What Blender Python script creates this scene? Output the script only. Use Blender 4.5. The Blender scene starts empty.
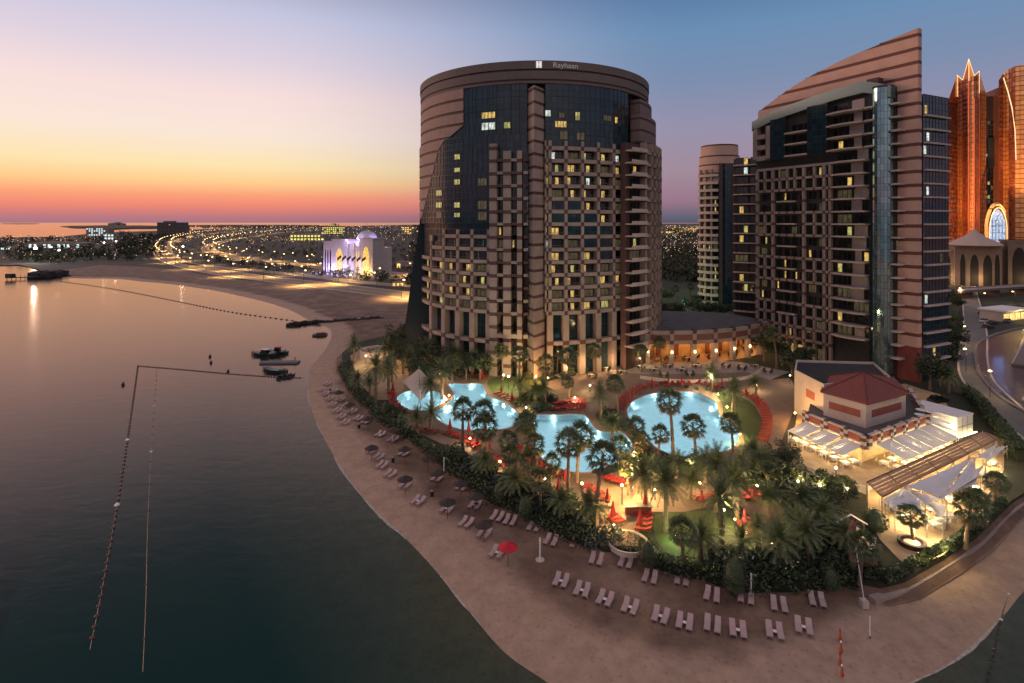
import bpy, bmesh, math, random
from math import sin, cos, tan, pi, radians, atan2, sqrt, hypot
from mathutils import Vector
from mathutils.geometry import tessellate_polygon
random.seed(11)
rnd = random.uniform
SC = bpy.context.scene
COL = SC.collection

# ------------------------------------------------------------------ camera, sky, sun, exposure
F, HY, HC = 560.0, 222.0, 41.2          # focal length in pixels, horizon row, eye height
cam = bpy.data.cameras.new('camera'); camo = bpy.data.objects.new('camera', cam); COL.objects.link(camo)
camo.location = (0, 0, HC); camo.rotation_euler = (pi/2, 0, 0)
cam.sensor_width = 36; cam.lens = F/1024*36; cam.shift_y = -(341.5-HY)/1024
cam.clip_start = .5; cam.clip_end = 60000
SC.camera = camo

SUN_AZ, SUN_EL = -70.0, 8.0             # azimuth from the view direction (left is negative), elevation of the afterglow
GLOW_AZ = -36.0
w = bpy.data.worlds.new('World'); SC.world = w; w.use_nodes = True
nt = w.node_tree; N = nt.nodes; L = nt.links; N.clear()
def wn(t, **k):
    n = N.new(t)
    for a, b in k.items(): setattr(n, a, b)
    return n
def wmath(op, a, b=None, clamp=False):
    n = wn('ShaderNodeMath', operation=op, use_clamp=clamp)
    for i, v in enumerate((a, b)):
        if v is None: continue
        if isinstance(v, (int, float)): n.inputs[i].default_value = v
        else: L.new(v, n.inputs[i])
    return n.outputs[0]
def wramp(fac, stops):
    r = wn('ShaderNodeValToRGB'); cr = r.color_ramp
    while len(cr.elements) < len(stops): cr.elements.new(.5)
    for e, (p, c) in zip(cr.elements, stops):
        e.position = p; e.color = (*[(v/255)**2.2 for v in c], 1)
    L.new(fac, r.inputs[0]); return r.outputs[0]
tc = wn('ShaderNodeTexCoord'); sep = wn('ShaderNodeSeparateXYZ'); L.new(tc.outputs['Generated'], sep.inputs[0])
X, Y, ZZ = sep.outputs
el = wmath('DIVIDE', wmath('ARCSINE', ZZ), radians(45))           # 0 horizon, 1 = 45 degrees up
hl = wmath('SQRT', wmath('ADD', wmath('MULTIPLY', X, X), wmath('MULTIPLY', Y, Y)))
ca = wmath('DIVIDE', wmath('ADD', wmath('MULTIPLY', X, sin(radians(GLOW_AZ))), wmath('MULTIPLY', Y, cos(radians(GLOW_AZ)))), wmath('MAXIMUM', hl, 1e-4))
az = wmath('ARCCOSINE', wmath('MINIMUM', wmath('MAXIMUM', ca, -1), 1))
fac = wn('ShaderNodeMapRange', interpolation_type='SMOOTHSTEP'); L.new(az, fac.inputs[0])
fac.inputs[1].default_value = radians(10); fac.inputs[2].default_value = radians(54)
warm = wramp(el, [(0, (160, 118, 132)), (.012, (188, 120, 126)), (.033, (236, 134, 116)), (.054, (249, 158, 120)), (.082, (254, 204, 142)), (.115, (252, 226, 174)), (.18, (249, 228, 214)), (.26, (246, 220, 218)), (.33, (222, 208, 222)), (.42, (196, 196, 222)), (.60, (92, 100, 130)), (1, (56, 64, 94))])
cool = wramp(el, [(0, (84, 92, 112)), (.012, (100, 98, 116)), (.045, (150, 116, 136)), (.11, (158, 136, 152)), (.2, (148, 142, 168)), (.30, (122, 140, 172)), (.40, (106, 140, 178)), (.48, (88, 122, 164)), (.7, (58, 82, 120)), (1, (50, 62, 92))])
mix = wn('ShaderNodeMix', data_type='RGBA'); L.new(fac.outputs[0], mix.inputs[0]); L.new(warm, mix.inputs[6]); L.new(cool, mix.inputs[7])
# added fill: sky overhead and behind the viewer brightened to light ground and facades
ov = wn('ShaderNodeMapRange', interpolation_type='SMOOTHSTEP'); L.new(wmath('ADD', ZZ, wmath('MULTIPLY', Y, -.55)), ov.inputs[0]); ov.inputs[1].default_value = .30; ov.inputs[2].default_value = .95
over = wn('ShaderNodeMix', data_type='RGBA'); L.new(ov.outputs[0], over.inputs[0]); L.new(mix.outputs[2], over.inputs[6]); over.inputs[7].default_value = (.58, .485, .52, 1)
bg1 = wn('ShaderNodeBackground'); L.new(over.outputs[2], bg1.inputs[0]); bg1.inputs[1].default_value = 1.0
sky = wn('ShaderNodeTexSky'); sky.sky_type = 'NISHITA'; sky.sun_disc = False
sky.sun_elevation = radians(1.0); sky.sun_rotation = radians(SUN_AZ)
bg2 = wn('ShaderNodeBackground'); L.new(sky.outputs[0], bg2.inputs[0]); bg2.inputs[1].default_value = .008
add = wn('ShaderNodeAddShader'); L.new(bg1.outputs[0], add.inputs[0]); L.new(bg2.outputs[0], add.inputs[1])
wo = wn('ShaderNodeOutputWorld'); L.new(add.outputs[0], wo.inputs[0])

sl = bpy.data.lights.new('sun', 'SUN'); sl.energy = 1.2; sl.angle = radians(20); sl.color = (1, .55, .36)
so = bpy.data.objects.new('sun', sl); COL.objects.link(so)
sd = Vector((sin(radians(SUN_AZ))*cos(radians(SUN_EL)), cos(radians(SUN_AZ))*cos(radians(SUN_EL)), sin(radians(SUN_EL))))
so.rotation_euler = sd.to_track_quat('Z', 'Y').to_euler()
SC.view_settings.view_transform = 'Standard'; SC.view_settings.look = 'None'
SC.view_settings.exposure = 0.0; SC.view_settings.gamma = 1
SC.cycles.use_light_tree = True; SC.cycles.max_bounces = 6; SC.cycles.transparent_max_bounces = 12
SC.cycles.sample_clamp_indirect = 4; SC.cycles.caustics_reflective = False; SC.cycles.caustics_refractive = False
SC.cycles.use_denoising = True

# ------------------------------------------------------------------ helpers
def G(px, py, z=0.0):
    d = (HC-z)*F/(py-HY); return Vector(((px-512)/F*d, d, z))
def W(px, py, d): return Vector(((px-512)/F*d, d, HC+(HY-py)*d/F))
def ZH(py, d): return HC+(HY-py)*d/F
ONES = 'first second third fourth fifth sixth seventh eighth ninth tenth eleventh twelfth thirteenth fourteenth fifteenth sixteenth seventeenth eighteenth nineteenth'.split()
TENS = {2: 'twent', 3: 'thirt', 4: 'fort', 5: 'fift', 6: 'sixt', 7: 'sevent', 8: 'eight', 9: 'ninet'}
def ordw(i):                              # 0 -> first
    n = i+1
    if n >= 100: return ('one' if n < 200 else 'two')+' hundred'+('th' if n % 100 == 0 else ' and '+ordw(n % 100-1))
    if n < 20: return ONES[n-1]
    t, o = divmod(n, 10)
    return TENS[t]+'ieth' if o == 0 else TENS[t]+'y-'+ONES[o-1]

MATS = {}
def mat(name, col, rough=.7, metal=0, var=0, scale=1.0, emit=None, es=0, island=0, bump=0, spec=None, col2=None, stretch=None, alpha=None):
    if name in MATS: return MATS[name]
    m = bpy.data.materials.new(name); m.use_nodes = True; t = m.node_tree
    b = t.nodes['Principled BSDF']; b.inputs['Base Color'].default_value = (*col, 1)
    b.inputs['Roughness'].default_value = rough; b.inputs['Metallic'].default_value = metal
    if spec is not None: b.inputs['IOR'].default_value = spec
    src = None
    if var or bump or col2:
        tcn = t.nodes.new('ShaderNodeTexCoord'); no = t.nodes.new('ShaderNodeTexNoise')
        no.inputs['Scale'].default_value = scale; no.inputs['Detail'].default_value = 6; no.inputs['Roughness'].default_value = .65
        if stretch:
            mp = t.nodes.new('ShaderNodeMapping'); mp.inputs['Scale'].default_value = stretch
            t.links.new(tcn.outputs['Object'], mp.inputs[0]); t.links.new(mp.outputs[0], no.inputs['Vector'])
        else: t.links.new(tcn.outputs['Object'], no.inputs['Vector'])
        r = t.nodes.new('ShaderNodeValToRGB'); e = r.color_ramp.elements
        c2 = col2 if col2 else tuple(c*(1+var) for c in col); c1 = col if col2 else tuple(c*(1-var) for c in col)
        e[0].position = .35; e[1].position = .68; e[0].color = (*c1, 1); e[1].color = (*c2, 1)
        t.links.new(no.outputs[0], r.inputs[0]); src = r.outputs[0]
        if bump:
            bp = t.nodes.new('ShaderNodeBump'); bp.inputs['Strength'].default_value = bump; bp.inputs['Distance'].default_value = .1
            t.links.new(no.outputs[0], bp.inputs['Height']); t.links.new(bp.outputs[0], b.inputs['Normal'])
    if island:
        ge = t.nodes.new('ShaderNodeNewGeometry'); mr = t.nodes.new('ShaderNodeMapRange')
        mr.inputs[3].default_value = 1-island; mr.inputs[4].default_value = 1+island
        t.links.new(ge.outputs['Random Per Island'], mr.inputs[0])
        mx = t.nodes.new('ShaderNodeVectorMath'); mx.operation = 'SCALE'
        if src: t.links.new(src, mx.inputs[0])
        else: mx.inputs[0].default_value = col
        t.links.new(mr.outputs[0], mx.inputs['Scale']); src = mx.outputs[0]
    if src: t.links.new(src, b.inputs['Base Color'])
    if emit: b.inputs['Emission Color'].default_value = (*emit, 1); b.inputs['Emission Strength'].default_value = es
    MATS[name] = m; return m

class MB:
    def __init__(s): s.v = []; s.f = []; s.m = []
    def quad(s, a, b, c, d, m=0):
        i = len(s.v); s.v += [tuple(a), tuple(b), tuple(c), tuple(d)]; s.f.append((i, i+1, i+2, i+3)); s.m.append(m)
    def tri(s, a, b, c, m=0):
        i = len(s.v); s.v += [tuple(a), tuple(b), tuple(c)]; s.f.append((i, i+1, i+2)); s.m.append(m)
    def hexa(s, p, m=0):                   # p: 4 bottom (ccw from above) + 4 top
        i = len(s.v); s.v += [tuple(q) for q in p]
        for f in ((3, 2, 1, 0), (4, 5, 6, 7), (0, 1, 5, 4), (1, 2, 6, 5), (2, 3, 7, 6), (3, 0, 4, 7)):
            s.f.append(tuple(i+k for k in f)); s.m.append(m)
    def box(s, c, d, rz=0, m=0):           # c centre of the base, d size
        x, y, z = c; a, b, h = d[0]/2, d[1]/2, d[2]; cs, sn = cos(rz), sin(rz)
        q = [(x+u*cs-v*sn, y+u*sn+v*cs) for u, v in ((-a, -b), (a, -b), (a, b), (-a, b))]
        s.hexa([(*p, z) for p in q]+[(*p, z+h) for p in q], m)
    def beam(s, a, b, r, m=0, n=5, r2=None):
        a = Vector(a); b = Vector(b); s.tube([a, b], [r, r if r2 is None else r2], n, m)
    def tube(s, pts, rs, n=6, m=0, cap=True):
        i0 = len(s.v); k = len(pts); pts = [Vector(p) for p in pts]
        for j, p in enumerate(pts):
            t = (pts[min(j+1, k-1)]-pts[max(j-1, 0)]).normalized()
            u = t.cross(Vector((0, 0, 1)) if abs(t.z) < .9 else Vector((1, 0, 0))).normalized(); v = t.cross(u)
            for q in range(n):
                a = 2*pi*q/n; s.v.append(tuple(p+(u*cos(a)+v*sin(a))*rs[j]))
        for j in range(k-1):
            for q in range(n):
                s.f.append((i0+j*n+q, i0+j*n+(q+1) % n, i0+(j+1)*n+(q+1) % n, i0+(j+1)*n+q)); s.m.append(m)
        if cap:
            s.f.append(tuple(i0+q for q in range(n-1, -1, -1))); s.m.append(m)
            s.f.append(tuple(i0+(k-1)*n+q for q in range(n))); s.m.append(m)
    def lathe(s, c, prof, n=16, m=0, sx=1, sy=1):   # prof [(r, z)] bottom to top
        i0 = len(s.v)
        for r, z in prof:
            for q in range(n):
                a = 2*pi*q/n; s.v.append((c[0]+r*cos(a)*sx, c[1]+r*sin(a)*sy, c[2]+z))
        for j in range(len(prof)-1):
            for q in range(n):
                s.f.append((i0+j*n+q, i0+j*n+(q+1) % n, i0+(j+1)*n+(q+1) % n, i0+(j+1)*n+q)); s.m.append(m)
        s.f.append(tuple(i0+q for q in range(n-1, -1, -1))); s.m.append(m)
        s.f.append(tuple(i0+(len(prof)-1)*n+q for q in range(n))); s.m.append(m)
    def fill(s, outer, z, holes=(), m=0):
        loops = [[Vector((p[0], p[1], 0)) for p in l] for l in [outer]+list(holes)]
        flat = [p for l in loops for p in l]; i = len(s.v)
        s.v += [(p.x, p.y, z if not callable(z) else z(p.x, p.y)) for p in flat]
        for t in tessellate_polygon(loops):
            a, b, c = (flat[k] for k in t)
            if (b-a).cross(c-a).z < 0: t = (t[0], t[2], t[1])
            s.f.append(tuple(i+k for k in t)); s.m.append(m)
    def wall(s, poly, z0, z1, m=0, closed=True, out=True):
        n = len(poly)
        ar = sum(poly[i][0]*poly[(i+1) % n][1]-poly[(i+1) % n][0]*poly[i][1] for i in range(n))
        fl = (ar > 0) == out
        for i in range(n if closed else n-1):
            a, b = poly[i], poly[(i+1) % n]
            if fl: s.quad((a[0], a[1], z0), (b[0], b[1], z0), (b[0], b[1], z1), (a[0], a[1], z1), m)
            else: s.quad((b[0], b[1], z0), (a[0], a[1], z0), (a[0], a[1], z1), (b[0], b[1], z1), m)
    def prism(s, poly, z0, z1, m=0, mt=None):
        s.wall(poly, z0, z1, m); s.fill(poly, z1, (), m if mt is None else mt)
    def build(s, name, mats, parent=None, smooth=False, loc=None):
        me = bpy.data.meshes.new(name)
        off = Vector((0, 0, 0))
        if parent is not None and parent.get('_w'): off = parent.location
        if loc is not None: off = Vector(loc)
        me.from_pydata([tuple(Vector(v)-off) for v in s.v] if off.length else s.v, [], s.f)
        if not isinstance(mats, (list, tuple)): mats = [mats]
        for q in mats: me.materials.append(q)
        if len(mats) > 1: me.polygons.foreach_set('material_index', s.m)
        if smooth: me.polygons.foreach_set('use_smooth', [True]*len(s.f))
        me.update()
        o = bpy.data.objects.new(name, me); COL.objects.link(o)
        if parent is not None: o.parent = parent
        if loc is not None: o.location = loc
        return o

def tag(o, label=None, cat=None, group=None, kind=None):
    if label: o['label'] = label
    if cat: o['category'] = cat
    if group: o['group'] = group
    if kind: o['kind'] = kind
    return o
def thing(name, label, cat, loc=(0, 0, 0), rz=0, group=None, world=False):
    o = bpy.data.objects.new(name, None); COL.objects.link(o); o.location = loc; o.rotation_euler = (0, 0, rz)
    o.empty_display_size = .5
    if world: o['_w'] = 1                  # its parts are written in world coordinates
    return tag(o, label, cat, group)
def kids(o): return [c for c in ALLKIDS.get(o.name, [])]
ALLKIDS = {}
def proto(root, parts):                    # remember parts of a prototype: [(obj, [subparts])]
    ALLKIDS[root.name] = parts; root['_p'] = 1; return root
def dup(root, loc, rz=0, label=None, group=None, scale=1.0):
    r = root.copy(); COL.objects.link(r); r.location = loc; r.rotation_euler = (0, 0, rz)
    r.scale = (scale,)*3 if not isinstance(scale, tuple) else scale
    if label: r['label'] = label
    if group: r['group'] = group
    for c, subs in ALLKIDS[root.name]:
        q = c.copy(); COL.objects.link(q); q.parent = r
        for sp in subs:
            z = sp.copy(); COL.objects.link(z); z.parent = q
    return r
USED = set()
def place(root, loc, rz=0, label=None, group=None, scale=1.0):
    if root.name in USED: return dup(root, loc, rz, label, group, scale)
    USED.add(root.name); root.location = loc; root.rotation_euler = (0, 0, rz)
    root.scale = (scale,)*3 if not isinstance(scale, tuple) else scale
    return tag(root, label, None, group)
def lamp(loc, power, col=(1, .72, .36), r=.15, parent=None, kind='POINT', name='lamp_light'):
    l = bpy.data.lights.new(name, kind); l.energy = power; l.color = col
    l.shadow_soft_size = r
    o = bpy.data.objects.new(name, l); COL.objects.link(o)
    if parent is not None:
        o.parent = parent
        if parent.get('_w'): loc = Vector(loc)-parent.location
    o.location = loc; return o
def spot(loc, to, power, col, angle=60, parent=None, r=.2):
    o = lamp(loc, power, col, r, None, 'SPOT', 'spot_light'); o.data.spot_size = radians(angle); o.data.spot_blend = .6
    o.rotation_euler = (Vector(loc)-Vector(to)).to_track_quat('Z', 'Y').to_euler(); return o
def smooth_poly(pts, n=6, closed=True):
    out = []; k = len(pts); pts = [Vector((p[0], p[1])) for p in pts]
    for i in range(k if closed else k-1):
        p0 = pts[(i-1) % k] if closed or i > 0 else pts[0]; p1 = pts[i]; p2 = pts[(i+1) % k]
        p3 = pts[(i+2) % k] if closed or i+2 < k else pts[-1]
        for j in range(n):
            t = j/n
            out.append(.5*((2*p1)+(p2-p0)*t+(2*p0-5*p1+4*p2-p3)*t*t+(3*p1-p0-3*p2+p3)*t**3))
    if not closed: out.append(pts[-1])
    return out
def offset(poly, d, closed=True):          # + = to the left of travel
    out = []; n = len(poly)
    for i in range(n):
        a = poly[(i-1) % n] if closed or i > 0 else poly[i]; b = poly[(i+1) % n] if closed or i < n-1 else poly[i]
        t = (Vector(b[:2])-Vector(a[:2])).normalized(); out.append(Vector(poly[i][:2])+Vector((-t.y, t.x))*d)
    return out
def area(poly): return sum(poly[i][0]*poly[(i+1) % len(poly)][1]-poly[(i+1) % len(poly)][0]*poly[i][1] for i in range(len(poly)))/2
def GP(pts, z=0): return [Vector(G(x, y, z)[:2]) for x, y in pts]
def inside(p, poly):
    c = False; n = len(poly)
    for i in range(n):
        a, b = poly[i], poly[(i+1) % n]
        if (a[1] > p[1]) != (b[1] > p[1]) and p[0] < (b[0]-a[0])*(p[1]-a[1])/(b[1]-a[1])+a[0]: c = not c
    return c
def along(poly, step, start=0.0):          # (point, tangent) every step metres
    out = []; need = start
    for i in range(len(poly)-1):
        a, b = Vector(poly[i][:2]), Vector(poly[i+1][:2]); l = (b-a).length
        while need <= l and l > 0:
            out.append((a+(b-a)*(need/l), (b-a).normalized())); need += step
        need -= l
    return out

# ------------------------------------------------------------------ materials
STONE = mat('pink_stone', (.315, .242, .205), .75, var=.2, scale=.14)
BROWN = mat('brown_stone', (.085, .042, .038), .7, var=.15, scale=.5)
GLASS = mat('blue_tinted_glass', (.012, .032, .042), .06, spec=1.5, island=.35)
TEAL = mat('teal_mirror_glass', (.24, .36, .36), .05, metal=.75, island=.25)
DKGLASS = mat('dark_window_glass', (.012, .013, .014), .08, spec=1.6, island=.3)
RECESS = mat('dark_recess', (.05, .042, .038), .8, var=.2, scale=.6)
MULL = mat('dark_mullion', (.03, .035, .04), .5)
SLAB = mat('pale_balcony_slab', (.50, .40, .35), .75, var=.1, scale=.4)
RAIL = mat('grey_rail', (.12, .11, .105), .5)
ROOF = mat('grey_roof', (.10, .095, .095), .85, var=.25, scale=.25)
def litmat(name, c, s):
    m = mat(name, (.1, .08, .05), .6, emit=c, es=s)
    t = m.node_tree; b = t.nodes['Principled BSDF']
    tcn = t.nodes.new('ShaderNodeTexCoord'); no = t.nodes.new('ShaderNodeTexNoise'); no.inputs['Scale'].default_value = 1.1; no.inputs['Detail'].default_value = 3
    mp = t.nodes.new('ShaderNodeMapping'); mp.inputs['Scale'].default_value = (1.5, 1.5, .7)
    mr = t.nodes.new('ShaderNodeMapRange'); mr.inputs[1].default_value = .3; mr.inputs[2].default_value = .7; mr.inputs[3].default_value = s*.25; mr.inputs[4].default_value = s*1.5
    t.links.new(tcn.outputs['Object'], mp.inputs[0]); t.links.new(mp.outputs[0], no.inputs['Vector']); t.links.new(no.outputs[0], mr.inputs[0]); t.links.new(mr.outputs[0], b.inputs['Emission Strength'])
    return m
LIT = litmat('warm_lit_window', (1, .64, .17), .65)
LIT2 = litmat('yellow_green_lit_window', (.85, .78, .24), .5)
LIT3 = litmat('white_lit_window', (.85, .95, .85), .8)
DIM = litmat('dim_curtained_window', (.5, .42, .2), .10)
LITS = [LIT, LIT2, LIT3, DIM]
SAND = None
WHITE = mat('white_paint', (.78, .76, .74), .6, var=.05, scale=.8)
WHITEF = mat('white_canvas', (.74, .72, .70), .85, var=.05, scale=.6)
RED = mat('red_cushion', (.32, .012, .018), .8, island=.2)
REDF = mat('red_canvas', (.24, .012, .018), .85)
THATCH = mat('brown_thatch', (.045, .034, .030), .9, var=.35, scale=5)
WOOD = mat('brown_wood', (.14, .07, .04), .7, var=.25, scale=2)
METAL = mat('grey_metal', (.25, .25, .25), .45, metal=.6)
BLACK = mat('black_paint', (.02, .02, .022), .5)
TERRA = mat('terracotta_tile', (.20, .055, .042), .75, var=.25, scale=2.5)
REDST = mat('red_stone', (.30, .085, .055), .75, var=.12, scale=.8)
CREAM = mat('cream_render', (.52, .43, .37), .8, var=.08, scale=.5)
BULB = mat('lit_lamp', (1, .8, .4), .5, emit=(1, .72, .3), es=14)
BULBW = mat('lit_white_lamp', (1, 1, .95), .5, emit=(1, .95, .8), es=22)
BULBF = mat('lit_street_lamp', (1, .8, .4), .5, emit=(1, .68, .26), es=7)
BARK = mat('palm_bark', (.17, .12, .085), .9, var=.3, scale=4, bump=.4)
PALMG = mat('palm_leaf', (.115, .145, .060), .6, island=.45)
PALMF = mat('fan_palm_leaf', (.075, .105, .045), .6, island=.45)
DEADP = mat('dry_palm_leaf', (.20, .13, .07), .8, island=.3)
LEAF = mat('tree_leaf', (.038, .056, .024), .65, island=.5)
LEAF2 = mat('hedge_leaf', (.045, .070, .028), .65, island=.5)
LEAF3 = mat('blue_grey_leaf', (.06, .085, .065), .7, island=.4)
FLOWER = mat('white_flower', (.7, .7, .62), .7)
# ------------------------------------------------------------------ the setting: water, land, beach, garden podium
ZG = 1.3                                   # garden podium above the sand
def watermat(name, col, sc, bump, rough, tint=(1, 1, 1), clear=0.0):
    m = bpy.data.materials.new(name); m.use_nodes = True; t = m.node_tree; t.nodes.clear(); nw = t.nodes.new
    o = nw('ShaderNodeOutputMaterial'); df = nw('ShaderNodeBsdfDiffuse'); tp = nw('ShaderNodeBsdfTransparent'); tp.inputs[0].default_value = (.75, .93, .88, 1); m0 = nw('ShaderNodeMixShader'); m0.inputs[0].default_value = clear; gl = nw('ShaderNodeBsdfGlossy'); mx = nw('ShaderNodeMixShader'); fr = nw('ShaderNodeFresnel')
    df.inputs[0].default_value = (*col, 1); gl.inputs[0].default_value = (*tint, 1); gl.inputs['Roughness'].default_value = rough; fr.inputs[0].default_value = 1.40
    tcn = nw('ShaderNodeTexCoord'); mp = nw('ShaderNodeMapping'); mp.inputs['Scale'].default_value = (sc*.5, sc, sc); mp.inputs['Rotation'].default_value = (0, 0, .4)
    n1 = nw('ShaderNodeTexNoise'); n1.inputs['Scale'].default_value = 1; n1.inputs['Detail'].default_value = 6; n1.inputs['Roughness'].default_value = .62; n1.inputs['Distortion'].default_value = .5
    bp = nw('ShaderNodeBump'); bp.inputs['Strength'].default_value = bump; bp.inputs['Distance'].default_value = .35
    t.links.new(tcn.outputs['Object'], mp.inputs[0]); t.links.new(mp.outputs[0], n1.inputs['Vector']); t.links.new(n1.outputs[0], bp.inputs['Height'])
    for q in (gl, fr, df): t.links.new(bp.outputs[0], q.inputs['Normal'])
    t.links.new(fr.outputs[0], mx.inputs[0]); t.links.new(df.outputs[0], m0.inputs[1]); t.links.new(tp.outputs[0], m0.inputs[2]); t.links.new(m0.outputs[0], mx.inputs[1]); t.links.new(gl.outputs[0], mx.inputs[2]); t.links.new(mx.outputs[0], o.inputs[0]); return m
SEA = watermat('sea_water', (.003, .030, .030), .40, .13, .15, (1, .68, .54), .8)  # orange tint paints the sunset reflection into the glossy colour
CANALW = watermat('canal_water', (.008, .018, .02), 1.2, .5, .2)
def sheet(name, poly, z, m, holes=(), kind='structure'):
    b = MB(); b.fill(poly, z, holes); o = b.build(name, m); tag(o, kind=kind); return o

b = MB(); S = 30000
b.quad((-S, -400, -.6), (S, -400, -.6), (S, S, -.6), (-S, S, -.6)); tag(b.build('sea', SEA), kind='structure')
b = MB(); b.quad((-S, -400, -4.0), (S, -400, -4.0), (S, S, -4.0), (-S, S, -4.0)); tag(b.build('sea_bed', mat('sea_bed_deep_teal', (.004, .050, .050))), kind='structure')  # dark teal of the deep water put into the bed colour

# waterline, traced on the ground from the far left round the cape to the right
shore_px = [(60.5, 278), (90, 278.6), (117, 278.9), (140, 281.4), (167, 283.8), (200, 288.4), (222, 292), (257.6, 300), (287.6, 309), (307, 319), (330, 329), (330, 341), (322, 354), (313, 364),
            (308, 375), (308.5, 394), (311, 408), (319.8, 430), (334, 456), (352.7, 485), (379, 514), (405, 538), (428, 562), (456, 595), (500, 648), (538, 676), (580, 703), (640, 724), (730, 736), (830, 716), (912, 683), (951, 663.6),
            (984, 636), (1006, 613), (1030, 586), (1075, 560), (1200, 520), (1500, 470)]
shore = smooth_poly(GP(shore_px, -.6), 5, closed=False)
back = GP([(1900, 330), (3400, 226), (900, 223.4), (420, 224.6), (250, 227.6), (165, 230.5), (100, 232.6), (60, 236.6), (-60, 238.5), (-120, 250), (-200, 264), (0, 265.4), (20, 265), (32, 267.8), (45, 272)], 0)
land = [Vector(p) for p in offset(shore, 10, False)]    # inland of the waterline, where the sand is level
inland = land if area(list(shore)+back) > 0 else offset(shore, -10, False)
SGN = 1 if inland is land else -1
land_poly = list(inland)+back
GROUND = mat('dark_earth', (.045, .038, .03), .95, var=.35, scale=.02)
sheet('ground', land_poly, -.02, GROUND)
# beach: strips parallel to the waterline, sloping into the sea
def sandmat():
    m = mat('beach_sand', (.165, .100, .070), .95, var=.25, scale=.22, bump=.35)
    t = m.node_tree; b = t.nodes['Principled BSDF']; lk = b.inputs['Base Color'].links[0]; src = lk.from_socket
    g = t.nodes.new('ShaderNodeNewGeometry'); sx = t.nodes.new('ShaderNodeSeparateXYZ'); t.links.new(g.outputs['Position'], sx.inputs[0])
    nz = t.nodes.new('ShaderNodeTexNoise'); nz.inputs['Scale'].default_value = .12; nz.inputs['Detail'].default_value = 4
    t.links.new(g.outputs['Position'], nz.inputs['Vector'])
    fr = t.nodes.new('ShaderNodeTexNoise'); fr.inputs['Scale'].default_value = .5; fr.inputs['Detail'].default_value = 9; fr.inputs['Roughness'].default_value = .78; t.links.new(g.outputs['Position'], fr.inputs['Vector'])
    ad = t.nodes.new('ShaderNodeMath'); ad.operation = 'MULTIPLY_ADD'; t.links.new(nz.outputs[0], ad.inputs[0]); ad.inputs[1].default_value = .30; t.links.new(sx.outputs[2], ad.inputs[2])
    mr = t.nodes.new('ShaderNodeMapRange'); mr.interpolation_type = 'SMOOTHSTEP'; mr.inputs[1].default_value = -.02; mr.inputs[2].default_value = .20
    t.links.new(ad.outputs[0], mr.inputs[0])
    mx = t.nodes.new('ShaderNodeMix'); mx.data_type = 'RGBA'; t.links.new(mr.outputs[0], mx.inputs[0]); mx.inputs[6].default_value = (.42, .29, .21, 1); t.links.new(src, mx.inputs[7])
    m2 = t.nodes.new('ShaderNodeMix'); m2.data_type = 'RGBA'; m2.blend_type = 'MULTIPLY'; m2.inputs[0].default_value = .55
    cr = t.nodes.new('ShaderNodeValToRGB'); cr.color_ramp.elements[0].position = .38; cr.color_ramp.elements[0].color = (.55, .52, .5, 1); cr.color_ramp.elements[1].position = .6
    t.links.new(fr.outputs[0], cr.inputs[0]); t.links.new(mx.outputs[2], m2.inputs[6]); t.links.new(cr.outputs[0], m2.inputs[7])
    ft_ = t.nodes.new('ShaderNodeTexVoronoi'); ft_.inputs['Scale'].default_value = 1.3; t.links.new(g.outputs['Position'], ft_.inputs['Vector'])
    fm = t.nodes.new('ShaderNodeMapRange'); fm.inputs[1].default_value = .1; fm.inputs[2].default_value = .32; fm.inputs[3].default_value = .80; fm.inputs[4].default_value = 1; t.links.new(ft_.outputs['Distance'], fm.inputs[0])
    m4 = t.nodes.new('ShaderNodeVectorMath'); m4.operation = 'SCALE'; t.links.new(m2.outputs[2], m4.inputs[0]); t.links.new(fm.outputs[0], m4.inputs['Scale'])
    dp = t.nodes.new('ShaderNodeMapRange'); dp.inputs[1].default_value = -.7; dp.inputs[2].default_value = -2.2; t.links.new(sx.outputs[2], dp.inputs[0])   # dimming by deeper water, painted into the sand colour
    m3 = t.nodes.new('ShaderNodeMix'); m3.data_type = 'RGBA'; t.links.new(dp.outputs[0], m3.inputs[0]); t.links.new(m4.outputs[0], m3.inputs[6]); m3.inputs[7].default_value = (.014, .085, .075, 1)
    t.links.new(m3.outputs[2], b.inputs['Base Color']); return m
SAND = sandmat()
b = MB(); prof = [(-42, -4.1), (-16, -2.0), (-4, -1.05), (0, -.6), (3.2, -.30), (9, .0)]
near = [i for i, p in enumerate(shore) if p.y < 420]
for k in range(len(prof)-1):
    A = offset(shore, prof[k][0]*SGN, False); B = offset(shore, prof[k+1][0]*SGN, False)
    for i in range(len(shore)-1):
        q = [(*A[i], prof[k][1]), (*A[i+1], prof[k][1]), (*B[i+1], prof[k+1][1]), (*B[i], prof[k+1][1])]
        b.quad(*(q if SGN > 0 else q[::-1]))
in9 = offset(shore, 9*SGN, False)
tail = GP([(1500, 440), (1150, 470), (1060, 490), (1010, 522), (960, 560), (900, 578), (850, 570), (790, 576), (700, 564), (600, 538), (525, 500), (445, 452), (385, 408), (360, 385), (346, 364), (352, 345), (385, 338), (408, 322), (412, 301), (400, 296), (340, 289), (230, 279), (185, 271.5), (150, 267), (100, 265), (62, 270)], 0)
b.fill(list(in9)+tail, 0.0)
tag(b.build('beach', SAND), kind='structure')
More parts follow.
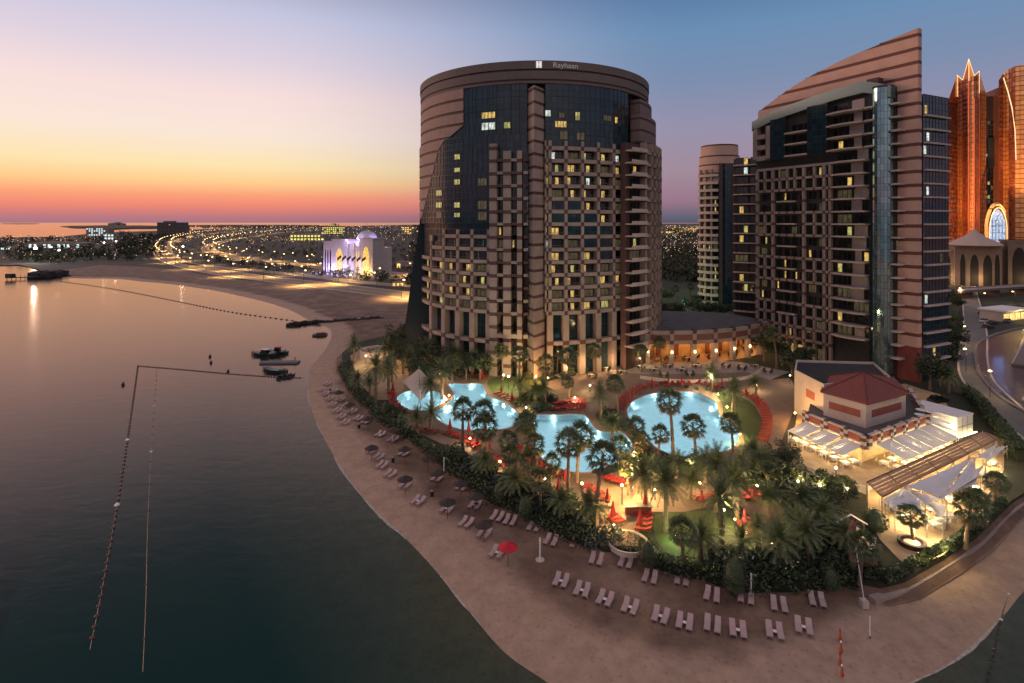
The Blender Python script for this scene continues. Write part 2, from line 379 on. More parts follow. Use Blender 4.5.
# wash of pale foam where the water meets the sand
b = MB(); fo = [(p, i) for i, p in enumerate(shore)]; fine = [p for p, t in along(shore, 1.2)]
fw = [.5*q for q in [.35+.30*sin(i*.37)+.25*sin(i*.11+1)+rnd(-.12, .12) for i in range(len(fine))]]
na, nb = offset(fine, .1*SGN, False), offset(fine, -1*SGN, False)
for i in range(len(fine)-1):
    if fw[i] < .08 or fw[i+1] < .08 or fine[i].y > 330: continue
    d0 = (nb[i]-na[i])*fw[i]; d1 = (nb[i+1]-na[i+1])*fw[i+1]
    q = [(*na[i], -.575), (*na[i+1], -.575), (*(na[i+1]+d1), -.585), (*(na[i]+d0), -.585)]; b.quad(*q)
tag(b.build('wave_foam', mat('wet_foam', (.42, .36, .32), .8, var=.3, scale=1.5)), kind='structure')

# far strips of land across the water
for px0, px1, pt, pb in ((62, 172, 225.6, 229.5), (0, 40, 223.6, 224.2), (170, 330, 225.0, 227.5)):
    b = MB(); d0 = HC*F/(pb-HY); d1 = HC*F/(pt-HY)*.96
    P = []
    for k in range(40):
        a = 2*pi*k/40; u = .5+.5*cos(a)*(1+.06*sin(5*a)); v = .5+.5*sin(a)*(1+.12*sin(7*a+1)); d = d0+(d1-d0)*v; P.append(Vector(((px0+(px1-px0)*u-512)/F*d, d)))
    P = P if area(P) > 0 else P[::-1]
    b.prism(P, -1, 2.5); P2_ = [p+(sum(P, Vector((0, 0)))/40-p)*.12 for p in P]; b.prism(P2_, 2.5, 6); tag(b.build('far_land', mat('far_land_scrub', (.03, .028, .022), .95, var=.3, scale=.01)), kind='structure')

# garden podium
pod_px = [(354, 343), (342, 353), (342, 366), (355, 389), (382, 416), (407, 432), (437, 455), (484, 491), (522, 508), (562, 529), (592, 541), (604, 548), (634, 548), (652, 559), (702, 571), (742, 582), (790, 582), (846, 577),
          (880, 584), (905, 578), (942, 557), (977, 534), (1012, 500), (1062, 470), (1200, 420), (1200, 300), (1000, 262), (760, 262), (640, 280), (420, 322), (392, 334)]
pod = GP(pod_px, ZG)
if area(pod) < 0: pod = pod[::-1]
poolA = smooth_poly(GP([(449.5, 384), (466, 384), (481.7, 384), (485, 390), (489, 397), (502, 401), (511, 407), (518, 413), (520, 420), (513, 426), (501, 429.5), (476, 430.5), (463, 430), (449, 426), (437, 419), (434, 412), (439, 407), (449, 402), (454, 395), (451, 389)], ZG), 3)
poolB = smooth_poly(GP([(396.6, 400.5), (401, 394), (412, 391), (424, 390.3), (436, 391.5), (445, 396), (447, 401), (440, 407.5), (430, 410.5), (420, 411), (407, 409)], ZG), 3)
poolC = smooth_poly(GP([(533.7, 415.8), (556, 415), (582, 414.8), (589, 420), (596.6, 430), (608, 432), (622, 433), (629, 439), (633, 448), (627, 457), (614, 464), (600, 470), (585, 473), (570, 472), (558.6, 468), (547, 463), (540, 456), (535, 446), (538, 438), (535, 428)], ZG), 3)
poolD = smooth_poly(GP([(627.4, 410), (632, 402.5), (640, 398), (649, 394.6), (662, 392.4), (676, 391.6), (688, 392), (699, 393.7), (709, 398), (716.7, 404), (719, 415), (727, 421), (735, 427), (738.7, 437.6), (736, 445), (727, 451), (705, 455.5), (681.6, 457), (664, 452), (650, 443), (637, 428), (629, 418)], ZG), 3)
POOLS = [poolA, poolB, poolC, poolD]
POOLS = [p if area(p) > 0 else p[::-1] for p in POOLS]
b = MB(); b.fill(pod, ZG, POOLS); b.wall(pod, ZG-.5, ZG)
po = offset(pod, -1.6); b2_ = MB()
for i in range(len(pod)):
    a_, b_ = pod[i], pod[(i+1) % len(pod)]; c_, d_ = po[i], po[(i+1) % len(pod)]; b2_.quad((*c_, -.05), (*d_, -.05), (*b_, ZG-.5), (*a_, ZG-.5))
tag(b2_.build('sand_bank', SAND), kind='structure')
BED = mat('garden_bed', (.026, .030, .015), .95, var=.45, scale=.35)
tag(b.build('garden_bed', BED), kind='structure')
PAVE = mat('pool_paving', (.235, .165, .13), .85, var=.12, scale=.5)
def pavebrick(m):
    t = m.node_tree; bs = t.nodes['Principled BSDF']; src = bs.inputs['Base Color'].links[0].from_socket
    g = t.nodes.new('ShaderNodeNewGeometry'); br = t.nodes.new('ShaderNodeTexBrick'); br.inputs['Scale'].default_value = 1.0
    br.inputs['Mortar Size'].default_value = .03; br.inputs['Color1'].default_value = (1, 1, 1, 1); br.inputs['Color2'].default_value = (.8, .78, .76, 1); br.inputs['Mortar'].default_value = (.55, .52, .5, 1)
    t.links.new(g.outputs['Position'], br.inputs['Vector']); mx = t.nodes.new('ShaderNodeMix'); mx.data_type = 'RGBA'; mx.blend_type = 'MULTIPLY'; mx.inputs[0].default_value = .8
    t.links.new(src, mx.inputs[6]); t.links.new(br.outputs[0], mx.inputs[7]); t.links.new(mx.outputs[2], bs.inputs['Base Color'])
pavebrick(PAVE)
deck_px = [(388, 400), (392, 392), (404, 385), (425, 382), (440, 378), (470, 374), (500, 374), (540, 384), (560, 378), (600, 370), (640, 374), (700, 374), (745, 372), (770, 380), (790, 378), (800, 395), (790, 420), (778, 450), (770, 478), (796, 522), (802, 540), (790, 552), (770, 544),
           (752, 520), (740, 506), (715, 506), (685, 512), (650, 512), (640, 525), (638, 546), (600, 546), (599, 536), (592, 522), (575, 505), (545, 494), (520, 482), (494, 470), (465, 452), (440, 443), (415, 432), (395, 418)]
deck = GP(deck_px, ZG)
if area(deck) < 0: deck = deck[::-1]
sheet('pool_deck', deck, ZG+.03, PAVE, POOLS)
LAWN = mat('lawn_grass', (.042, .066, .016), .9, var=.25, scale=1.2, bump=.3)
for px in ([(488, 381), (505, 377), (535, 376), (546, 382), (548, 392), (530, 398), (505, 398), (492, 392)],
           [(724, 418), (734, 421), (742, 432), (744, 447), (738, 460), (750, 452), (760, 436), (762, 420), (750, 402), (730, 394), (716, 394), (722, 404)],
           [(655, 516), (690, 512), (735, 512), (750, 535), (754, 552), (700, 558), (662, 550)],
           [(560, 505), (588, 512), (594, 530), (575, 532), (548, 518)],
           [(595, 415), (606, 412), (622, 420), (628, 431), (606, 430)],
           [(640, 290), (700, 290), (705, 308), (650, 308)]):
    p = GP(px, ZG); p = p if area(p) > 0 else p[::-1]
    sheet('lawn', smooth_poly(p, 3), ZG+.06, LAWN)
# sandy court with date palms beside the beach
p = GP([(350, 356), (364, 347), (400, 350), (410, 372), (402, 392), (390, 400), (376, 400), (360, 384)], ZG)
sheet('sand_court', p if area(p) > 0 else p[::-1], ZG+.05, mat('court_sand', (.34, .25, .17), .95, var=.15, scale=.5, bump=.3))
# paved hotel terraces
p = GP([(548, 372), (600, 360), (660, 358), (740, 362), (790, 372), (770, 380), (745, 372), (700, 374), (640, 374), (600, 370), (560, 378)], ZG)
sheet('hotel_terrace', p if area(p) > 0 else p[::-1], ZG+.035, mat('terrace_stone', (.30, .26, .24), .85, var=.15, scale=.6))

# swimming pools: a real basin, clear water, lamps under the water
POOLT = mat('pool_tile', (.52, .66, .70), .5, var=.08, scale=.8)
COPE = mat('pool_coping', (.28, .15, .10), .7, var=.15, scale=1.5)
pw = bpy.data.materials.new('pool_water'); pw.use_nodes = True; t = pw.node_tree; t.nodes.clear()
o_ = t.nodes.new('ShaderNodeOutputMaterial'); tr = t.nodes.new('ShaderNodeBsdfTransparent'); gl = t.nodes.new('ShaderNodeBsdfGlossy'); mxs = t.nodes.new('ShaderNodeMixShader'); fr = t.nodes.new('ShaderNodeFresnel')
tr.inputs[0].default_value = (.78, .95, .98, 1); gl.inputs['Roughness'].default_value = .04; fr.inputs[0].default_value = 1.33
n1 = t.nodes.new('ShaderNodeTexNoise'); n1.inputs['Scale'].default_value = .9; bp = t.nodes.new('ShaderNodeBump'); bp.inputs['Strength'].default_value = .2
tcn = t.nodes.new('ShaderNodeTexCoord'); t.links.new(tcn.outputs['Object'], n1.inputs['Vector']); t.links.new(n1.outputs[0], bp.inputs['Height']); t.links.new(bp.outputs[0], gl.inputs['Normal'])
t.links.new(fr.outputs[0], mxs.inputs[0]); t.links.new(tr.outputs[0], mxs.inputs[1]); t.links.new(gl.outputs[0], mxs.inputs[2]); t.links.new(mxs.outputs[0], o_.inputs[0])
plab = ['glowing turquoise lagoon pool with a straight far edge, left of the middle pool', 'small round glowing children\'s pool under the pale shade sail',
        'glowing turquoise pool with a wavy outline in the middle of the garden', 'largest rounded turquoise pool near the curved restaurant pavilion']
PSTEP = [7.5, 5.0, 7.5, 8.5]; PPOW = [60, 45, 60, 70]; PGL = [27]*4
for i, P in enumerate(POOLS):
    c = sum(P, Vector((0, 0)))/len(P)
    r = thing('swimming_pool', plab[i], 'swimming pool', (c.x, c.y, ZG), group='lit pools of the hotel garden', world=True)
    b = MB(); b.fill(P, ZG-1.05); b.wall(P, ZG-1.05, ZG+.02, out=False); b.build('basin', POOLT, r)
    b = MB(); b.fill(P, ZG-.10); b.build('water', pw, r)
    o2 = offset(P, -.55); b = MB(); b.fill(o2, ZG+.12, [P]); b.wall(o2, ZG, ZG+.12); b.wall(P, ZG+.02, ZG+.12, out=False); b.build('coping', COPE, r)
    pin = offset(P, .45)
    for (q, tg) in along(list(pin)+[pin[0]], PSTEP[i]):
        lamp((q.x, q.y, ZG-.45), PPOW[i], (.7, .95, 1), .1, r, name='underwater_lamp')
    x0 = min(p.x for p in P); x1 = max(p.x for p in P); y0 = min(p.y for p in P); y1 = max(p.y for p in P); st = 3.2
    yy = y0+st/2
    while yy < y1:
        xx = x0+st/2
        while xx < x1:
            if inside((xx, yy), P):
                q = lamp((xx, yy, ZG-.15), PGL[i], (.72, .93, 1), .3, r, 'AREA', name='underwater_lamp'); q.data.shape = 'SQUARE'; q.data.size = st
            xx += st
        yy += st
# kids pool shade sail
P3 = [W(410, 384, 0.1+G(411, 400, ZG).y)]
a = G(405, 398, ZG); bq = G(437, 404, ZG); cc = G(420, 410, ZG); top = G(419, 404, ZG)+Vector((0, 0, 7.8))
r = thing('shade_sail', 'pale triangular shade sail on a tall mast over the small round pool', 'shade sail', (cc.x, cc.y, ZG), world=True)
b = MB()
def sail(b, A, B, C, n=6, sag=.5):
    A, B, C = Vector(A), Vector(B), Vector(C)
    pts = {}
    for i in range(n+1):
        for j in range(n+1-i):
            k = n-i-j; u, v, x = i/n, j/n, k/n
            p = A*u+B*v+C*x; edge = 27*u*v*x; cen = (A+B+C)/3
            pull = (u*v+v*x+u*x)*.35*(1-edge); p = p+(cen-p)*pull; p.z -= sag*edge*.5; pts[i, j] = p
    for i in range(n):
        for j in range(n-i):
            b.tri(pts[i, j], pts[i+1, j], pts[i, j+1])
            if j < n-i-1: b.tri(pts[i+1, j], pts[i+1, j+1], pts[i, j+1])
sail(b, top, a+Vector((-1, 1, 3.6)), cc+Vector((.2, -.5, 2.0)), 6); sail(b, top, cc+Vector((.2, -.5, 2.0)), bq+Vector((0, 0, 4.2)), 6)
b.build('canvas', mat('sail_canvas', (.55, .47, .40), .85), r, smooth=True)
b = MB(); b.beam((top.x, top.y, ZG), top+Vector((0, 0, .5)), .12); b.build('mast', METAL, r); b = MB(); b.beam((cc.x+.2, cc.y-.5, ZG), (cc.x+.2, cc.y-.5, ZG+2.1), .06); b.build('corner_post', METAL, r)
# ------------------------------------------------------------------ facades: P(s, z, depth) turns facade coordinates into a point
def cylP(cx, cy, R): return lambda s, z, d: (cx+(R+d)*sin(s), cy-(R+d)*cos(s), z)
def planP(A, B):
    A = Vector((A[0], A[1])); B = Vector((B[0], B[1])); t = (B-A).normalized(); n = Vector((t.y, -t.x))
    return lambda s, z, d: (A.x+t.x*s+n.x*d, A.y+t.y*s+n.y*d, z)
def block(b, P, s0, s1, z0, z1, d0, d1, m=0, n=1):
    for k in range(n):
        a, c = s0+(s1-s0)*k/n, s0+(s1-s0)*(k+1)/n
        b.hexa([P(a, z0, d1), P(c, z0, d1), P(c, z0, d0), P(a, z0, d0), P(a, z1, d1), P(c, z1, d1), P(c, z1, d0), P(a, z1, d0)], m)
def pane(b, P, s0, s1, z0, z1, d, m=0, tilt=.012):
    a, c, e = rnd(-tilt, tilt), rnd(-tilt, tilt), rnd(-tilt, tilt)
    b.quad(P(s0, z0, d+a), P(s1, z0, d+c), P(s1, z1, d+e+c), P(s0, z1, d+a+e), m)
def panes(b, P, s0, s1, z0, z1, d, ns, nz, m=0, tilt=.012, gap=.05):
    ds, dz = (s1-s0)/ns, (z1-z0)/nz
    for i in range(ns):
        for j in range(nz): pane(b, P, s0+ds*(i+gap/2), s0+ds*(i+1-gap/2), z0+dz*(j+gap/2), z0+dz*(j+1-gap/2), d, m, tilt)
def mulls(b, P, s0, s1, z0, z1, d, ns, nz, ws, wz=.09, dep=.08):
    for i in range(ns+1):
        s = s0+(s1-s0)*i/ns; block(b, P, s-ws/2, s+ws/2, z0, z1, d-.02, d+dep)
    for j in range(nz+1):
        z = z0+(z1-z0)*j/nz; block(b, P, s0, s1, z-wz/2, z+wz/2, d-.02, d+dep*.8, 0, max(1, ns//2))
class Windows:                              # the 100 that show largest become parts, the rest one part
    def __init__(s): s.l = []
    def add(s, size, fn): s.l.append((size, fn))
    def build(s, root, mats, top=100):
        s.l.sort(key=lambda q: -q[0])
        for _, fn in s.l[:top]:
            b = MB(); fn(b); b.build('window', mats, root)
        if s.l[top:]:
            b = MB()
            for _, fn in s.l[top:]: fn(b)
            tag(b.build('window', mats, root), 'the many smaller windows of this facade', kind='stuff')
WM = [MULL, DKGLASS, LIT, LIT2, LIT3, DIM]
def bay_window(P, s0, s1, z0, z1, d, lit, w, side):
    # a sliding door pair on one side, a dark wall on the other, a low rail in front
    def fn(b):
        ls = s1-s0; f = .04*ls
        a0, a1 = (s0+ls*.06, s0+ls*.94)
        block(b, P, a0, a1, z0+.05, z0+.12, d, d+.06, 0); block(b, P, a0, a1, z1-.5, z1-.38, d, d+.06, 0)
        k = 3
        for i in range(k):
            x0 = a0+(a1-a0)*i/k; x1 = a0+(a1-a0)*(i+1)/k
            on = lit > 1 and (i == side or (lit == 5) or (w and i == (side+1) % 3))
            b.quad(P(x0+f*.4, z0+.1, d+.02), P(x1-f*.4, z0+.1, d+.02), P(x1-f*.4, z1-.5, d+.02), P(x0+f*.4, z1-.5, d+.02), lit if on else 1)
            block(b, P, x1-f*.4, x1+f*.4, z0+.1, z1-.4, d, d+.07, 0)
    return fn
def pick(p=.33):
    r = rnd(0, 1)
    return 2 if r < p*.66 else 3 if r < p*.84 else 4 if r < p*.92 else 5 if r < p*1.5 else 1

# ------------------------------------------------------------------ the large round hotel
HX, HYc, HR = 7.0, 181.0, 36.0
def alpha(px, R=HR):
    u = (px-512)/F; a = u*u+1; bq = -2*(u*HX+HYc); c = HX*HX+HYc*HYc-R*R
    D = bq*bq-4*a*c
    if D <= 0: return -1.38 if px < 530 else 1.33
    y = (-bq-sqrt(D))/(2*a); return atan2(u*y-HX, HYc-y)
def dep(px, R=HR):
    a = alpha(px, R); return HYc-R*cos(a)
r = thing('hotel_tower', 'large round hotel tower of banded pink stone and dark glass with a central pier', 'hotel', (HX, HYc, ZG), world=True)
P = cylP(HX, HYc, HR)
FH = 3.3; Z0 = 17.6; ZT = 83.0
def floorz(i): return Z0+FH*i
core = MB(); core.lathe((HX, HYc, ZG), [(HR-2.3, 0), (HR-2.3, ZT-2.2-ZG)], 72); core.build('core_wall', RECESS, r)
rb = MB(); rb.lathe((HX, HYc, ZT-2.2), [(HR-.5, 0), (HR-.5, .3)], 72); rf = rb.build('roof', ROOF, r)
q = MB(); q.box((HX-6, HYc+4, ZT-1.9), (16, 10, 3.2), .2); q.build('plant_room', SLAB, rf)
# crown: three stone bands with dark grooves
st = MB(); dk = MB()
for z0, z1, d in ((80.9, ZT, .25), (78.3, 80.4, .1), (77.2, 77.8, 0)):
    block(st, P, -1.75, 1.75, z0, z1, -1.2, d, 0, 60)
for z0, z1, d in ((80.4, 80.9, -.15), (77.8, 78.3, -.15)):
    block(dk, P, -1.75, 1.75, z0, z1, -1.2, d, 0, 60)
CROWN = mat('crown_stone', (.14, .108, .098), .75, var=.1, scale=.3)
st.build('crown_band', CROWN, r); dk.build('crown_groove', BROWN, r)
# banded stone flank at the left, its edge running down to the left below the glass
st = MB(); dk = MB(); gl = MB(); ml = MB(); g2 = MB()
def flank_px(z):
    y = HY+(HC-z)*F/172
    if y < 139: return 463
    if y < 150: return 463-(y-139)/11*22
    return 441-(y-150)/72*19
i = 0; z = 77.2
while z > 42:
    z1 = z; z0 = z-FH*1.0; a1 = min(alpha(flank_px((z0+z1)/2)), -.35) if flank_px((z0+z1)/2) > 422 else -1.38
    fa = lambda zq: min(alpha(flank_px(zq)), -.35) if flank_px(zq) > 422.5 else -1.30
    dS = .44 if z0 < 64 else .05
    for b_, y0, y1, dd in ((st, z0+.75, z1, dS), (dk, z0, z0+.75, dS-.25)):
        e0, e1 = fa(y0), fa(y1); em = min(e0, e1)-.01; block(b_, P, -1.9, em, y0, y1, -1.5, dd, 0, 16)
        for q in range(4):                    # slanting end over the glass
            g0, g1 = em+(e0-em)*q/4, em+(e0-em)*(q+1)/4; h0, h1 = em+(e1-em)*q/4, em+(e1-em)*(q+1)/4
            b_.hexa([P(g0, y0, dd), P(g1, y0, dd), P(g1, y0, -.6), P(g0, y0, -.6), P(h0, y1, dd), P(h1, y1, dd), P(h1, y1, -.6), P(h0, y1, -.6)])
    a1 = min(fa(z0), fa(z1))-.01
    # glass wall to the right of it, to the pier
    aR = alpha(527)
    if z0 > 38:
        low = z0 < 64
        d = .3 if low else -.35
        ns = max(2, int((aR-a1)*HR/1.5)); panes(g2, P, a1+.004, -.78, z0, z1, d, max(1, int(ns*.3)), 2, 0, .01) if a1 < -.8 else None; panes(gl, P, max(a1+.004, -.78), aR, z0, z1, d, int(ns*.75), 2, 0, .01)
        mulls(ml, P, a1+.004, aR, z0, z1, d, ns, 2, .05/HR)
    z = z0
# glass lower left below the flank
for k in range(3):
    z1 = z-FH*k; z0 = z1-FH
    ns = 40; panes(g2, P, -1.22, -.78, z0, z1, .3 if z0 > 38 else -.5, 10, 2, 0, .01); panes(gl, P, -.78, alpha(490), z0, z1, .3 if z0 > 38 else -.5, 20, 2, 0, .01); mulls(ml, P, -1.22, alpha(490), z0, z1, .3 if z0 > 38 else -.5, ns, 2, .05/HR)
ZG6 = z-3*FH
g2.build('matt_glass_panel', mat('matt_dark_glass', (.02, .032, .042), .45, spec=1.2, island=.25), r); st.build('stone_flank', mat('flank_stone', (.33, .215, .18), .75, var=.1, scale=.3), r); dk.build('dark_band', BROWN, r)
# right of the pier: two glass tiers
aP, aQ = alpha(545.5), alpha(629)
for k in range(5):
    z1 = 77.2-FH*k; z0 = z1-FH; ns = int((aQ-aP)*HR/1.5)
    d = -.35 if k < 3 else -.35
    panes(gl, P, aP, aQ, z0, z1, d, ns, 2, 0, .01); mulls(ml, P, aP, aQ, z0, z1, d, ns, 2, .05/HR)
aQ2 = alpha(600)
for k in range(2):
    z1 = 59.9+FH*(k)-.02; z0 = z1-FH if k else z1-FH
for k in range(3):
    z0 = 50.6+FH*k+.0; z1 = z0+FH
    if z0 < 59.8: continue
    panes(gl, P, aP, aQ, z0, min(z1, 59.9), .3, 24, 2, 0, .01)
gl.build('glass_curtain_wall', GLASS, r); ml.build('mullion', MULL, r)
# lit offices behind the curtain wall
W1 = Windows()
def litpane(px, py, wpx, hpx, lit, R=HR):
    a0, a1 = alpha(px-wpx/2), alpha(px+wpx/2); d = dep(px); z0, z1 = ZH(py+hpx/2, d), ZH(py-hpx/2, d)
    dd = .36 if px < 527 and z1 < 66 else -.29
    def fn(b):
        n = max(1, round(wpx/3.2))
        for i in range(n):
            x0, x1 = a0+(a1-a0)*i/n, a0+(a1-a0)*(i+1)/n
            b.quad(P(x0+.002, z0, dd), P(x1-.002, z0, dd), P(x1-.002, z1, dd), P(x0+.002, z1, dd), lit)
        block(b, P, a0-.002, a1+.002, z0-.12, z0, dd-.02, dd+.07, 0); block(b, P, a0-.002, a1+.002, z1, z1+.12, dd-.02, dd+.07, 0)
        for x in (a0, a1): block(b, P, x-.0025, x+.0025, z0-.12, z1+.12, dd-.02, dd+.07, 0)
    W1.add(1000, fn)
for a in ((488, 115, 14, 6, 2), (488, 126, 14, 7, 4), (507, 125, 7, 6, 3), (548, 113, 6, 6, 4), (562, 115, 6, 5, 5), (578, 116, 5, 8, 3), (561, 124, 12, 6, 2), (564, 135, 8, 8, 5), (581, 136, 8, 7, 5), (566, 146, 4, 4, 2), (608, 118, 8, 5, 5), (617, 120, 3, 6, 2),
          (458, 157, 6, 5, 3), (458, 170, 6, 4, 3), (458, 182, 6, 5, 3), (440, 193, 6, 5, 3), (440, 205, 6, 5, 3), (458, 205, 6, 5, 3), (458, 215, 6, 4, 3), (483, 182, 9, 7, 5), (483, 205, 9, 8, 5), (483, 216, 9, 8, 5), (440, 215, 5, 5, 5), (432, 238, 3, 5, 5)): litpane(*a)
# checkered bays
cb = MB(); sb = MB(); rl = MB(); cf = MB()
def bays(P, al, i0, itop, R, wide=.42, rec=-1.7, p=.62, skip=None, force=None):
    n = len(al)-1
    for c in range(n+1):
        top = max(itop[max(c-1, 0)], itop[min(c, n-1)])
        hw = wide/R
        for i in range(i0, top+1):
            zz = floorz(i); block(sb, P, al[c]-hw, al[c]+hw, zz-.62, zz+.42, rec, .16)
            block(cb, P, al[c]-hw, al[c]+hw, zz+.42, zz+FH-.62 if i < top else zz+FH*.55, rec, .12)
    for c in range(n):
        hw = wide/R; s0, s1 = al[c]+hw, al[c+1]-hw
        for i in range(i0, itop[c]+1):
            zz = floorz(i)
            block(cb, P, s0, s1, zz-.55, zz+.40, rec, .06, 0, 3)
            if i == itop[c]: continue
            if skip and skip(c, i): continue
            block(rl, P, s0, s1, zz+.98, zz+1.05, -.22, -.14, 0, 2)
            for k in range(6):
                x = s0+(s1-s0)*(k+.5)/6; block(rl, P, x-.03/R, x+.03/R, zz+.40, zz+1.0, -.2, -.16)
            m = .5*(s0+s1); q = P(m, zz, 0); sz = (q[2] > 0)*1000/(q[1])*abs(cos(m-.05))
            lit = pick(p)
            W1.add(sz+(.8 if lit > 1 else 0), bay_window(P, s0, s1, zz+.40, zz+FH-.55, rec+.15, lit, rnd(0, 1) < .15, int(c+i*.7) % 2))
right = [alpha(x) for x in (550, 566, 582.5, 598.5, 614, 628)]
bays(P, right, 0, [13, 13, 13, 13, 13], HR, skip=lambda c, i: (6-c*1.0 < i < 9-c*.9 and c < 4))
# smooth dark glass wedge cutting across the right bays
gw = MB()
for c in range(4):
    for i in range(13):
        if 6-c*1.0 < i < 9-c*.9: panes(gw, P, right[c]+.55/HR, right[c+1]-.55/HR, floorz(i)+.4, floorz(i)+FH-.55, .02, 3, 2)
gw.build('glass_wedge', GLASS, r)
# narrow lit column beside the pier
bays(P, [alpha(545.5), right[0]], 0, [13], HR, .2, p=.8)
# bay column between the bays and the balcony stack
left = [alpha(x) for x in (419.8, 431, 443.5, 457.5, 472, 488.5)]
left[0] = -1.30
bays(P, left, 0, [4, 5, 6, 6, 6], HR, p=.6)
# protruding wing left of the pier, running down to the ground
P2 = cylP(HX, HYc, HR+1.8)
mid = [alpha(x, HR+1.8) for x in (493, 507, 519.5)]
mid.append(alpha(528, HR+1.8))
zz = ZG
for c in range(3):
    hw = (.95 if c < 2 else .6)/HR; top = 61.5 if c == 0 else 59.5
    k = 0; zq = ZG
    while zq < top:
        h = FH*.72 if k % 2 == 0 else FH*.28
        block(cb if k % 2 == 0 else sb, P2, mid[c]-hw, mid[c]+hw, zq, min(zq+h, top), -3.8, .1 if k % 2 == 0 else .14); zq += h; k += 1
for c in range(3):
    s0 = mid[c]+.95/HR; s1 = mid[c+1]-(.95 if c < 1 else .6 if c < 2 else 0)/HR
    for i in range(0, 13):
        zq = floorz(i)
        tall = c == 1 and i % 4 in (1, 2) and i < 7
        if not tall: block(cb if (i+c) % 2 else sb, P2, s0, s1, zq-.4, zq+.35, -3.5, -.1, 0, 2)
        W1.add(5, bay_window(P2, s0, s1, zq+.35, zq+FH-.4, -1.9, pick(.10), False, 0))
    for zq in (ZG+5, ZG+10.5): block(cb, P2, s0, s1, zq-.5, zq+.5, -3.5, -.1, 0, 2)
# striped central pier: a wedge with two faces
pier = MB(); pdk = MB()
a0, a1, am = alpha(527), alpha(545), alpha(534)
Pl = Vector(P(a0, 0, -1)[:2]); Pr = Vector(P(a1, 0, -1)[:2]); Pm = Vector(P(am, 0, 3.6)[:2]); Pb = Vector(P(am, 0, -3)[:2])
zq = ZG+4; top = ZH(85, Pm.y)
pier.prism([Pl, Pm, Pr, Pb], ZG, zq)
while zq < top:
    pdk.prism([Pl+(Pb-Pl)*.02, Pm+(Pb-Pm)*.02, Pr+(Pb-Pr)*.02, Pb], zq, min(zq+.75, top)); zq += .75
    if zq < top: pier.prism([Pl, Pm, Pr, Pb], zq, min(zq+FH-.75, top)); zq += FH-.75
pier.build('central_pier', STONE, r); pdk.build('pier_band', BROWN, r)
# right hand tiers stepping outward
step = MB(); sdk = MB(); ssl = MB(); sgl = MB()
for R, zt, zb in ((37.0, 76.0, 71.3), (38.3, 71.3, 63.2), (39.9, 63.2, ZG)):
    Pq = cylP(HX, HYc, R); aS = alpha(640 if R < 39 else 630.5, R)
    aE = 1.95
    zq = zb
    if R < 39:
        while zq < zt-.1:
            block(step, Pq, aS, aE, zq+.6, min(zq+FH, zt), -3, .0, 0, 20); block(sdk, Pq, aS, aE, zq, zq+.6, -3, -.15, 0, 20); zq += FH
    else:
        block(sdk, Pq, aS, aE, ZG, zt-.5, -3.5, -1.6, 0, 20)
        s_b = alpha(646, R)
        for i in range(-3, 14):
            zz = floorz(i)
            if zz < ZG+3: continue
            ssl = MB(); block(ssl, Pq, aS, s_b, zz-.25, zz+.15, -2, .7, 0, 8); block(ssl, Pq, aS, s_b, zz+.15, zz+.75, .5, .62, 0, 8); ssl.build('balcony', SLAB, r)
            k = s_b
            if i < 13:
                W1.add(3, bay_window(Pq, aS+.03, s_b-.02, zz+.2, zz+FH-.3, -1.55, pick(.12), False, 1))
            while k < 1.8:
                hw = .5/R; block(sb, Pq, k-hw, k+hw, zz-.6, zz+.42, -1.6, .15); block(cb, Pq, k-hw, k+hw, zz+.42, zz+FH-.6, -1.6, .1)
                block(cb, Pq, k+hw, k+.105-hw, zz-.5, zz+.4, -1.6, .05, 0, 2)
                if k < 1.45 and i < 13: W1.add(2, bay_window(Pq, k+hw, k+.105-hw, zz+.4, zz+FH-.5, -1.5, pick(.2), False, 0))
                k += .105
        # planted terrace at the top of this tier
step.build('stone_step', mat('step_stone', (.19, .135, .125), .75, var=.1, scale=.3), r); sdk.build('step_band', BROWN, r)
# tall arcade at the foot
cols = sorted([a+.0 for a in right+left+[right[-1]+.17, right[-1]+.34]])
for a in cols:
    block(cb, P, a-.75/HR, a+.75/HR, ZG, Z0-.6, -1.9, .25)
    block(sb, P, a-.8/HR, a+.8/HR, 9.2, 10.3, -1.9, .3)
for s0, s1 in ((left[0], left[-1]), (right[0], right[-1]+.4)):
    block(cb, P, s0, s1, 9.25, 10.2, -1.9, .1, 0, 30)
    panes(cf, P, s0, s1, ZG, 9.2, -1.7, 30, 2); panes(cf, P, s0, s1, 10.2, Z0-.6, -1.7, 30, 2)
cb.build('stone_frame', STONE, r); sb.build('dark_square', BROWN, r); rl.build('balcony_rail', RAIL, r); cf.build('arcade_glass', GLASS, r)
W1.build(r, WM)
# sloping glass wing at the left foot
q = MB(); zt = ZH(216, 172)
A = W(402, 343, 172); B_ = W(434, 343, 172); C_ = W(434, 216, 172); D_ = W(421.3, 216, 172)
q.hexa([(A.x, 170.5, ZG), (B_.x, 170.5, ZG), (B_.x, 176, ZG), (A.x, 176, ZG), (D_.x, 170.5, zt), (C_.x, 170.5, zt), (C_.x, 176, zt), (D_.x, 176, zt)])
sw = q.build('sloping_glass_wing', mat('matt_dark_glass', (.02,.03,.04)), r)
# terrace greenery with lamps at the right shoulder
lamp(W(637, 151, 158), 380, (.75, 1, .4), .2, r, name='terrace_lamp'); lamp(W(655, 158, 168), 260, (.8, 1, .5), .2, r, name='terrace_lamp')
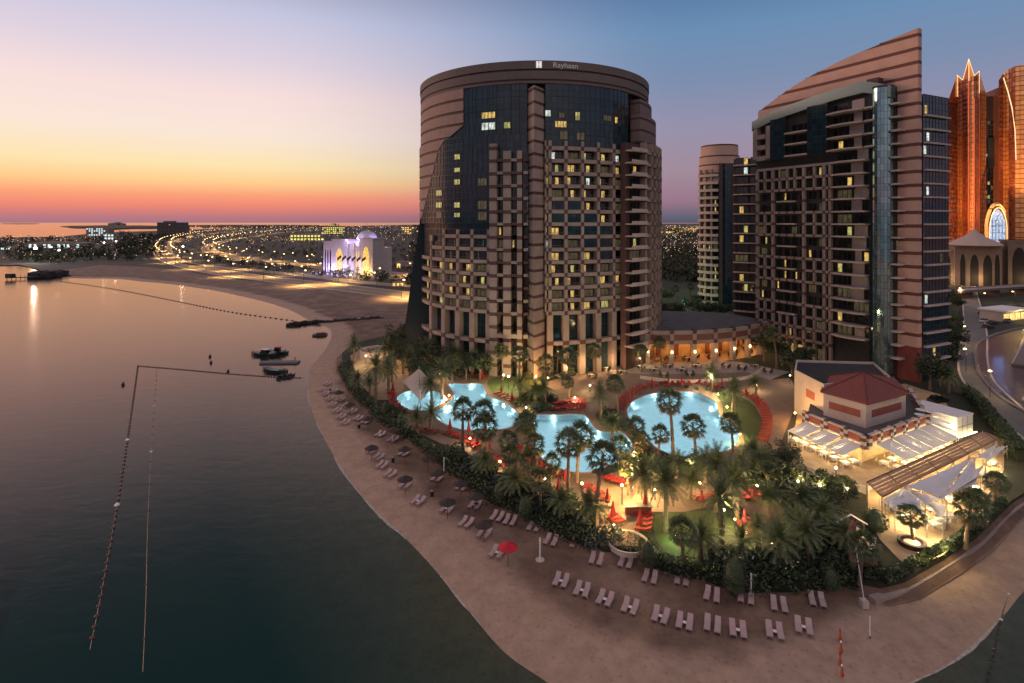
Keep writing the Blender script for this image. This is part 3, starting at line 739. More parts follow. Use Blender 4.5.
# roof sign: two tall bars and pale lettering on the crown band
SIGN = mat('sign_letters', (.7, .7, .7), .5, emit=(1, 1, 1), es=.55)
SIGND = mat('dim_sign_letters', (.35, .35, .35), .5, emit=(1, 1, 1), es=.10)
sg = thing('roof_sign', 'pale lettering beginning with two tall bars on the crown of the round hotel', 'sign', P(alpha(537.5), 82, .3), world=True)
b = MB()
for px in (537.3, 540.4):
    a = alpha(px); block(b, P, a-.0085, a+.0085, 81.05, 82.75, .26, .42)
a = alpha(538.8); block(b, P, a-.01, a+.01, 81.75, 82.05, .26, .40)
b.build('logo', SIGN, sg)
def text_on(parent, txt, P, s0, R, z, size, d, m, name='lettering', stretch=1.0):
    cu = bpy.data.curves.new('lettering', 'FONT'); cu.body = txt; cu.size = size; cu.extrude = .04
    o = bpy.data.objects.new('lettering', cu); COL.objects.link(o); bpy.context.view_layer.update()
    me = bpy.data.meshes.new_from_object(o); bpy.data.objects.remove(o)
    for v in me.vertices:
        x, y, zz = v.co; p = Vector(P(s0+x*stretch/R, z+y, d+zz)); v.co = p-(parent.location if parent.get('_w') else Vector())
    me.materials.clear(); me.materials.append(m); o = bpy.data.objects.new(name, me); COL.objects.link(o); o.parent = parent; return o
text_on(sg, 'Rayhaan', P, alpha(552.5), HR, 81.2, 1.9, .36, SIGND, stretch=1.08)
# ------------------------------------------------------------------ the right hand tower with a sail shaped wall
TA, TB = Vector((79.6, 182.0)), Vector((100.8, 139.0))
TL = (TB-TA).length; PT = planP(TA, TB); FT = 3.4
tt = (TB-TA)/TL; tn = Vector((tt.y, -tt.x))
def sx(px, d=0.0):                          # facade coordinate seen at column px
    u = (px-512)/F; a = TA+tn*d
    return (u*a.y-a.x)/(tt.x-u*tt.y)
def sz(px, py, d=0.0): return PT(sx(px, d), 0, d)[1] and ZH(py, PT(sx(px, d), 0, d)[1])
r = thing('residence_tower', 'tall apartment tower with a pink banded wall rising like a sail to the right', 'tower', (90, 165, ZG), world=True)
D = 2.6                                     # the front volume stands this far before the sail wall
# sail wall with stone bands and dark joints
topc = [(758, 112), (764, 107.5), (779, 96), (796, 84.5), (812, 75), (828, 67), (845, 58.5), (863, 51), (891, 39), (919, 27.5)]
def sail_top(s):
    pts = [(sx(x), sz(x, y)) for x, y in topc]
    if s <= pts[0][0]: return pts[0][1]
    for (a, za), (b_, zb) in zip(pts, pts[1:]):
        if s <= b_: return za+(zb-za)*(s-a)/(b_-a)
    return pts[-1][1]
st = MB(); dk = MB(); NS = 40
s_l, s_r = sx(758), TL
z = 10.0; k = 0
base_fin = ZH(352, PT(TL, 0, 0)[1])
zs = []
while z < 92: zs.append((z, z+FT-.85, 0)); zs.append((z+FT-.85, z+FT, 1)); z += FT
for i in range(NS):
    s0, s1 = s_l+(s_r-s_l)*i/NS, s_l+(s_r-s_l)*(i+1)/NS
    t0, t1 = sail_top(s0), sail_top(s1)
    for z0, z1, kd in zs:
        if z0 >= max(t0, t1): break
        a0, a1 = min(z1, t0), min(z1, t1)
        if a0 <= z0 and a1 <= z0: continue
        a0, a1 = max(a0, z0+.01), max(a1, z0+.01); d1 = 0 if kd == 0 else -.12
        b = st if kd == 0 else dk
        b.hexa([PT(s0, z0, d1), PT(s1, z0, d1), PT(s1, z0, -1.6), PT(s0, z0, -1.6), PT(s0, a0, d1), PT(s1, a1, d1), PT(s1, a1, -1.6), PT(s0, a0, -1.6)])
st.build('sail_wall', mat('sail_stone', (.56, .345, .265), .7, var=.08, scale=.3), r); dk.build('sail_joint', mat('red_brown_joint', (.14, .05, .042), .7), r)
b = MB(); block(b, PT, sx(895), TL+.05, ZG, 10.0, -1.7, .1); b.build('red_stone_base', mat('red_base_stone', (.22, .05, .04), .7, var=.15, scale=.6), r)
# body behind
zr = ZH(93, PT(TL, 0, 0)[1])
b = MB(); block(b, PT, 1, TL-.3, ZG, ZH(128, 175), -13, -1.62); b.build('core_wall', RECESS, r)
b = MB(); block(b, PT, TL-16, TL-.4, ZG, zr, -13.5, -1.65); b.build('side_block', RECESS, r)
# front volume
gl = MB(); tl = MB(); ml = MB(); cb = MB(); sb = MB(); RW = Windows(); fr = MB()
def fz(i): return ZG+2.0+FT*i                # floor levels
front_top = [(752, 122), (775, 110), (803, 100), (835, 89), (864, 81), (878, 83), (900, 87)]
def ft(px):
    for (a, ya), (c, yc) in zip(front_top, front_top[1:]):
        if px <= c: y = ya+(yc-ya)*(px-a)/(c-a); return sz(px, y, D)
    return sz(900, 87, D)
b = MB(); s0, s1 = sx(752, D), sx(891, D)
n = 24
for i in range(n):
    a, c = s0+(s1-s0)*i/n, s0+(s1-s0)*(i+1)/n
    px = lambda s: 512+F*PT(s, 0, D)[0]/PT(s, 0, D)[1]
    ta, tb = ft(px(a)), ft(px(c))
    b.hexa([PT(a, ZG, D-1.9), PT(c, ZG, D-1.9), PT(c, ZG, .02), PT(a, ZG, .02), PT(a, ta-.6, D-1.9), PT(c, tb-.6, D-1.9), PT(c, tb-.6, .02), PT(a, ta-.6, .02)])
    b2 = cb
    fr.hexa([PT(a, ta-3.0, D+.1), PT(c, tb-3.0, D+.1), PT(c, tb-3.0, .03), PT(a, ta-3.0, .03), PT(a, ta, D+.1), PT(c, tb, D+.1), PT(c, tb, .03), PT(a, ta, .03)])
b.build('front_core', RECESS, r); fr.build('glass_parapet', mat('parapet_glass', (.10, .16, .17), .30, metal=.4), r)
zc = sz(800, 157, D)                         # the checkered screen starts below this
# pink bays upper left
for i in range(30):
    zz = fz(i)
    if zz < zc or zz+FT > ft(760)-2: continue
    block(cb, PT, sx(753, D), sx(757, D), zz, zz+FT, .1, D+.1); block(cb, PT, sx(766, D), sx(771, D), zz, zz+FT, .1, D+.15)
    block(cb, PT, sx(757, D), sx(766, D), zz-.5, zz+.9, .1, D+.5)
# dark glass strips of the upper part
for p0, p1 in ((771, 786), (808, 828)):
    zt = min(ft(p0), ft(p1))-2.6; nz = int((zt-zc)/1.7)
    panes(gl, PT, sx(p0, D), sx(p1, D), zc, zt, D+.35, max(3, int((sx(p1)-sx(p0))/1.3)), nz, 0, .008)
    mulls(ml, PT, sx(p0, D), sx(p1, D), zc, zt, D+.35, max(3, int((sx(p1)-sx(p0))/1.3)), nz, .06)
# balconies
BAL = []
def balcony(P, s0, s1, z, d0, d1, bow=.0, m=SLAB):
    b = MB(); n = 8
    for k in range(n):
        a, c = s0+(s1-s0)*k/n, s0+(s1-s0)*(k+1)/n
        da, dc = d1+bow*sin(pi*k/n), d1+bow*sin(pi*(k+1)/n)
        b.hexa([P(a, z-.28, da), P(c, z-.28, dc), P(c, z-.28, d0), P(a, z-.28, d0), P(a, z+.12, da), P(c, z+.12, dc), P(c, z+.12, d0), P(a, z+.12, d0)])
    o = b.build('balcony', m, r)
    b = MB()
    for k in range(n):
        a, c = s0+(s1-s0)*k/n, s0+(s1-s0)*(k+1)/n
        da, dc = d1+bow*sin(pi*k/n)-.08, d1+bow*sin(pi*(k+1)/n)-.08
        b.hexa([P(a, z+1.05, da), P(c, z+1.05, dc), P(c, z+1.05, dc-.06), P(a, z+1.05, da-.06), P(a, z+1.12, da), P(c, z+1.12, dc), P(c, z+1.12, dc-.06), P(a, z+1.12, da-.06)])
        for q in (0, .5): x = a+(c-a)*q; b.hexa([P(x-.03, z+.12, da), P(x+.03, z+.12, da), P(x+.03, z+.12, da-.05), P(x-.03, z+.12, da-.05), P(x-.03, z+1.08, da), P(x+.03, z+1.08, da), P(x+.03, z+1.08, da-.05), P(x-.03, z+1.08, da-.05)])
    b.m = [0]*len(b.f); q = b.build('railing', RAIL, o)
def doors(P, s0, s1, z0, z1, d, p=.2, size=5):
    lit = pick(p); RW.add(size+(1 if lit > 1 else 0), bay_window(P, s0, s1, z0, z1, d, lit, False, random.randint(0, 2)))
wallb = MB()
for i in range(1, 27):
    zz = fz(i)
    # main stack, px 830-866
    p0, p1 = (828, 864) if zz > zc else (832, 867)
    if zz+FT < ft(846)-1.5 and i > 1:
        s0, s1 = sx(p0, D), sx(p1, D); balcony(PT, s0, s1, zz, D-1.85, D+.9, 1.2)
        h = (s1-s0)/2
        doors(PT, s0+.2, s0+h, zz+.15, zz+FT-.35, D-1.8, .22, 20); doors(PT, s0+h, s1-.2, zz+.15, zz+FT-.35, D-1.8, .22, 20)
        if rnd(0, 1) < .7: block(wallb, PT, s0+h*rnd(.9, 1.3), s0+h*rnd(1.5, 1.9), zz+.15, zz+FT-.35, D-1.8, D-1.55)
    # upper stack px 786-808
    if zz > zc and zz+FT < ft(797)-2.4:
        balcony(PT, sx(786, D), sx(808, D), zz, D-1.85, D+.9, .3); doors(PT, sx(787, D), sx(807, D), zz+.15, zz+FT-.35, D-1.8, .15, 8)
    # small stacks px 867-878 and 889-898
    if zz+FT < ft(872):
        if zz > zc: balcony(PT, sx(866, D), sx(877, D), zz, D-1.8, D+.8, .2)
        balcony(PT, sx(889.5, D), sx(899, D), zz, -.02, D-.3, .2); doors(PT, sx(890, 0), sx(898, 0), zz+.15, zz+FT-.35, .05, .3, 6)
wallb.build('party_wall', SLAB, r)
# rounded glass column, mirror glass
pg = PT(sx(878, D), 0, D-.6); RC = 2.5
PC = cylP(pg[0]+1.0, pg[1], RC)
zt = ft(883)-.5; nz = int((zt-ZG)/1.7)
panes(tl, PC, -1.75, 1.0, ZG+1, zt, 0, 9, nz, 0, .004, .03); mulls(ml, PC, -1.75, 1.0, ZG+1, zt, 0, 9, nz, .05/RC, .06, .04)
b = MB(); b.lathe((pg[0]+1.0, pg[1], ZG), [(RC-.15, 0), (RC-.15, zt-ZG)], 24); b.lathe((pg[0]+1, pg[1], zt), [(RC+.05, -.4), (RC+.05, .1)], 24); b.build('column_core', RECESS, r)
b = MB(); b.box((pg[0]+.3, pg[1]+2, zt), (3, 3, 2.6), .5); b.build('plant_room', BROWN, r)
panes(gl, PT, sx(866.5, D), sx(875, D), ZG+3, ft(870)-1, D-1.2, 4, nz, 0, .008)
tl.build('mirror_glass_column', TEAL, r)
# checkered screen, px 757-829, with open double-height loggias
cpx = [757, 764.5, 772.5, 779.5, 787, 794.5, 803.5, 814, 824, 830]
cs = [sx(x, D) for x in cpx]
ni = int((zc-fz(1))/FT)
def openbay(c, i):                           # double-height openings of the screen
    up = ni-i
    if up < 2 or i < 3: return 0
    k = up % 2 == 0; pr = (up-2)//2
    if 2 <= c <= 5: return 2 if k else 1
    if c in (0, 1, 6, 7) and pr % 2 == 0: return 2 if k else 1
    return 0
RD = D-.75
for c, s in enumerate(cs):
    for i in range(1, ni+1):
        if c in (1, 3, 4, 5, 7) and openbay(c, i) and openbay(c-1, i):
            if openbay(c, i) == 1 : block(sb, PT, s-.3, s+.3, fz(i)-.45, fz(i)+.32, RD, D+.1)
            continue
        zz = fz(i); hw = .30 if c not in (0, 2, 6, 8, 9) else .42
        block(sb, PT, s-hw, s+hw, zz-.5, zz+.35, RD, D+.16); block(cb, PT, s-hw, s+hw, zz+.35, min(zz+FT-.5, zc), RD, D+.12)
    block(cb, PT, s-.36, s+.36, ZG, fz(1)-.5, RD, D+.12)
for c in range(len(cs)-1):
    for i in range(1, ni+1):
        zz = fz(i); s0, s1 = cs[c]+.30, cs[c+1]-.30
        ob = openbay(c, i)
        if ob != 2: block(cb, PT, s0, s1, zz-.42, zz+.30, RD, D+.05)
        doors(PT, s0, s1, zz+.30, zz+FT-.42, RD+.1 if not ob else D-1.8, .12, 3 if not ob else 2)
for i in range(3, ni+1):
    up = ni-i
    if up >= 2 and up % 2 == 0: balcony(PT, cs[2]+.9, cs[5]-.3, fz(i), D-1.6, D-.5, .5)
for i in (ni+1,): block(cb, PT, cs[0], cs[-1], fz(i)-.45, fz(i)+.3, D-1.6, D+.05, 0, 3)
# warm lobby at the foot
for c in range(3, 8):
    RW.add(30, (lambda c: lambda b: b.quad(PT(cs[c]+.4, ZG+.3, D-1.2), PT(cs[c+1]-.4, ZG+.3, D-1.2), PT(cs[c+1]-.4, ZG+3.4, D-1.2), PT(cs[c]+.4, ZG+3.4, D-1.2), 2 if c < 6 else 5))(c))
# right side of the tower: dark glass and pale slabs
PSd = planP(TB+Vector((.0, .0))-tn*1.8, TB-tn*13.5)
Ls = 11.7; nz = int((zr-ZG)/1.7)
panes(gl, PSd, .2, Ls, ZG, zr, .02, 8, nz, 0, .008); mulls(ml, PSd, .2, Ls, ZG, zr, .02, 8, nz, .06)
for i in range(1, 25):
    if fz(i)+FT < zr: balcony(PSd, .3, Ls*.97, fz(i), 0, .9, .15)
for i in range(1, 24):
    if rnd(0, 1) < .35 and fz(i)+3 < zr: RW.add(50, (lambda i, s, q: lambda b: b.quad(PSd(s, fz(i)+.5, .08), PSd(s+1.1, fz(i)+.5, .08), PSd(s+1.1, fz(i)+2.6, .08), PSd(s, fz(i)+2.6, .08), q))(i, rnd(.3, 8), random.choice([2, 4, 5])))
gl.build('glass_curtain_wall', GLASS, r); ml.build('mullion', MULL, r); cb.build('stone_frame', STONE, r); sb.build('dark_square', mat('red_brown_square', (.12, .042, .038), .7), r)
# rear wing with balconies, px 740-757
wc = Vector((512-512+ (748-512)/F*196, 196.0)); PWg = planP(wc+Vector((-4.2, 2)), wc+Vector((5, -4))); wz = ZH(158, 194)
b = MB(); block(b, PWg, 0, 11, ZG, wz, -7, -.1); b.build('rear_wing', RECESS, r)
for i in range(2, 22):
    if fz(i) < wz:
        balcony(PWg, 0, 10.5, fz(i), -.1, 1.3, .3)
        doors(PWg, .3, 5, fz(i)+.15, fz(i)+FT-.35, 0, .3, 4); doors(PWg, 5.2, 10, fz(i)+.15, fz(i)+FT-.35, 0, .3, 4)
RW.build(r, WM)

# ------------------------------------------------------------------ slim tower between the two
mx, my, mr_ = 97.0, 262.0, 9.9
r = thing('slim_tower', 'slim distant apartment tower with a rounded pink top and a dark glass strip', 'tower', (mx, my, ZG), world=True)
PM = cylP(mx, my, mr_); ztop = ZH(145, 258)
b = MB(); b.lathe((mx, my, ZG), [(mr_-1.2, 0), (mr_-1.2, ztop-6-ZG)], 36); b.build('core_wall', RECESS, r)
b = MB(); d = MB()
cap = [(ztop-17, 1.0), (ztop-13, 1.0), (ztop-9, .97), (ztop-5, .9), (ztop, .80)]
for k in range(4):
    for (bb, z0, z1, f) in ((b, cap[k][0], cap[k+1][0]-.7, cap[k][1]), (d, cap[k+1][0]-.7, cap[k+1][0], cap[k][1]-.015)):
        bb.lathe((mx, my, z0), [(mr_*f*.93, 0), (mr_*f*.93, z1-z0)], 36)
b.build('rounded_cap', mat('sail_stone', (.4, .3, .2)), r); d.build('cap_band', BROWN, r)
gl = MB(); panes(gl, PM, -.22, .22, ZG, ztop-9, .2, 4, 42, 0, .006); panes(gl, PM, .4, 1.2, ZG, ztop-12, .05, 8, 38, 0, .006); gl.build('glass_strip', GLASS, r)
b = MB(); block(b, PM, -.36, -.22, ZG, ztop-9, -.5, .5, 0, 2); block(b, PM, .22, .36, ZG, ztop-9, -.5, .5, 0, 2); b.build('dark_pier', BROWN, r)
W2 = Windows()
cb = MB(); sb = MB()
for i in range(21):
    zz = ZG+3+FT*i
    if zz > ztop-14: break
    b = MB(); block(b, PM, -1.5, -.4, zz-.3, zz+.9, -1.3, .5, 0, 8); b.build('balcony', SLAB, r)
    b = MB(); block(b, PM, .42, 1.4, zz-.3, zz+.5, -1.3, .7, 0, 6); b.build('balcony', SLAB, r)
    for s0 in (-1.35, -1.0, -.7): block(cb, PM, s0-.03, s0+.03, zz+.9, zz+FT-.3, -1.2, .3)
    for s0 in (-1.3, -.95, -.65, .5, .8):
        lit = pick(.25)
        W2.add(1 if lit < 2 else 3, bay_window(PM, s0, s0+.22, zz+.4, zz+FT-.3, -.9 if s0 < 0 else .12, lit, False, 1))
cb.build('stone_frame', STONE, r); W2.build(r, WM, 90)

# ------------------------------------------------------------------ the two copper glass towers and the gatehouse with arches
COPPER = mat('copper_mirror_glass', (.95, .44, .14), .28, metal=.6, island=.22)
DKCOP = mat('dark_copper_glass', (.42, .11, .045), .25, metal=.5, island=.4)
COPST = mat('red_granite', (.20, .07, .045), .6, var=.15, scale=.3)
LED = mat('golden_light_line', (1, .8, .5), .5, emit=(1, .70, .32), es=1.1)
def copper_tower(name, label, pts, ztops, crown):
    # pts: plan corners from left to right along the visible front; each face is a facet
    r = thing(name, label, 'tower', (pts[0][0], pts[0][1], 0), world=True, group='copper glass towers')
    for k in range(len(pts)-1):
        A, B_ = Vector(pts[k]), Vector(pts[k+1]); P = planP(A, B_); l = (B_-A).length; z1 = min(ztops[k], ztops[k+1])
        kind = crown[k]
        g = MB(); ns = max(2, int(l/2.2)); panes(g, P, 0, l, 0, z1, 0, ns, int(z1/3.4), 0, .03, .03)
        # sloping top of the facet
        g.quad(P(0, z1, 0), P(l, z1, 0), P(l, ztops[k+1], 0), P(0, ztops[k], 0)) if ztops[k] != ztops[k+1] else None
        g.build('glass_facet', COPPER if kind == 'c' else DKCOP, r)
        m = MB()
        for i in range(int(z1/3.4)+1): block(m, P, 0, l, i*3.4-.35, i*3.4+.1, -.2, .12 if kind == 'c' else .5)
        for i in range(ns+1): block(m, P, l*i/ns-.10, l*i/ns+.10, 0, z1, -.2, .2)
        m.build('spandrel', COPST, r)
    # core behind
    pl = [Vector(p) for p in pts]; cen = sum(pl, Vector((0, 0)))/len(pl)+Vector((9, 14))
    b = MB(); poly = [p+(cen-p)*.03 for p in pl]+[pl[-1]+Vector((8, 22)), pl[0]+Vector((8, 26))]
    if area(poly) < 0: poly = poly[::-1]
    b.prism(poly, 0, min(ztops)-2); b.build('core_wall', COPST, r)
    return r
d1 = 392.0
X = lambda px, d: (px-512)/F*d
p1 = [(X(941, 414), 414.), (X(948, 409), 409.), (X(957, 417), 417.), (X(962.5, 411), 411.), (X(968.5, 405), 405.), (X(974, 402), 402.), (X(979, 401), 401.), (X(986, 406), 406.)]
z1 = [ZH(128, 405), ZH(100, 405), ZH(71, 405), ZH(77, 402), ZH(57, 400), ZH(75, 399), ZH(70, 398), ZH(92, 402)]
UPL = []
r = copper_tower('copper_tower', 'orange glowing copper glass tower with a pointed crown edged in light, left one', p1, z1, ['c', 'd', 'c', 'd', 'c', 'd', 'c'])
b = MB()
for i, y0 in ((2, 140), (4, 120), (6, 140)):
    x, y = p1[i]; b.beam((x-.3, y-.6, ZH(y0, y)), (x-.3, y-.6, z1[i]), .20, 0, 4)
for i in range(2, 6): b.beam((p1[i][0]-.3, p1[i][1]-.6, z1[i]), (p1[i+1][0]-.3, p1[i+1][1]-.6, z1[i+1]), .20, 0, 4)
b.build('light_line', LED, r)
b = MB()
for i in (2, 3, 4, 5, 6):
    x, y = p1[i]; b.box((x-.1, y-.5, 0), (.9, .9, z1[i]-16), .4)
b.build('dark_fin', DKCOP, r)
for i in range(3, 34, 2):
    b = MB(); x, y = p1[1]; b.box((x-2, y-1.0, i*3.4), (4.5, 2.0, 1.1), .6); b.build('balcony', COPST, r)
p2 = [(X(999, 402), 402.), (X(1003, 402), 402.), (X(1009, 396), 396.), (X(1015, 391), 391.), (X(1030, 386), 386.), (X(1050, 390), 390.)]
z2 = [ZH(80, 402), ZH(73, 400), ZH(69, 396), ZH(66, 391), ZH(64, 386), ZH(80, 390)]
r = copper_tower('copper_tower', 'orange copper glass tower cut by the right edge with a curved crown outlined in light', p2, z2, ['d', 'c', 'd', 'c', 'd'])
b = MB(); pts = [(1004.5, 78), (1009, 92), (1013, 108), (1016, 130), (1017, 160)]
pp = [W(x, y, 395-(x-1004)*1.95) - Vector((1.2, .6, 0)) for x, y in pts]; b.tube(pp, [.3]*5, 4); b.build('light_line', LED, r)
for x, y, z, to, an in ((286, 372, 27, (326, 408, 45), 75), (292, 370, 27, (330, 404, 85), 75), (300, 366, 27, (334, 402, 75), 60), (318, 366, 27, (354, 396, 92), 40), (322, 362, 27, (357, 392, 100), 40)):
    spot((x, y, z), to, 170000, (1, .50, .17), an)  # unseen floodlights added to brighten the orange of the copper towers
# link block between them
r = thing('link_block', 'dark recessed glass block joining the two copper towers above the great arch', 'building', (X(993, 420), 420, 0), world=True)
PL = planP((X(984, 412), 412.), (X(1003, 408), 408.)); ll = Vector(PL(0, 0, 0)).xy; wl = hypot(X(1003, 408)-X(984, 412), 4)
b = MB(); block(b, PL, 0, wl, 0, ZH(96, 410), -12, 0); b.build('core_wall', mat('link_dark', (.035, .022, .02), .6), r)
W3 = Windows()
for i in range(33):
    for j in range(6):
        lit = pick(.22) if 14 < i < 26 else (5 if rnd(0, 1) < .1 else 1)
        W3.add(lit > 1, (lambda i, j, lit: lambda b: b.quad(PL(wl*(j+.15)/6, 4+i*3.4, .06), PL(wl*(j+.85)/6, 4+i*3.4, .06), PL(wl*(j+.85)/6, 6.4+i*3.4, .06), PL(wl*(j+.15)/6, 6.4+i*3.4, .06), lit))(i, j, lit))
b = MB(); block(b, PL, wl*.15, wl*.85, ZH(167, 405), ZH(137, 405), .1, 1.6); b.build('sky_bridge', mat('bridge_dark', (.02, .022, .022), .3), r)
W3.build(r, WM, 60)
def arch_pts(w, h, spring, n=8):             # pointed arch outline, x from -w/2 to w/2
    out = [(-w/2, 0), (-w/2, spring)]
    for i in range(1, n): t = i/n; out.append((-w/2*(1-t**1.5), spring+(h-spring)*sin(t*pi/2)**.9))
    out.append((0, h)); right_ = [(-x, z) for x, z in out[::-1][1:]]
    return out+right_
def arch_fill(b, P, s, w, h, spring, d, m=0):
    p = arch_pts(w, h, spring); n = len(p)
    for i in range(n//2):
        a, c = p[i], p[i+1]; a2, c2 = p[n-1-i], p[n-2-i]
        if (c[0], c[1]) == (c2[0], c2[1]): b.tri(P(s+a[0], a[1], d), P(s+a2[0], a2[1], d), P(s+c[0], c[1], d), m)
        else: b.quad(P(s+a[0], a[1], d), P(s+a2[0], a2[1], d), P(s+c2[0], c2[1], d), P(s+c[0], c[1], d), m)
def arch_line(b, P, s, w, h, spring, d, rr, m=0):
    pts = [Vector(P(s+x, z, d)) for x, z in arch_pts(w, h, spring)]; b.tube(pts, [rr]*len(pts), 4, m)
# great arch
r = thing('great_arch', 'tall pointed arch with a glowing blue white window between the copper towers', 'arch', (X(997, 385), 385, 0), world=True)
PG = planP((X(983, 386), 386.), (X(1011, 384), 384.)); wg = X(1011, 384)-X(983, 386)
hA = ZH(204, 385)
b = MB(); arch_line(b, PG, wg/2, wg*.74, hA, hA*.72, 0, 1.3); b.build('arch_frame', mat('gold_stone', (.45, .30, .14), .7), r)
b = MB(); arch_line(b, PG, wg/2, wg*.62, hA*.95, hA*.70, 1.4, .25); b.build('light_line', LED, r)
g = litmat('blue_white_glass', (.55, .72, 1), .9)
b = MB(); arch_fill(b, PG, wg/2, wg*.58, hA*.93, hA*.70, .3); b.build('arch_window', g, r)
b = MB()
for i in range(1, 5): block(b, PG, wg/2-wg*.29+wg*.58*i/5-.12, wg/2-wg*.29+wg*.58*i/5+.12, 0, hA*.8, .35, .5)
for i in range(1, 9): block(b, PG, wg/2-wg*.29, wg/2+wg*.29, hA*.72*i/8-.12, hA*.72*i/8+.12, .35, .5)
b.build('window_bar', MULL, r)
# gatehouse
def gatehouse(name, label, px0, px1, ybase, ytop, d, rz, arches, tent=None):
    A = Vector((X(px0, d), d)); B_ = Vector((X(px1, d-rz), d-rz)); P = planP(A, B_); l = (B_-A).length; h = ZH(ytop, d)
    r = thing(name, label, 'gatehouse', (A.x, A.y, 0), world=True)
    b = MB(); block(b, P, 0, l, 0, h, -16, 0); block(b, P, -.5, l+.5, h-1.2, h, -16.5, .4); b.build('stone_wall', mat('tan_stone', (.24, .165, .12), .8, var=.12, scale=.3), r)
    for f, ww, hh, glow in arches:
        b = MB(); arch_fill(b, P, l*f, ww, h*hh, h*hh*.68, .06); o = b.build('arch_opening', mat('dark_opening', (.02, .015, .012), .8), r)
        b = MB(); arch_line(b, P, l*f, ww+.5, h*hh+.4, h*hh*.68, .25, .16 if not glow else .28); b.build('light_line', LED, o)
    lamp(Vector(P(l*.5, 6, 5)), 2500, (1, .68, .34), .5, r)
    if tent:
        c = Vector(P(l*.5, 0, -8)); rr, hh = tent
        b = MB(); prof = [(rr*1.0, 0), (rr*1.02, .4), (rr*.72, hh*.30), (rr*.45, hh*.50), (rr*.22, hh*.74), (rr*.08, hh*.95), (.15, hh*1.05)]
        b.lathe((c.x, c.y, h+.3), prof, 12); b.build('tent_roof', mat('pale_tent_canvas', (.42, .33, .28), .85), r)
        b = MB(); b.lathe((c.x, c.y, h+.3+hh*1.05), [(.2, 0), (.12, 1.6), (.02, 2.6)], 6); b.build('finial', METAL, r)
    return r
gatehouse('gatehouse', 'tan stone gatehouse with a pale pointed tent roof and tall arches outlined in light', 955, 1002, 287, 246, 352, 10, [(.17, 2.6, .82, 1), (.42, 4.2, .80, 0), (.70, 4.4, .80, 0), (.90, 2.4, .82, 1)], (14.5, 10))
gatehouse('gatehouse', 'tan stone gate wing with a lit arch cut by the right edge', 1008, 1046, 290, 240, 345, 8, [(.30, 6.5, .85, 1), (.75, 6.5, .85, 1)])
gatehouse('gatehouse', 'low tan wing with slender lit arches beside the dark tower side', 938, 955, 285, 250, 360, 6, [(.25, 2.4, .85, 1), (.6, 2.4, .85, 1)])
# ------------------------------------------------------------------ curved restaurant pavilion between the towers
cx, cy, PR = 44.0, 204.0, 47.0                # its front is an arc bulging towards the pools
def arcpx(px, R=PR):
    u = (px-512)/F; a = u*u+1; bq = -2*(u*cx+cy); c = cx*cx+cy*cy-R*R
    D_ = bq*bq-4*a*c; y = (-bq-sqrt(max(D_, 0)))/(2*a); return atan2(u*y-cx, cy-y)
r = thing('restaurant_pavilion', 'low curved pavilion with a checkered parapet and a warmly lit arcade', 'pavilion', (cx, 158, ZG), world=True)
PA = cylP(cx, cy, PR); a0, a1 = arcpx(624), arcpx(774); hP = 10.6; n = 9
st = MB(); sq = MB(); rp = MB()
al = [a0+(a1-a0)*i/n for i in range(n+1)]
for a in al:
    hw = .55/PR
    for k, (z0, z1) in enumerate(((ZG, ZG+5.6), (ZG+5.6, ZG+6.7), (ZG+6.7, ZG+8.5), (ZG+8.5, hP+.4))):
        block(st if k % 2 == 0 else sq, PA, a-hw, a+hw, z0, z1, -1.2, .18)
block(st, PA, a0, a1, ZG+5.7, ZG+6.6, -1, .02, 0, 36); block(st, PA, a0, a1, hP-1.0, hP, -1, .05, 0, 36)
block(rp, PA, a0, a1, ZG+6.6, hP-1.0, -1, -.1, 0, 36)
st.build('stone_frame', STONE, r); sq.build('dark_square', BROWN, r); rp.build('red_brown_panel', mat('panel_red_stone', (.19, .075, .05), .75, var=.12, scale=.8), r)
roofp = [Vector(PA(a0+(a1-a0)*i/30, 0, -1)[:2]) for i in range(31)]+[Vector((75, 196)), Vector((40, 203))]
b = MB(); b.prism(roofp if area(roofp) > 0 else roofp[::-1], ZG+5.4, hP-1.2); rf = b.build('roof', ROOF, r)
b = MB(); q = G(745, 323, hP-1); b.lathe((q.x, q.y, hP-1.2), [(3.4, 0), (3.4, .3), (.2, .6)], 20); b.build('roof_dome', mat('roof_disc', (.05, .05, .055), .8), rf)
b = MB(); block(b, PA, a0, a1, ZG, ZG+5.4, -9.2, -9, 0, 20); b.build('back_wall', mat('warm_interior', (.50, .30, .13), .8, var=.3, scale=.5), r)
b = MB(); block(b, PA, a0, a1, ZG, ZG+.06, -9, -.6, 0, 20); b.build('floor', mat('inner_floor', (.3, .18, .1), .5), r)
b = MB()
for k in range(18):
    a = a0+(a1-a0)*(k+.5)/18; p = PA(a, ZG, -8.9); 
    if k % 2: block(b, PA, a-.02, a+.02, ZG+.3, ZG+4.2, -8.98, -8.8)
b.build('wall_panel', mat('dark_red_panel', (.16, .04, .02), .7), r)
for i in range(n):
    am = (al[i]+al[i+1])/2
    lamp(PA(am, ZG+4.4, -4.5), 620, (1, .50, .16), .3, r); lamp(PA(al[i], ZG+3.4, .6), 60, (1, .62, .25), .1, r)
    b = MB(); p = PA(al[i], ZG+3.2, .32); b.box(p, (.26, .26, .55), al[i]); b.build('wall_lamp', BULB, r)
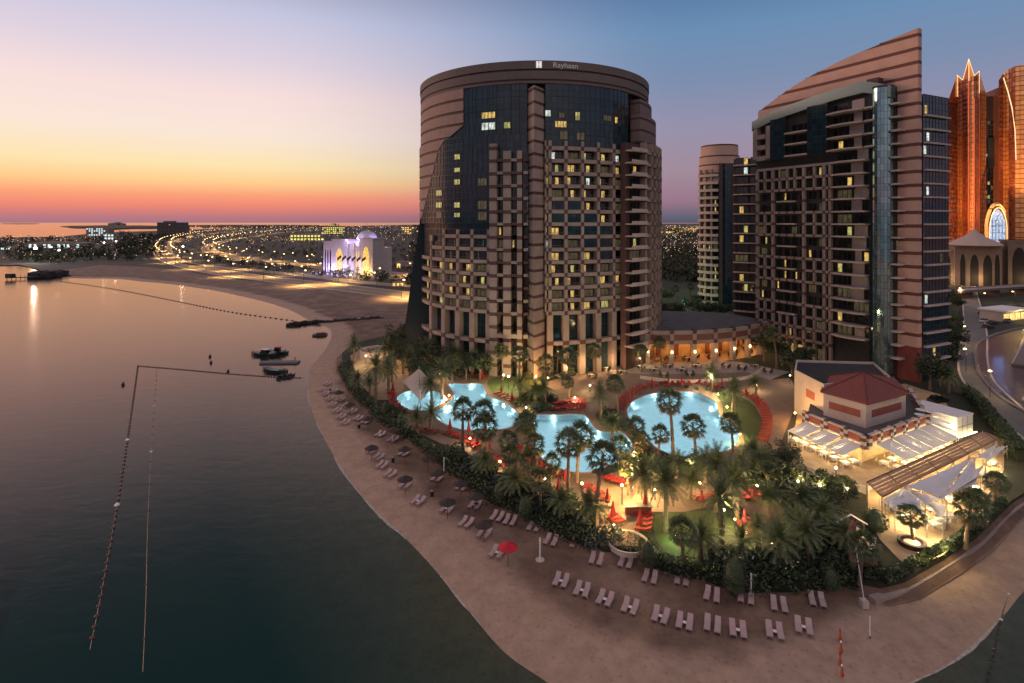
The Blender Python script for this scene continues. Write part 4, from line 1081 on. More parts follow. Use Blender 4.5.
# chairs and tables inside and on its terrace
tp = thing('dining_table', 'x', 'table')
b = MB(); b.lathe((0, 0, 0), [(.25, 0), (.05, .05), (.05, .7), (.5, .7), (.52, .76)], 12); tA = b.build('table_top', mat('pale_table', (.5, .46, .42), .6), tp)
chs = []
for k in range(4):
    b = MB(); a = k*pi/2; c = Vector((cos(a), sin(a), 0))*.85; b.box((c.x, c.y, .38), (.46, .46, .08), a); b.box((c.x*1.25, c.y*1.25, .42), (.07, .46, .5), a)
    for s1 in (-.17, .17):
        for s2 in (-.17, .17): b.box((c.x+s1, c.y+s2, 0), (.05, .05, .4), a)
    chs.append((b.build('chair', BLACK, tp), []))
proto(tp, [(tA, [])]+chs)
k = 0
for i in range(14):
    a = a0+(a1-a0)*(i+.5)/14
    place(tp, PA(a, ZG+.06, -3.2-(i % 2)*2.5), a, f'{ordw(i)} dining table from the left inside the lit arcade of the pavilion', 'tables inside the pavilion', 1.25); k += 1
tpts = [(592, 378), (606, 371), (622, 374), (640, 369), (655, 372), (668, 368), (682, 372), (697, 368), (712, 371), (726, 368), (742, 370), (756, 368), (768, 373), (630, 366), (664, 377), (690, 376)]
for i, (x, y) in enumerate(sorted(tpts)):
    place(tp, G(x, y, ZG+.04), rnd(0, 3), f'{ordw(i)} dark dining table from the left on the terrace before the pavilion', 'tables on the hotel terrace', 1.25)
# low terrace walls
tw = thing('terrace_wall', 'low pale wall edging the hotel terrace before the pavilion', 'wall', G(690, 380, ZG), world=True)
pts = smooth_poly(GP([(640, 379), (665, 382), (700, 383), (735, 381), (752, 378), (762, 371)], ZG), 4, closed=False)
b = MB(); o2 = offset(pts, .35, False); b.prism(list(pts)+o2[::-1] if area(list(pts)+o2[::-1]) > 0 else (list(pts)+o2[::-1])[::-1], ZG, ZG+.8); b.build('wall', CREAM, tw)

# ------------------------------------------------------------------ octagonal beach restaurant with the red roof
r = thing('beach_restaurant', 'octagonal cream restaurant with a red tiled roof and a checkered red parapet', 'restaurant', (67, 107, ZG), world=True)
Pf, Pr_, Prb, Plb, Pl_ = Vector((57.8, 91.4)), Vector((75.6, 101.8)), Vector((84, 118)), Vector((66, 122)), Vector((54.0, 102.9))
low = [Pf, Pr_, Prb, Plb, Pl_]
GH = 5.0
b = MB(); b.fill(low, GH); b.build('deck_roof', ROOF, r)
ins = offset(low, 1.2)
b = MB(); b.wall(ins, ZG, GH-.2); b.build('lower_wall', mat('warm_glazed_wall', (.5, .36, .2), .6, var=.25, scale=.6), r)
def parapet(A, B_, k):
    P = planP(A, B_); l = (B_-A).length; w_, rd, ch = MB(), MB(), MB(); nn = max(2, round(l/4.2))
    block(w_, P, 0, l, GH-.75, GH-.1, -.5, .06); block(w_, P, 0, l, GH+1.0, GH+1.2, -.5, .10)
    block(rd, P, 0, l, GH-.1, GH+1.0, -.4, 0)
    for i in range(nn+1):
        s = l*i/nn
        for q, (z0, z1) in enumerate(((GH-.8, GH-.2), (GH-.2, GH+.4), (GH+.4, GH+1.0), (GH+1.0, GH+1.35))):
            for h in (0, 1): block(w_ if (q+h) % 2 else ch, P, s-.7+h*.7, s+h*.7, z0, z1, -.55, .2)
    w_.build('white_course', CREAM, r); rd.build('red_panel', REDST, r); ch.build('dark_square', BROWN, r)
parapet(Pl_, Pf, 0); parapet(Pf, Pr_, 1); parapet(Pr_, Prb, 2)
up = [Vector(p) for p in ((62.1, 98.3), (73.4, 104.4), (77.6, 114), (65, 115), (58.4, 105))]
UH = 9.4
b = MB(); b.prism(up, GH, UH); b.build('upper_wall', CREAM, r)
for A, B_ in ((up[4], up[0]), (up[0], up[1])):
    P = planP(A, B_); l = (B_-A).length; b = MB(); block(b, P, l*.14, l*.88, GH+1.6, GH+2.9, -.1, .06); b.build('red_panel', REDST, r)
eav = offset(up, -.55); ap = Vector((67.6, 107.6, 12.3)); b = MB()
n = len(eav)
for i in range(n): A, B_ = eav[i], eav[(i+1) % n]; b.tri((*A, UH+.05), (*B_, UH+.05), ap); b.quad((*A, UH-.2), (*B_, UH-.2), (*B_, UH+.05), (*A, UH+.05))
b.fill(eav, UH-.2); b.build('tiled_roof', TERRA, r)
b = MB()
for i in range(n): b.beam((*eav[i], UH+.1), ap+Vector((0, 0, .08)), .10, 0, 5)
b.build('roof_ridge', mat('ridge_tile', (.12, .03, .025), .8), r)
rear = [Vector(p) for p in ((59.6, 107), (76, 112.5), (80, 124), (64, 126), (59.3, 117.6))]
b = MB(); b.prism(rear, ZG, 9.6); b.fill(offset(rear, .4), 9.7); b.build('rear_block', CREAM, r)
P = planP(rear[4], rear[0]); b = MB(); block(b, P, 4.5, 7.5, 6.0, 7.6, -.1, .05); b.build('red_panel', REDST, r)
rear2 = offset(rear, .35); b = MB(); b.fill(rear, 10.2, [rear2]); b.wall(rear, 9.6, 10.2); b.wall(rear2, 9.6, 10.2, out=False); b.build('roof_parapet', CREAM, r)
b = MB(); b.fill(rear2, 9.72); b.build('rear_roof', mat('dark_roof_felt', (.03, .028, .028), .9, var=.3, scale=.6), r)
for p in ((73.9, 101.6), (76.0, 104.2)):
    d = thing('roof_dish', f'white round dish on the grey deck roof, {"nearer the parapet" if p[0] < 75 else "farther back"}', 'dish', (*p, GH), group='dishes on the restaurant roof', world=True)
    b = MB(); b.beam((*p, GH), (*p, GH+.9), .05); b.build('stand', METAL, d)
    b = MB(); b.lathe((p[0], p[1], GH+.9), [(.05, 0), (.5, .12), (.8, .38), (.78, .42)], 14); b.build('bowl', WHITE, d)
# terrace round it
ter_px = [(790, 452), (797, 464), (868, 489), (885, 482), (952, 448), (958, 420), (940, 395), (905, 384), (800, 400)]
ter = GP(ter_px, ZG); ter = ter if area(ter) > 0 else ter[::-1]
TERF = mat('warm_terrace_paving', (.42, .29, .17), .8, var=.15, scale=.8)
sheet('restaurant_terrace', ter, ZG+.10, TERF, [[Vector(p) for p in ins][::-1]] if False else ())
wl = GP([(788, 450), (797, 464), (868, 489)], ZG+.9); tw = thing('terrace_wall', 'cream wall below the awnings on the left of the beach restaurant', 'wall', (*wl[1], ZG), world=True)
b = MB(); o2 = offset(wl, .4, False); pl = list(wl)+o2[::-1]; b.prism(pl if area(pl) > 0 else pl[::-1], -.2, ZG+1.1); b.build('wall', CREAM, tw)
wl = GP([(868, 489), (948, 452)], ZG+.4); tw = thing('terrace_wall', 'low cream wall on the right hand terrace edge of the beach restaurant', 'wall', (*wl[0], ZG), world=True)
b = MB(); o2 = offset(wl, .35, False); pl = list(wl)+o2[::-1]; b.prism(pl if area(pl) > 0 else pl[::-1], ZG-.2, ZG+.8); b.build('wall', CREAM, tw)
# awnings
def awning(A, B_, dout, label, z0=4.6, z1=3.5):
    P = planP(A, B_); l = (B_-A).length; m = P(l/2, 0, 0)
    r = thing('awning', label, 'awning', (m[0], m[1], ZG), group='white slatted awnings of the beach restaurant', world=True)
    b = MB(); nn = max(4, int(l/.45))
    for i in range(nn):
        s0, s1 = l*(i+.06)/nn, l*(i+.94)/nn
        b.hexa([P(s0, z1-.06, dout), P(s1, z1-.06, dout), P(s1, z0-.06, 0), P(s0, z0-.06, 0), P(s0, z1, dout), P(s1, z1, dout), P(s1, z0, 0), P(s0, z0, 0)])
    b.build('canopy', WHITEF, r)
    for s in (.1, l-.1):
        b = MB(); b.beam(P(s, ZG, dout-.1), P(s, z1, dout-.1), .05); b.build('post', WHITE, r)
    b = MB(); b.beam(P(0, z1-.05, dout-.08), P(l, z1-.05, dout-.08), .05); b.build('front_bar', WHITE, r)
    lamp(P(l/2, ZG+2.1, dout*.55), 700, (1, .74, .34), .25, r)
t1 = (Pf-Pl_); n1 = Vector((t1.y, -t1.x)).normalized(); n1 = n1 if n1.dot(Pf-Vector((67, 107))) > 0 else -n1
t2 = (Pr_-Pf); n2 = Vector((t2.y, -t2.x)).normalized(); n2 = n2 if n2.dot(Pf-Vector((67, 107))) > 0 else -n2
for i, nm in enumerate(('farthest left', 'middle', 'nearest the corner')):
    f0, f1 = .02+i*.33, .02+i*.33+.29; awning(Pl_+t1*f0+n1*.3, Pl_+t1*f1+n1*.3, 4.2, f'white slatted awning on the left side of the beach restaurant, {nm}')
for i in range(4):
    f0, f1 = .12+i*.225, .12+i*.225+.215; awning(Pf+t2*f0+n2*.3, Pf+t2*f1+n2*.3, 4.4, f'{ordw(i)} white slatted awning from the front corner on the right side of the beach restaurant')
t3 = (Prb-Pr_)
for i in range(2):
    f0, f1 = .02+i*.36, .02+i*.36+.33; n3 = Vector((t3.y, -t3.x)).normalized(); awning(Pr_+t3*f0+n3*.3, Pr_+t3*f1+n3*.3, 4.0, f'white slatted awning on the far right side of the beach restaurant, {"nearer" if i == 0 else "farther"} one')
# terrace tables under white cloths
tw_ = thing('terrace_table', 'x', 'table')
b = MB(); b.box((0, 0, .45), (1.0, 1.0, .32)); b.box((0, 0, .77), (1.06, 1.06, .03)); c0 = b.build('white_cloth', WHITEF, tw_)
b = MB(); b.lathe((0, 0, 0), [(.3, 0), (.06, .05), (.06, .5)], 8); c1 = b.build('table_foot', METAL, tw_)
chs = []
for k in range(4):
    b = MB(); a = k*pi/2; c = Vector((cos(a), sin(a), 0))*.95; b.box((c.x, c.y, .40), (.48, .48, .08), a); b.box((c.x*1.22, c.y*1.22, .45), (.06, .48, .48), a)
    for s1 in (-.18, .18):
        for s2 in (-.18, .18): b.box((c.x+s1, c.y+s2, 0), (.05, .05, .42), a)
    chs.append((b.build('chair', mat('pale_chair', (.45, .36, .27), .7), tw_), []))
proto(tw_, [(c0, []), (c1, [])]+chs)
sp = []
for f in (.08, .24, .42, .58, .76, .92):
    for d in (1.4, 3.4): sp.append((Pl_+t1*f+n1*d, 'left'))
for f in (.12, .24, .36, .48, .6, .72, .84, .95):
    for d in (1.5, 3.6): sp.append((Pf+t2*f+n2*d, 'right'))
cnt = {'left': 0, 'right': 0}
for p, sd_ in sp:
    place(tw_, (p.x, p.y, ZG+.10), atan2(t1.y, t1.x) if sd_ == 'left' else atan2(t2.y, t2.x), f'{ordw(cnt[sd_])} white clothed table from the left under the {sd_} awnings of the beach restaurant', f'tables under the {sd_} awnings'); cnt[sd_] += 1
# lower terrace with pergola and shade sails
lt = GP([(868, 489), (885, 482), (952, 448), (985, 432), (1004, 440), (1004, 470), (985, 500), (960, 530), (938, 552), (905, 566), (880, 540), (868, 520)], ZG); lt = lt if area(lt) > 0 else lt[::-1]
sheet('lower_terrace', lt, ZG+.06, TERF)
pg = thing('pergola', 'long timber and glass pergola running along the lower terrace', 'pergola', G(925, 475, ZG), world=True)
c = [G(867, 482, 4.2), G(882, 497, 4.2), G(996, 440, 4.2), G(983, 431, 4.2)]
nn = 7; pan = MB(); fr = MB()
for i in range(nn):
    f0, f1 = i/nn, (i+1)/nn
    A0, A1 = c[0].lerp(c[3], f0), c[0].lerp(c[3], f1); B0, B1 = c[1].lerp(c[2], f0), c[1].lerp(c[2], f1)
    for k in range(5):
        u0, u1 = (k+.12)/5, (k+.88)/5
        q = [A0.lerp(B0, u0), A1.lerp(B1, u0), A1.lerp(B1, u1), A0.lerp(B0, u1)]; q = [q[3], q[2], q[1], q[0]]
        pan.hexa([v-Vector((0, 0, .05)) for v in q]+q)
for i in range(nn+1):
    f0 = i/nn; A0, B0 = c[0].lerp(c[3], f0), c[1].lerp(c[2], f0); fr.beam(A0, B0, .09, 0, 4)
    for q in (A0, B0): b = MB(); b.beam((q.x, q.y, ZG), q, .09, 0, 4); b.build('post', WOOD, pg)
fr.beam(c[0], c[3], .10, 0, 4); fr.beam(c[1], c[2], .10, 0, 4)
pan.build('roof_slat', mat('pergola_timber', (.42, .25, .15), .7, var=.15, scale=1), pg); fr.build('roof_frame', WOOD, pg)
for i in range(7):
    q = c[0].lerp(c[2], (i+.5)/7); lamp((q.x, q.y, 3.3), 480, (1, .74, .34), .2, pg)
SAILS = [([(942, 499), (973, 457), (980, 476)], 'broad white shade sail joined to the large middle sail on its right'), ([(886, 498), (905, 487), (925, 505)], 'white shade sail between the pergola and the small left sail'), ([(905, 487), (973, 457), (942, 499)], 'large white shade sail in the middle of the lower terrace'), ([(905, 487), (942, 499), (925, 505)], 'white shade sail beside the pergola, next to the large sail'),
         ([(889, 503), (912, 492), (927, 517)], 'small white shade sail at the left end of the lower terrace'), ([(920, 497), (947, 505), (943, 520)], 'white shade sail behind the fan palm on the lower terrace'),
         ([(940, 497), (985, 463), (975, 485)], 'long white shade sail to the right of the large sail'), ([(975, 458), (997, 443), (990, 460)], 'white shade sail near the right end of the pergola'), ([(985, 464), (1007, 446), (996, 448)], 'pointed white shade sail at the far right of the terrace'),
         ([(880, 500), (905, 488), (895, 512)], 'white shade sail under the left end of the pergola')]
for i, (px, lb) in enumerate(SAILS):
    zz = [4.6, 3.4, 4.0] if i % 2 == 0 else [3.5, 4.6, 3.8]
    A, B_, C_ = [G(x, y, z) for (x, y), z in zip(px, zz)]; m = (A+B_+C_)/3
    r = thing('shade_sail', lb, 'shade sail', (m.x, m.y, ZG), group='white shade sails of the lower terrace', world=True)
    b = MB(); sail(b, A, B_, C_, 6, .6); b.build('canvas', WHITEF, r, smooth=True)
    for q in (A, B_, C_): b = MB(); b.beam((q.x, q.y, ZG), q+Vector((0, 0, .15)), .06); b.build('mast', METAL, r)
tl2 = [(893, 510), (905, 520), (918, 500), (930, 512), (940, 525), (928, 490), (950, 502), (958, 490), (965, 478), (975, 492), (984, 478), (992, 466), (945, 480), (960, 472), (935, 528), (948, 520), (985, 455), (998, 452)]
for i, (x, y) in enumerate(sorted(tl2)):
    place(tw_, G(x, y, ZG+.06), rnd(0, 1.5), f'{ordw(i)} white clothed table from the left on the lower terrace among the sails', 'tables on the lower terrace')
for x, y in ((900, 512), (925, 505), (950, 495), (975, 478), (993, 460), (935, 530), (915, 530)): 
    q = G(x, y, 3.0); lamp(q, 620, (1, .76, .40), .2)
# white kiosk
q0 = G(957, 437, ZG); ax = (G(979, 430, ZG)-q0); ax.z = 0; ax.normalize(); ay = Vector((-ax.y, ax.x, 0))
r = thing('white_kiosk', 'white box kiosk with a lit edge on the terrace beside the hedge', 'kiosk', q0, world=True)
def kb(b, x0, x1, y0, y1, z0, z1): b.hexa([q0+ax*x+ay*y+Vector((0, 0, z)) for z in (z0, z1) for x, y in ((x0, y0), (x1, y0), (x1, y1), (x0, y1))])
b = MB(); kb(b, 0, 5.6, 0, 8.5, 0, 3.4); b.build('wall', WHITE, r)
b = MB(); kb(b, -.1, 5.7, -.1, 8.6, 3.4, 3.6); b.build('roof', WHITE, r)
b = MB(); 
for k in (.33, .66): kb(b, 5.6*k-.04, 5.6*k+.04, -.03, 0.03, 0, 3.4)
kb(b, -.04, .03, 4.2, 4.3, 0, 3.4); kb(b, .2, 5.4, -.03, .03, 1.6, 1.7); b.build('panel_joint', METAL, r)
b = MB(); kb(b, -.5, -.3, -.4, 9, .06, .16); kb(b, -.3, 6, -.5, -.3, .06, .16); b.build('light_strip', BULB, r)
lamp(q0+Vector((-1.5, -1.5, 2.6)), 420, (1, .8, .45), .3, r); lamp(q0+ax*6.8+ay*3+Vector((0, 0, 2)), 160, (1, .8, .45), .3, r)
# ------------------------------------------------------------------ plants
def leaf_cloud(b, lobes, n, size, flat=.0, shell=.55):
    for (c, r) in lobes:
        c = Vector(c)
        for _ in range(n):
            v = Vector((rnd(-1, 1), rnd(-1, 1), rnd(-1, 1)))
            if v.length > 1 or v.length < .05: continue
            v = v.normalized()*(shell+(1-shell)*rnd(0, 1)); p = c+Vector((v.x*r[0], v.y*r[1], v.z*r[2]))
            s = size*rnd(.6, 1.3); u = Vector((rnd(-1, 1), rnd(-1, 1), rnd(-.6, .6))).normalized(); w_ = u.cross(Vector((rnd(-1, 1), rnd(-1, 1), rnd(-1, 1)))).normalized()
            b.quad(p-u*s, p-w_*s*.45, p+u*s, p+w_*s*.45)
def ring_trunk(b, h, r0, r1, lean=0.0, n=8):
    pts = []; rs = []; k = 14
    for i in range(k+1): t = i/k; pts.append((lean*t*t, 0, h*t)); rs.append((r0+(r1-r0)*t)*(1.18 if i % 2 else 1.0)*(1.3 if i == 0 else 1))
    b.tube(pts, rs, n)
def fan_palm(h, seed):
    random.seed(seed); root = thing('fan_palm', 'x', 'palm tree'); lean = rnd(-.9, .9)
    b = MB(); ring_trunk(b, h, .26, .17, lean); t = b.build('trunk', BARK, root)
    b = MB(); dd = MB(); top = Vector((lean, 0, h+.2))
    for i in range(46):
        a = i*2.399; el = radians(82-i*2.9+rnd(-6, 6)); L_ = rnd(1.15, 1.6)
        d = Vector((cos(a)*cos(el), sin(a)*cos(el), sin(el))); tip = top+d*L_
        bb = b if i < 38 else dd
        u = d.cross(Vector((0, 0, 1))).normalized() if abs(d.z) < .98 else Vector((1, 0, 0)); v = u.cross(d).normalized()
        bb.tri(top-u*.03, top+u*.03, tip)
        R = rnd(.85, 1.15)
        for k in range(11):
            th = (k-5)/5*1.35; dr = (d*cos(th)+u*sin(th)); dr = (dr-Vector((0, 0, .30*abs(th)+.15))+v*rnd(-.1, .1)).normalized(); w_ = dr.cross(v).normalized()*.085
            m = tip+dr*R*.55; e = tip+dr*R*rnd(.9, 1.1)-Vector((0, 0, .22*R))
            bb.quad(tip, m-w_, e, m+w_)
    ch = b.build('crown', PALMF, root); dd.build('dry_frond', DEADP, root)
    kidl = [(t, []), (ch, []), (bpy.data.objects[COL.objects[-1].name], [])]
    return proto(root, kidl)
def date_palm(h, seed, L0=3.6):
    random.seed(seed); root = thing('date_palm', 'x', 'palm tree'); lean = rnd(-.8, .8)
    b = MB(); ring_trunk(b, h, .34, .27, lean); t = b.build('trunk', BARK, root)
    b = MB(); top = Vector((lean, 0, h))
    for i in range(58):
        a = i*2.399+rnd(-.15, .15); el = radians(84-i*1.95+rnd(-6, 6)); L_ = L0*rnd(.85, 1.1); p = top.copy(); pr = p.copy()
        d = Vector((cos(a)*cos(el), sin(a)*cos(el), sin(el))); seg = 9
        for k in range(seg):
            d = (d+Vector((0, 0, -.085-.05*k/seg))).normalized(); q = p+d*(L_/seg); side = d.cross(Vector((0, 0, 1)))
            side = side.normalized() if side.length > .05 else Vector((1, 0, 0)); upv = side.cross(d)
            b.quad(p-side*.03, p+side*.03, q+side*.025, q-side*.025)
            if k > 0:
                for f in (.0, .5):
                    c = p.lerp(q, f); ll = .62*(1-abs((k+f)/seg-.42)*1.1)
                    for sg in (-1, 1):
                        e = c+(side*sg*.8+d*.55+upv*.28+Vector((0, 0, -.12))).normalized()*ll*rnd(.85, 1.15)
                        b.quad(c-d*.06, c+d*.06, e+d*.02, e-d*.02)
            p = q
    ch = b.build('crown', PALMG, root); return proto(root, [(t, []), (ch, [])])
def broad_tree(h, R, seed, m=LEAF):
    random.seed(seed); root = thing('broad_tree', 'x', 'tree')
    b = MB(); b.tube([(0, 0, 0), (.1, 0, h*.3), (.0, .1, h*.6)], [.28, .2, .12], 7)
    for k in range(5): a = k*1.3; b.tube([(.05, 0, h*.35), (cos(a)*R*.4, sin(a)*R*.4, h*.65), (cos(a)*R*.7, sin(a)*R*.7, h*.8)], [.13, .08, .03], 5)
    t = b.build('trunk', BARK, root)
    lob = []
    for k in range(16):
        a = rnd(0, 6.28); rr = R*sqrt(rnd(0, 1))*.75; s = R*rnd(.26, .46); lob.append(((cos(a)*rr, sin(a)*rr, h*rnd(.5, .92)), (s, s, s*.75)))
    b = MB(); leaf_cloud(b, lob, 170, .30); ch = b.build('crown', m, root); return proto(root, [(t, []), (ch, [])])
FP = [fan_palm(1.0*h, s) for h, s in ((6.5, 1), (8.2, 2), (5.2, 3), (7.4, 4))]; FPH = [6.5, 8.2, 5.2, 7.4]
DP = [date_palm(h, s) for h, s in ((7.0, 11), (9.0, 12), (5.4, 13))]; DPH = [7.0, 9.0, 5.4]
BT = [broad_tree(6.5, 3.6, 21), broad_tree(5.5, 3.0, 22), broad_tree(7.6, 3.4, 23)]
random.seed(5)
def palm(kind, bx, by, cy, label, group='palms of the hotel garden', s=1.0):
    p = G(bx, by, ZG); h = ZH(cy, p.y)-ZG; H = FPH if kind == 'f' else DPH; P_ = FP if kind == 'f' else DP
    h = max(3.0, h - (0 if kind == 'f' else .6)); k = min(range(len(H)), key=lambda i: abs(H[i]-h)+rnd(0, 1.2)); sc = h/H[k]
    sx_ = (s*min(max(sc, .8), 1.25),)*2; place(P_[k], p, rnd(0, 6.28), label, group, (sx_[0], sx_[1], sc))
for a in (
    ('f', 462.5, 455, 411, 'tall fan palm standing before the left pool, its round crown over the water'), ('f', 487, 460, 411, 'fan palm rising right of the round crowned palm before the left pool'),
    ('f', 481.7, 463, 428, 'short fan palm below the left pool beside the hedge'), ('f', 511, 472, 443, 'fan palm between the left pool and the middle pool'), 
    ('f', 524, 458, 425, 'fan palm at the left edge of the middle pool'), ('f', 568, 506, 446, 'left one of two tall fan palms crossing the middle pool'), ('f', 577, 482, 437, 'right one of two tall fan palms crossing the middle pool'),
    ('f', 596, 527, 458, 'tall slim fan palm on the lawn below the middle pool'), ('f', 621.5, 473, 446, 'small fan palm at the lower right corner of the middle pool'), ('f', 635, 455, 428, 'fan palm on the strip between the middle pool and the largest pool'),
    ('f', 673, 459, 404, 'tallest dark fan palm standing out against the largest pool'), ('f', 695.6, 459, 427, 'dark fan palm right of the tallest one before the largest pool'), ('f', 658.5, 459, 434, 'dark fan palm at the near left rim of the largest pool'),
    ('f', 733, 452, 424, 'small fan palm at the right end of the largest pool'), ('d', 646, 511, 472, 'big date palm below the gap between the pools, left of a pair'), ('d', 666, 532, 478, 'big date palm below the gap between the pools, right of a pair'),
    ('d', 721, 550, 494, 'date palm with a lamp post at its foot by the dark lawn'), ('d', 716, 512, 461, 'largest date palm with wide fronds below the largest pool'), ('d', 737, 520, 478, 'date palm just right of the largest wide date palm'),
    ('d', 779, 574, 533, 'date palm at the beach end of the garden, pale trunk above the last loungers'), ('d', 808, 566, 527, 'date palm right of the pale trunked palm at the beach end'), ('d', 472, 377, 357, 'wide date palm at the foot of the hotel behind the left pool'),
    ('d', 442, 399, 368, 'date palm behind the shade sail at the small round pool'), ('d', 432, 407, 381, 'date palm at the edge of the small round pool'), ('d', 376, 401, 364, 'dark date palm in the sandy court'), ('d', 354, 362, 342, 'date palm at the far beach end of the sandy court'),
    ('d', 370, 397, 380, 'small date palm in the sandy court beside a lamp'), ('d', 388.6, 394, 368, 'date palm at the right of the sandy court'), ('d', 357, 394, 377, 'low date palm beside the hedge of the sandy court'), ('d', 392, 382, 360, 'date palm right of the round planter wall'), ('d', 384, 366, 345, 'date palm beside the round planter wall'),
    ('f', 519, 391, 354, 'slender palm on the lit lawn before the central pier'), ('f', 545, 388, 364, 'palm right of the lit lawn at the hotel foot'), ('f', 569, 396, 358, 'tall palm at the hotel foot right of the central pier'), ('f', 503, 380, 352, 'palm at the foot of the projecting wing of the hotel'),
    ('f', 621, 366, 343, 'palm before the left end of the curved pavilion'), ('f', 661, 366, 344, 'palm before the lit arcade of the curved pavilion'), ('d', 601, 418, 392, 'feathery palm above the lounger rows between the two right pools'), ('f', 618, 416, 385, 'tall palm left of the largest pool'),
    ('f', 569, 399, 383, 'low palm on the dark lawn above the middle pool'), ('d', 712, 392, 372, 'palm beside the brightest lamp behind the largest pool'), ('d', 733.4, 413, 386, 'lit palm on the lawn right of the largest pool'), ('d', 756, 396, 382, 'small round palm at the end of the hotel terrace'),
    ('f', 776.6, 368, 335, 'dark tall palm standing before the foot of the right tower'), ('f', 913, 543, 516, 'fan palm in the round planter on the lower terrace'), ('f', 966, 549, 507, 'fan palm beside the shade sails at the beach edge'), ('f', 993, 508, 482, 'fan palm at the far right of the shade sails'), ('f', 978, 528, 500, 'fan palm between two others beside the lower terrace'),
    ('d', 949, 393, 373, 'date palm beside the walkway right of the beach restaurant'), ('f', 642, 372, 352, 'palm at the second column of the curved pavilion'), ('f', 596, 378, 352, 'palm at the foot of the hotel left of the pavilion'), ('f', 581, 372, 350, 'palm under the right bays of the hotel'), ('f', 557, 374, 352, 'palm close to the right side of the central pier'),
    ('d', 455, 372, 350, 'date palm under the left bays of the hotel'), ('d', 425, 368, 347, 'date palm at the left corner of the hotel'), ('d', 410, 378, 356, 'date palm between the sandy court and the hotel'),  ('f', 537, 476, 446, 'palm beside the loungers at the near left rim of the middle pool'), ('f', 508, 482, 455, 'palm in the bed below the left pool'),
    ('d', 795, 545, 515, 'date palm behind the pair at the beach end'), ('f', 860, 585, 545, 'slim palm beside the white wall at the right end of the beach'), ('f', 690, 300, 287, 'small dark palm before the green lit court'), ('f', 676, 303, 289, 'small dark palm left of the green lit court'),
    ): palm(*a)
# more palms filling the garden
random.seed(77)
for i, (k_, x, y, t) in enumerate(sorted((('d', 655, 486, 462), ('d', 690, 500, 474), ('d', 676, 482, 458), ('d', 705, 486, 458), ('d', 752, 470, 446), ('d', 764, 482, 456), ('d', 742, 484, 462), ('f', 628, 495, 466), ('f', 550, 492, 464), ('f', 530, 490, 462), ('d', 430, 432, 410), ('d', 520, 402, 380), ('d', 536, 406, 388),
        ('d', 545, 404, 385), ('d', 612, 440, 420), ('f', 643, 462, 440), ('d', 824, 535, 508), ('d', 760, 556, 528), ('d', 742, 566, 540), ('d', 700, 560, 532), ('f', 683, 566, 530), ('d', 587, 526, 500), ('d', 560, 522, 496), ('f', 541, 512, 480), ('d', 514, 500, 474), ('d', 486, 480, 456), ('d', 418, 436, 414), ('d', 845, 560, 530), ('d', 800, 520, 492), ('d', 770, 520, 492)), key=lambda q: q[1])):
    palm(k_, x, y, t, f'{ordw(i)} from the left of the low palms scattered through the garden beds', 'low palms in the garden beds', rnd(.85, 1.1))
# broad trees
tl = [(398, 352), (408, 362), (418, 372), (428, 362), (440, 374), (452, 384), (462, 368), (448, 362), (432, 352), (474, 366), (484, 372), (412, 346), (395, 366), (420, 384), (403, 374), (466, 380), (480, 380)]
for i, (x, y) in enumerate(sorted(tl)):
    place(random.choice(BT), G(x, y, ZG), rnd(0, 6), f'{ordw(i)} dark bushy tree from the left in the grove left of the hotel', 'grove left of the hotel', rnd(.85, 1.2))
tl = [(768, 492), (782, 486), (798, 494), (812, 504), (828, 500), (842, 514), (826, 520), (806, 520), (788, 508), (846, 498), (774, 474), (790, 474), (760, 476), (818, 538), (792, 528), (830, 552), (770, 508)]
for i, (x, y) in enumerate(sorted(tl)):
    place(random.choice(BT), G(x, y, ZG), rnd(0, 6), f'{ordw(i)} dark bushy tree from the left in the restaurant thicket', 'thicket before the beach restaurant', rnd(.5, .72))
tl = [(664, 318), (676, 322), (688, 316), (700, 321), (712, 319), (724, 322), (736, 318), (748, 322), (668, 306), (697, 308), (715, 307), (732, 308), (650, 322), (706, 296), (725, 298), (740, 300)]
for i, (x, y) in enumerate(sorted(tl)):
    place(random.choice(BT), G(x, y, ZG), rnd(0, 6), f'{ordw(i)} dark tree from the left behind the curved pavilion roof', 'trees behind the pavilion', rnd(.9, 1.25))
tl = [(938, 320), (944, 332), (950, 345), (942, 352), (950, 362), (944, 374), (956, 330), (958, 312), (940, 386), (930, 390), (958, 352), (936, 340), (948, 306), (792, 376), (804, 372), (782, 366), (764, 362)]
for i, (x, y) in enumerate(sorted(tl)):
    place(random.choice(BT), G(x, y, ZG), rnd(0, 6), f'{ordw(i)} dark tree from the left below the right tower', 'trees at the foot of the right tower', rnd(.85, 1.25))
# shrubs
def shrub(seed, m, fl=0):
    random.seed(seed); b = MB(); lob = [((0, 0, .7), (1.0, 1.0, .8))]+[((rnd(-.7, .7), rnd(-.7, .7), rnd(.4, 1.1)), (rnd(.4, .7),)*3) for _ in range(6)]
    leaf_cloud(b, lob, 80, .19); 
    if fl:
        for q in b.m: pass
        n0 = len(b.f); leaf_cloud(b, lob[1:], 14, .12, 0, .98)
        for i in range(n0, len(b.f)): b.m[i] = 1
    o = b.build('shrub', [m, FLOWER] if fl else m); return o
SH = [shrub(31, LEAF2), shrub(32, LEAF), shrub(33, LEAF2, 1), shrub(34, LEAF3), shrub(35, LEAF)]
for s in SH: tag(s, 'x', 'shrub'); ALLKIDS[s.name] = []
random.seed(8)
SHC = {}
def shr(k, x, y, s, where, zs=1.0):
    SHC[where] = SHC.get(where, 0)+1
    place(SH[k], G(x, y, ZG) if not isinstance(x, Vector) else x, rnd(0, 6), where, None, (s, s, s*zs))
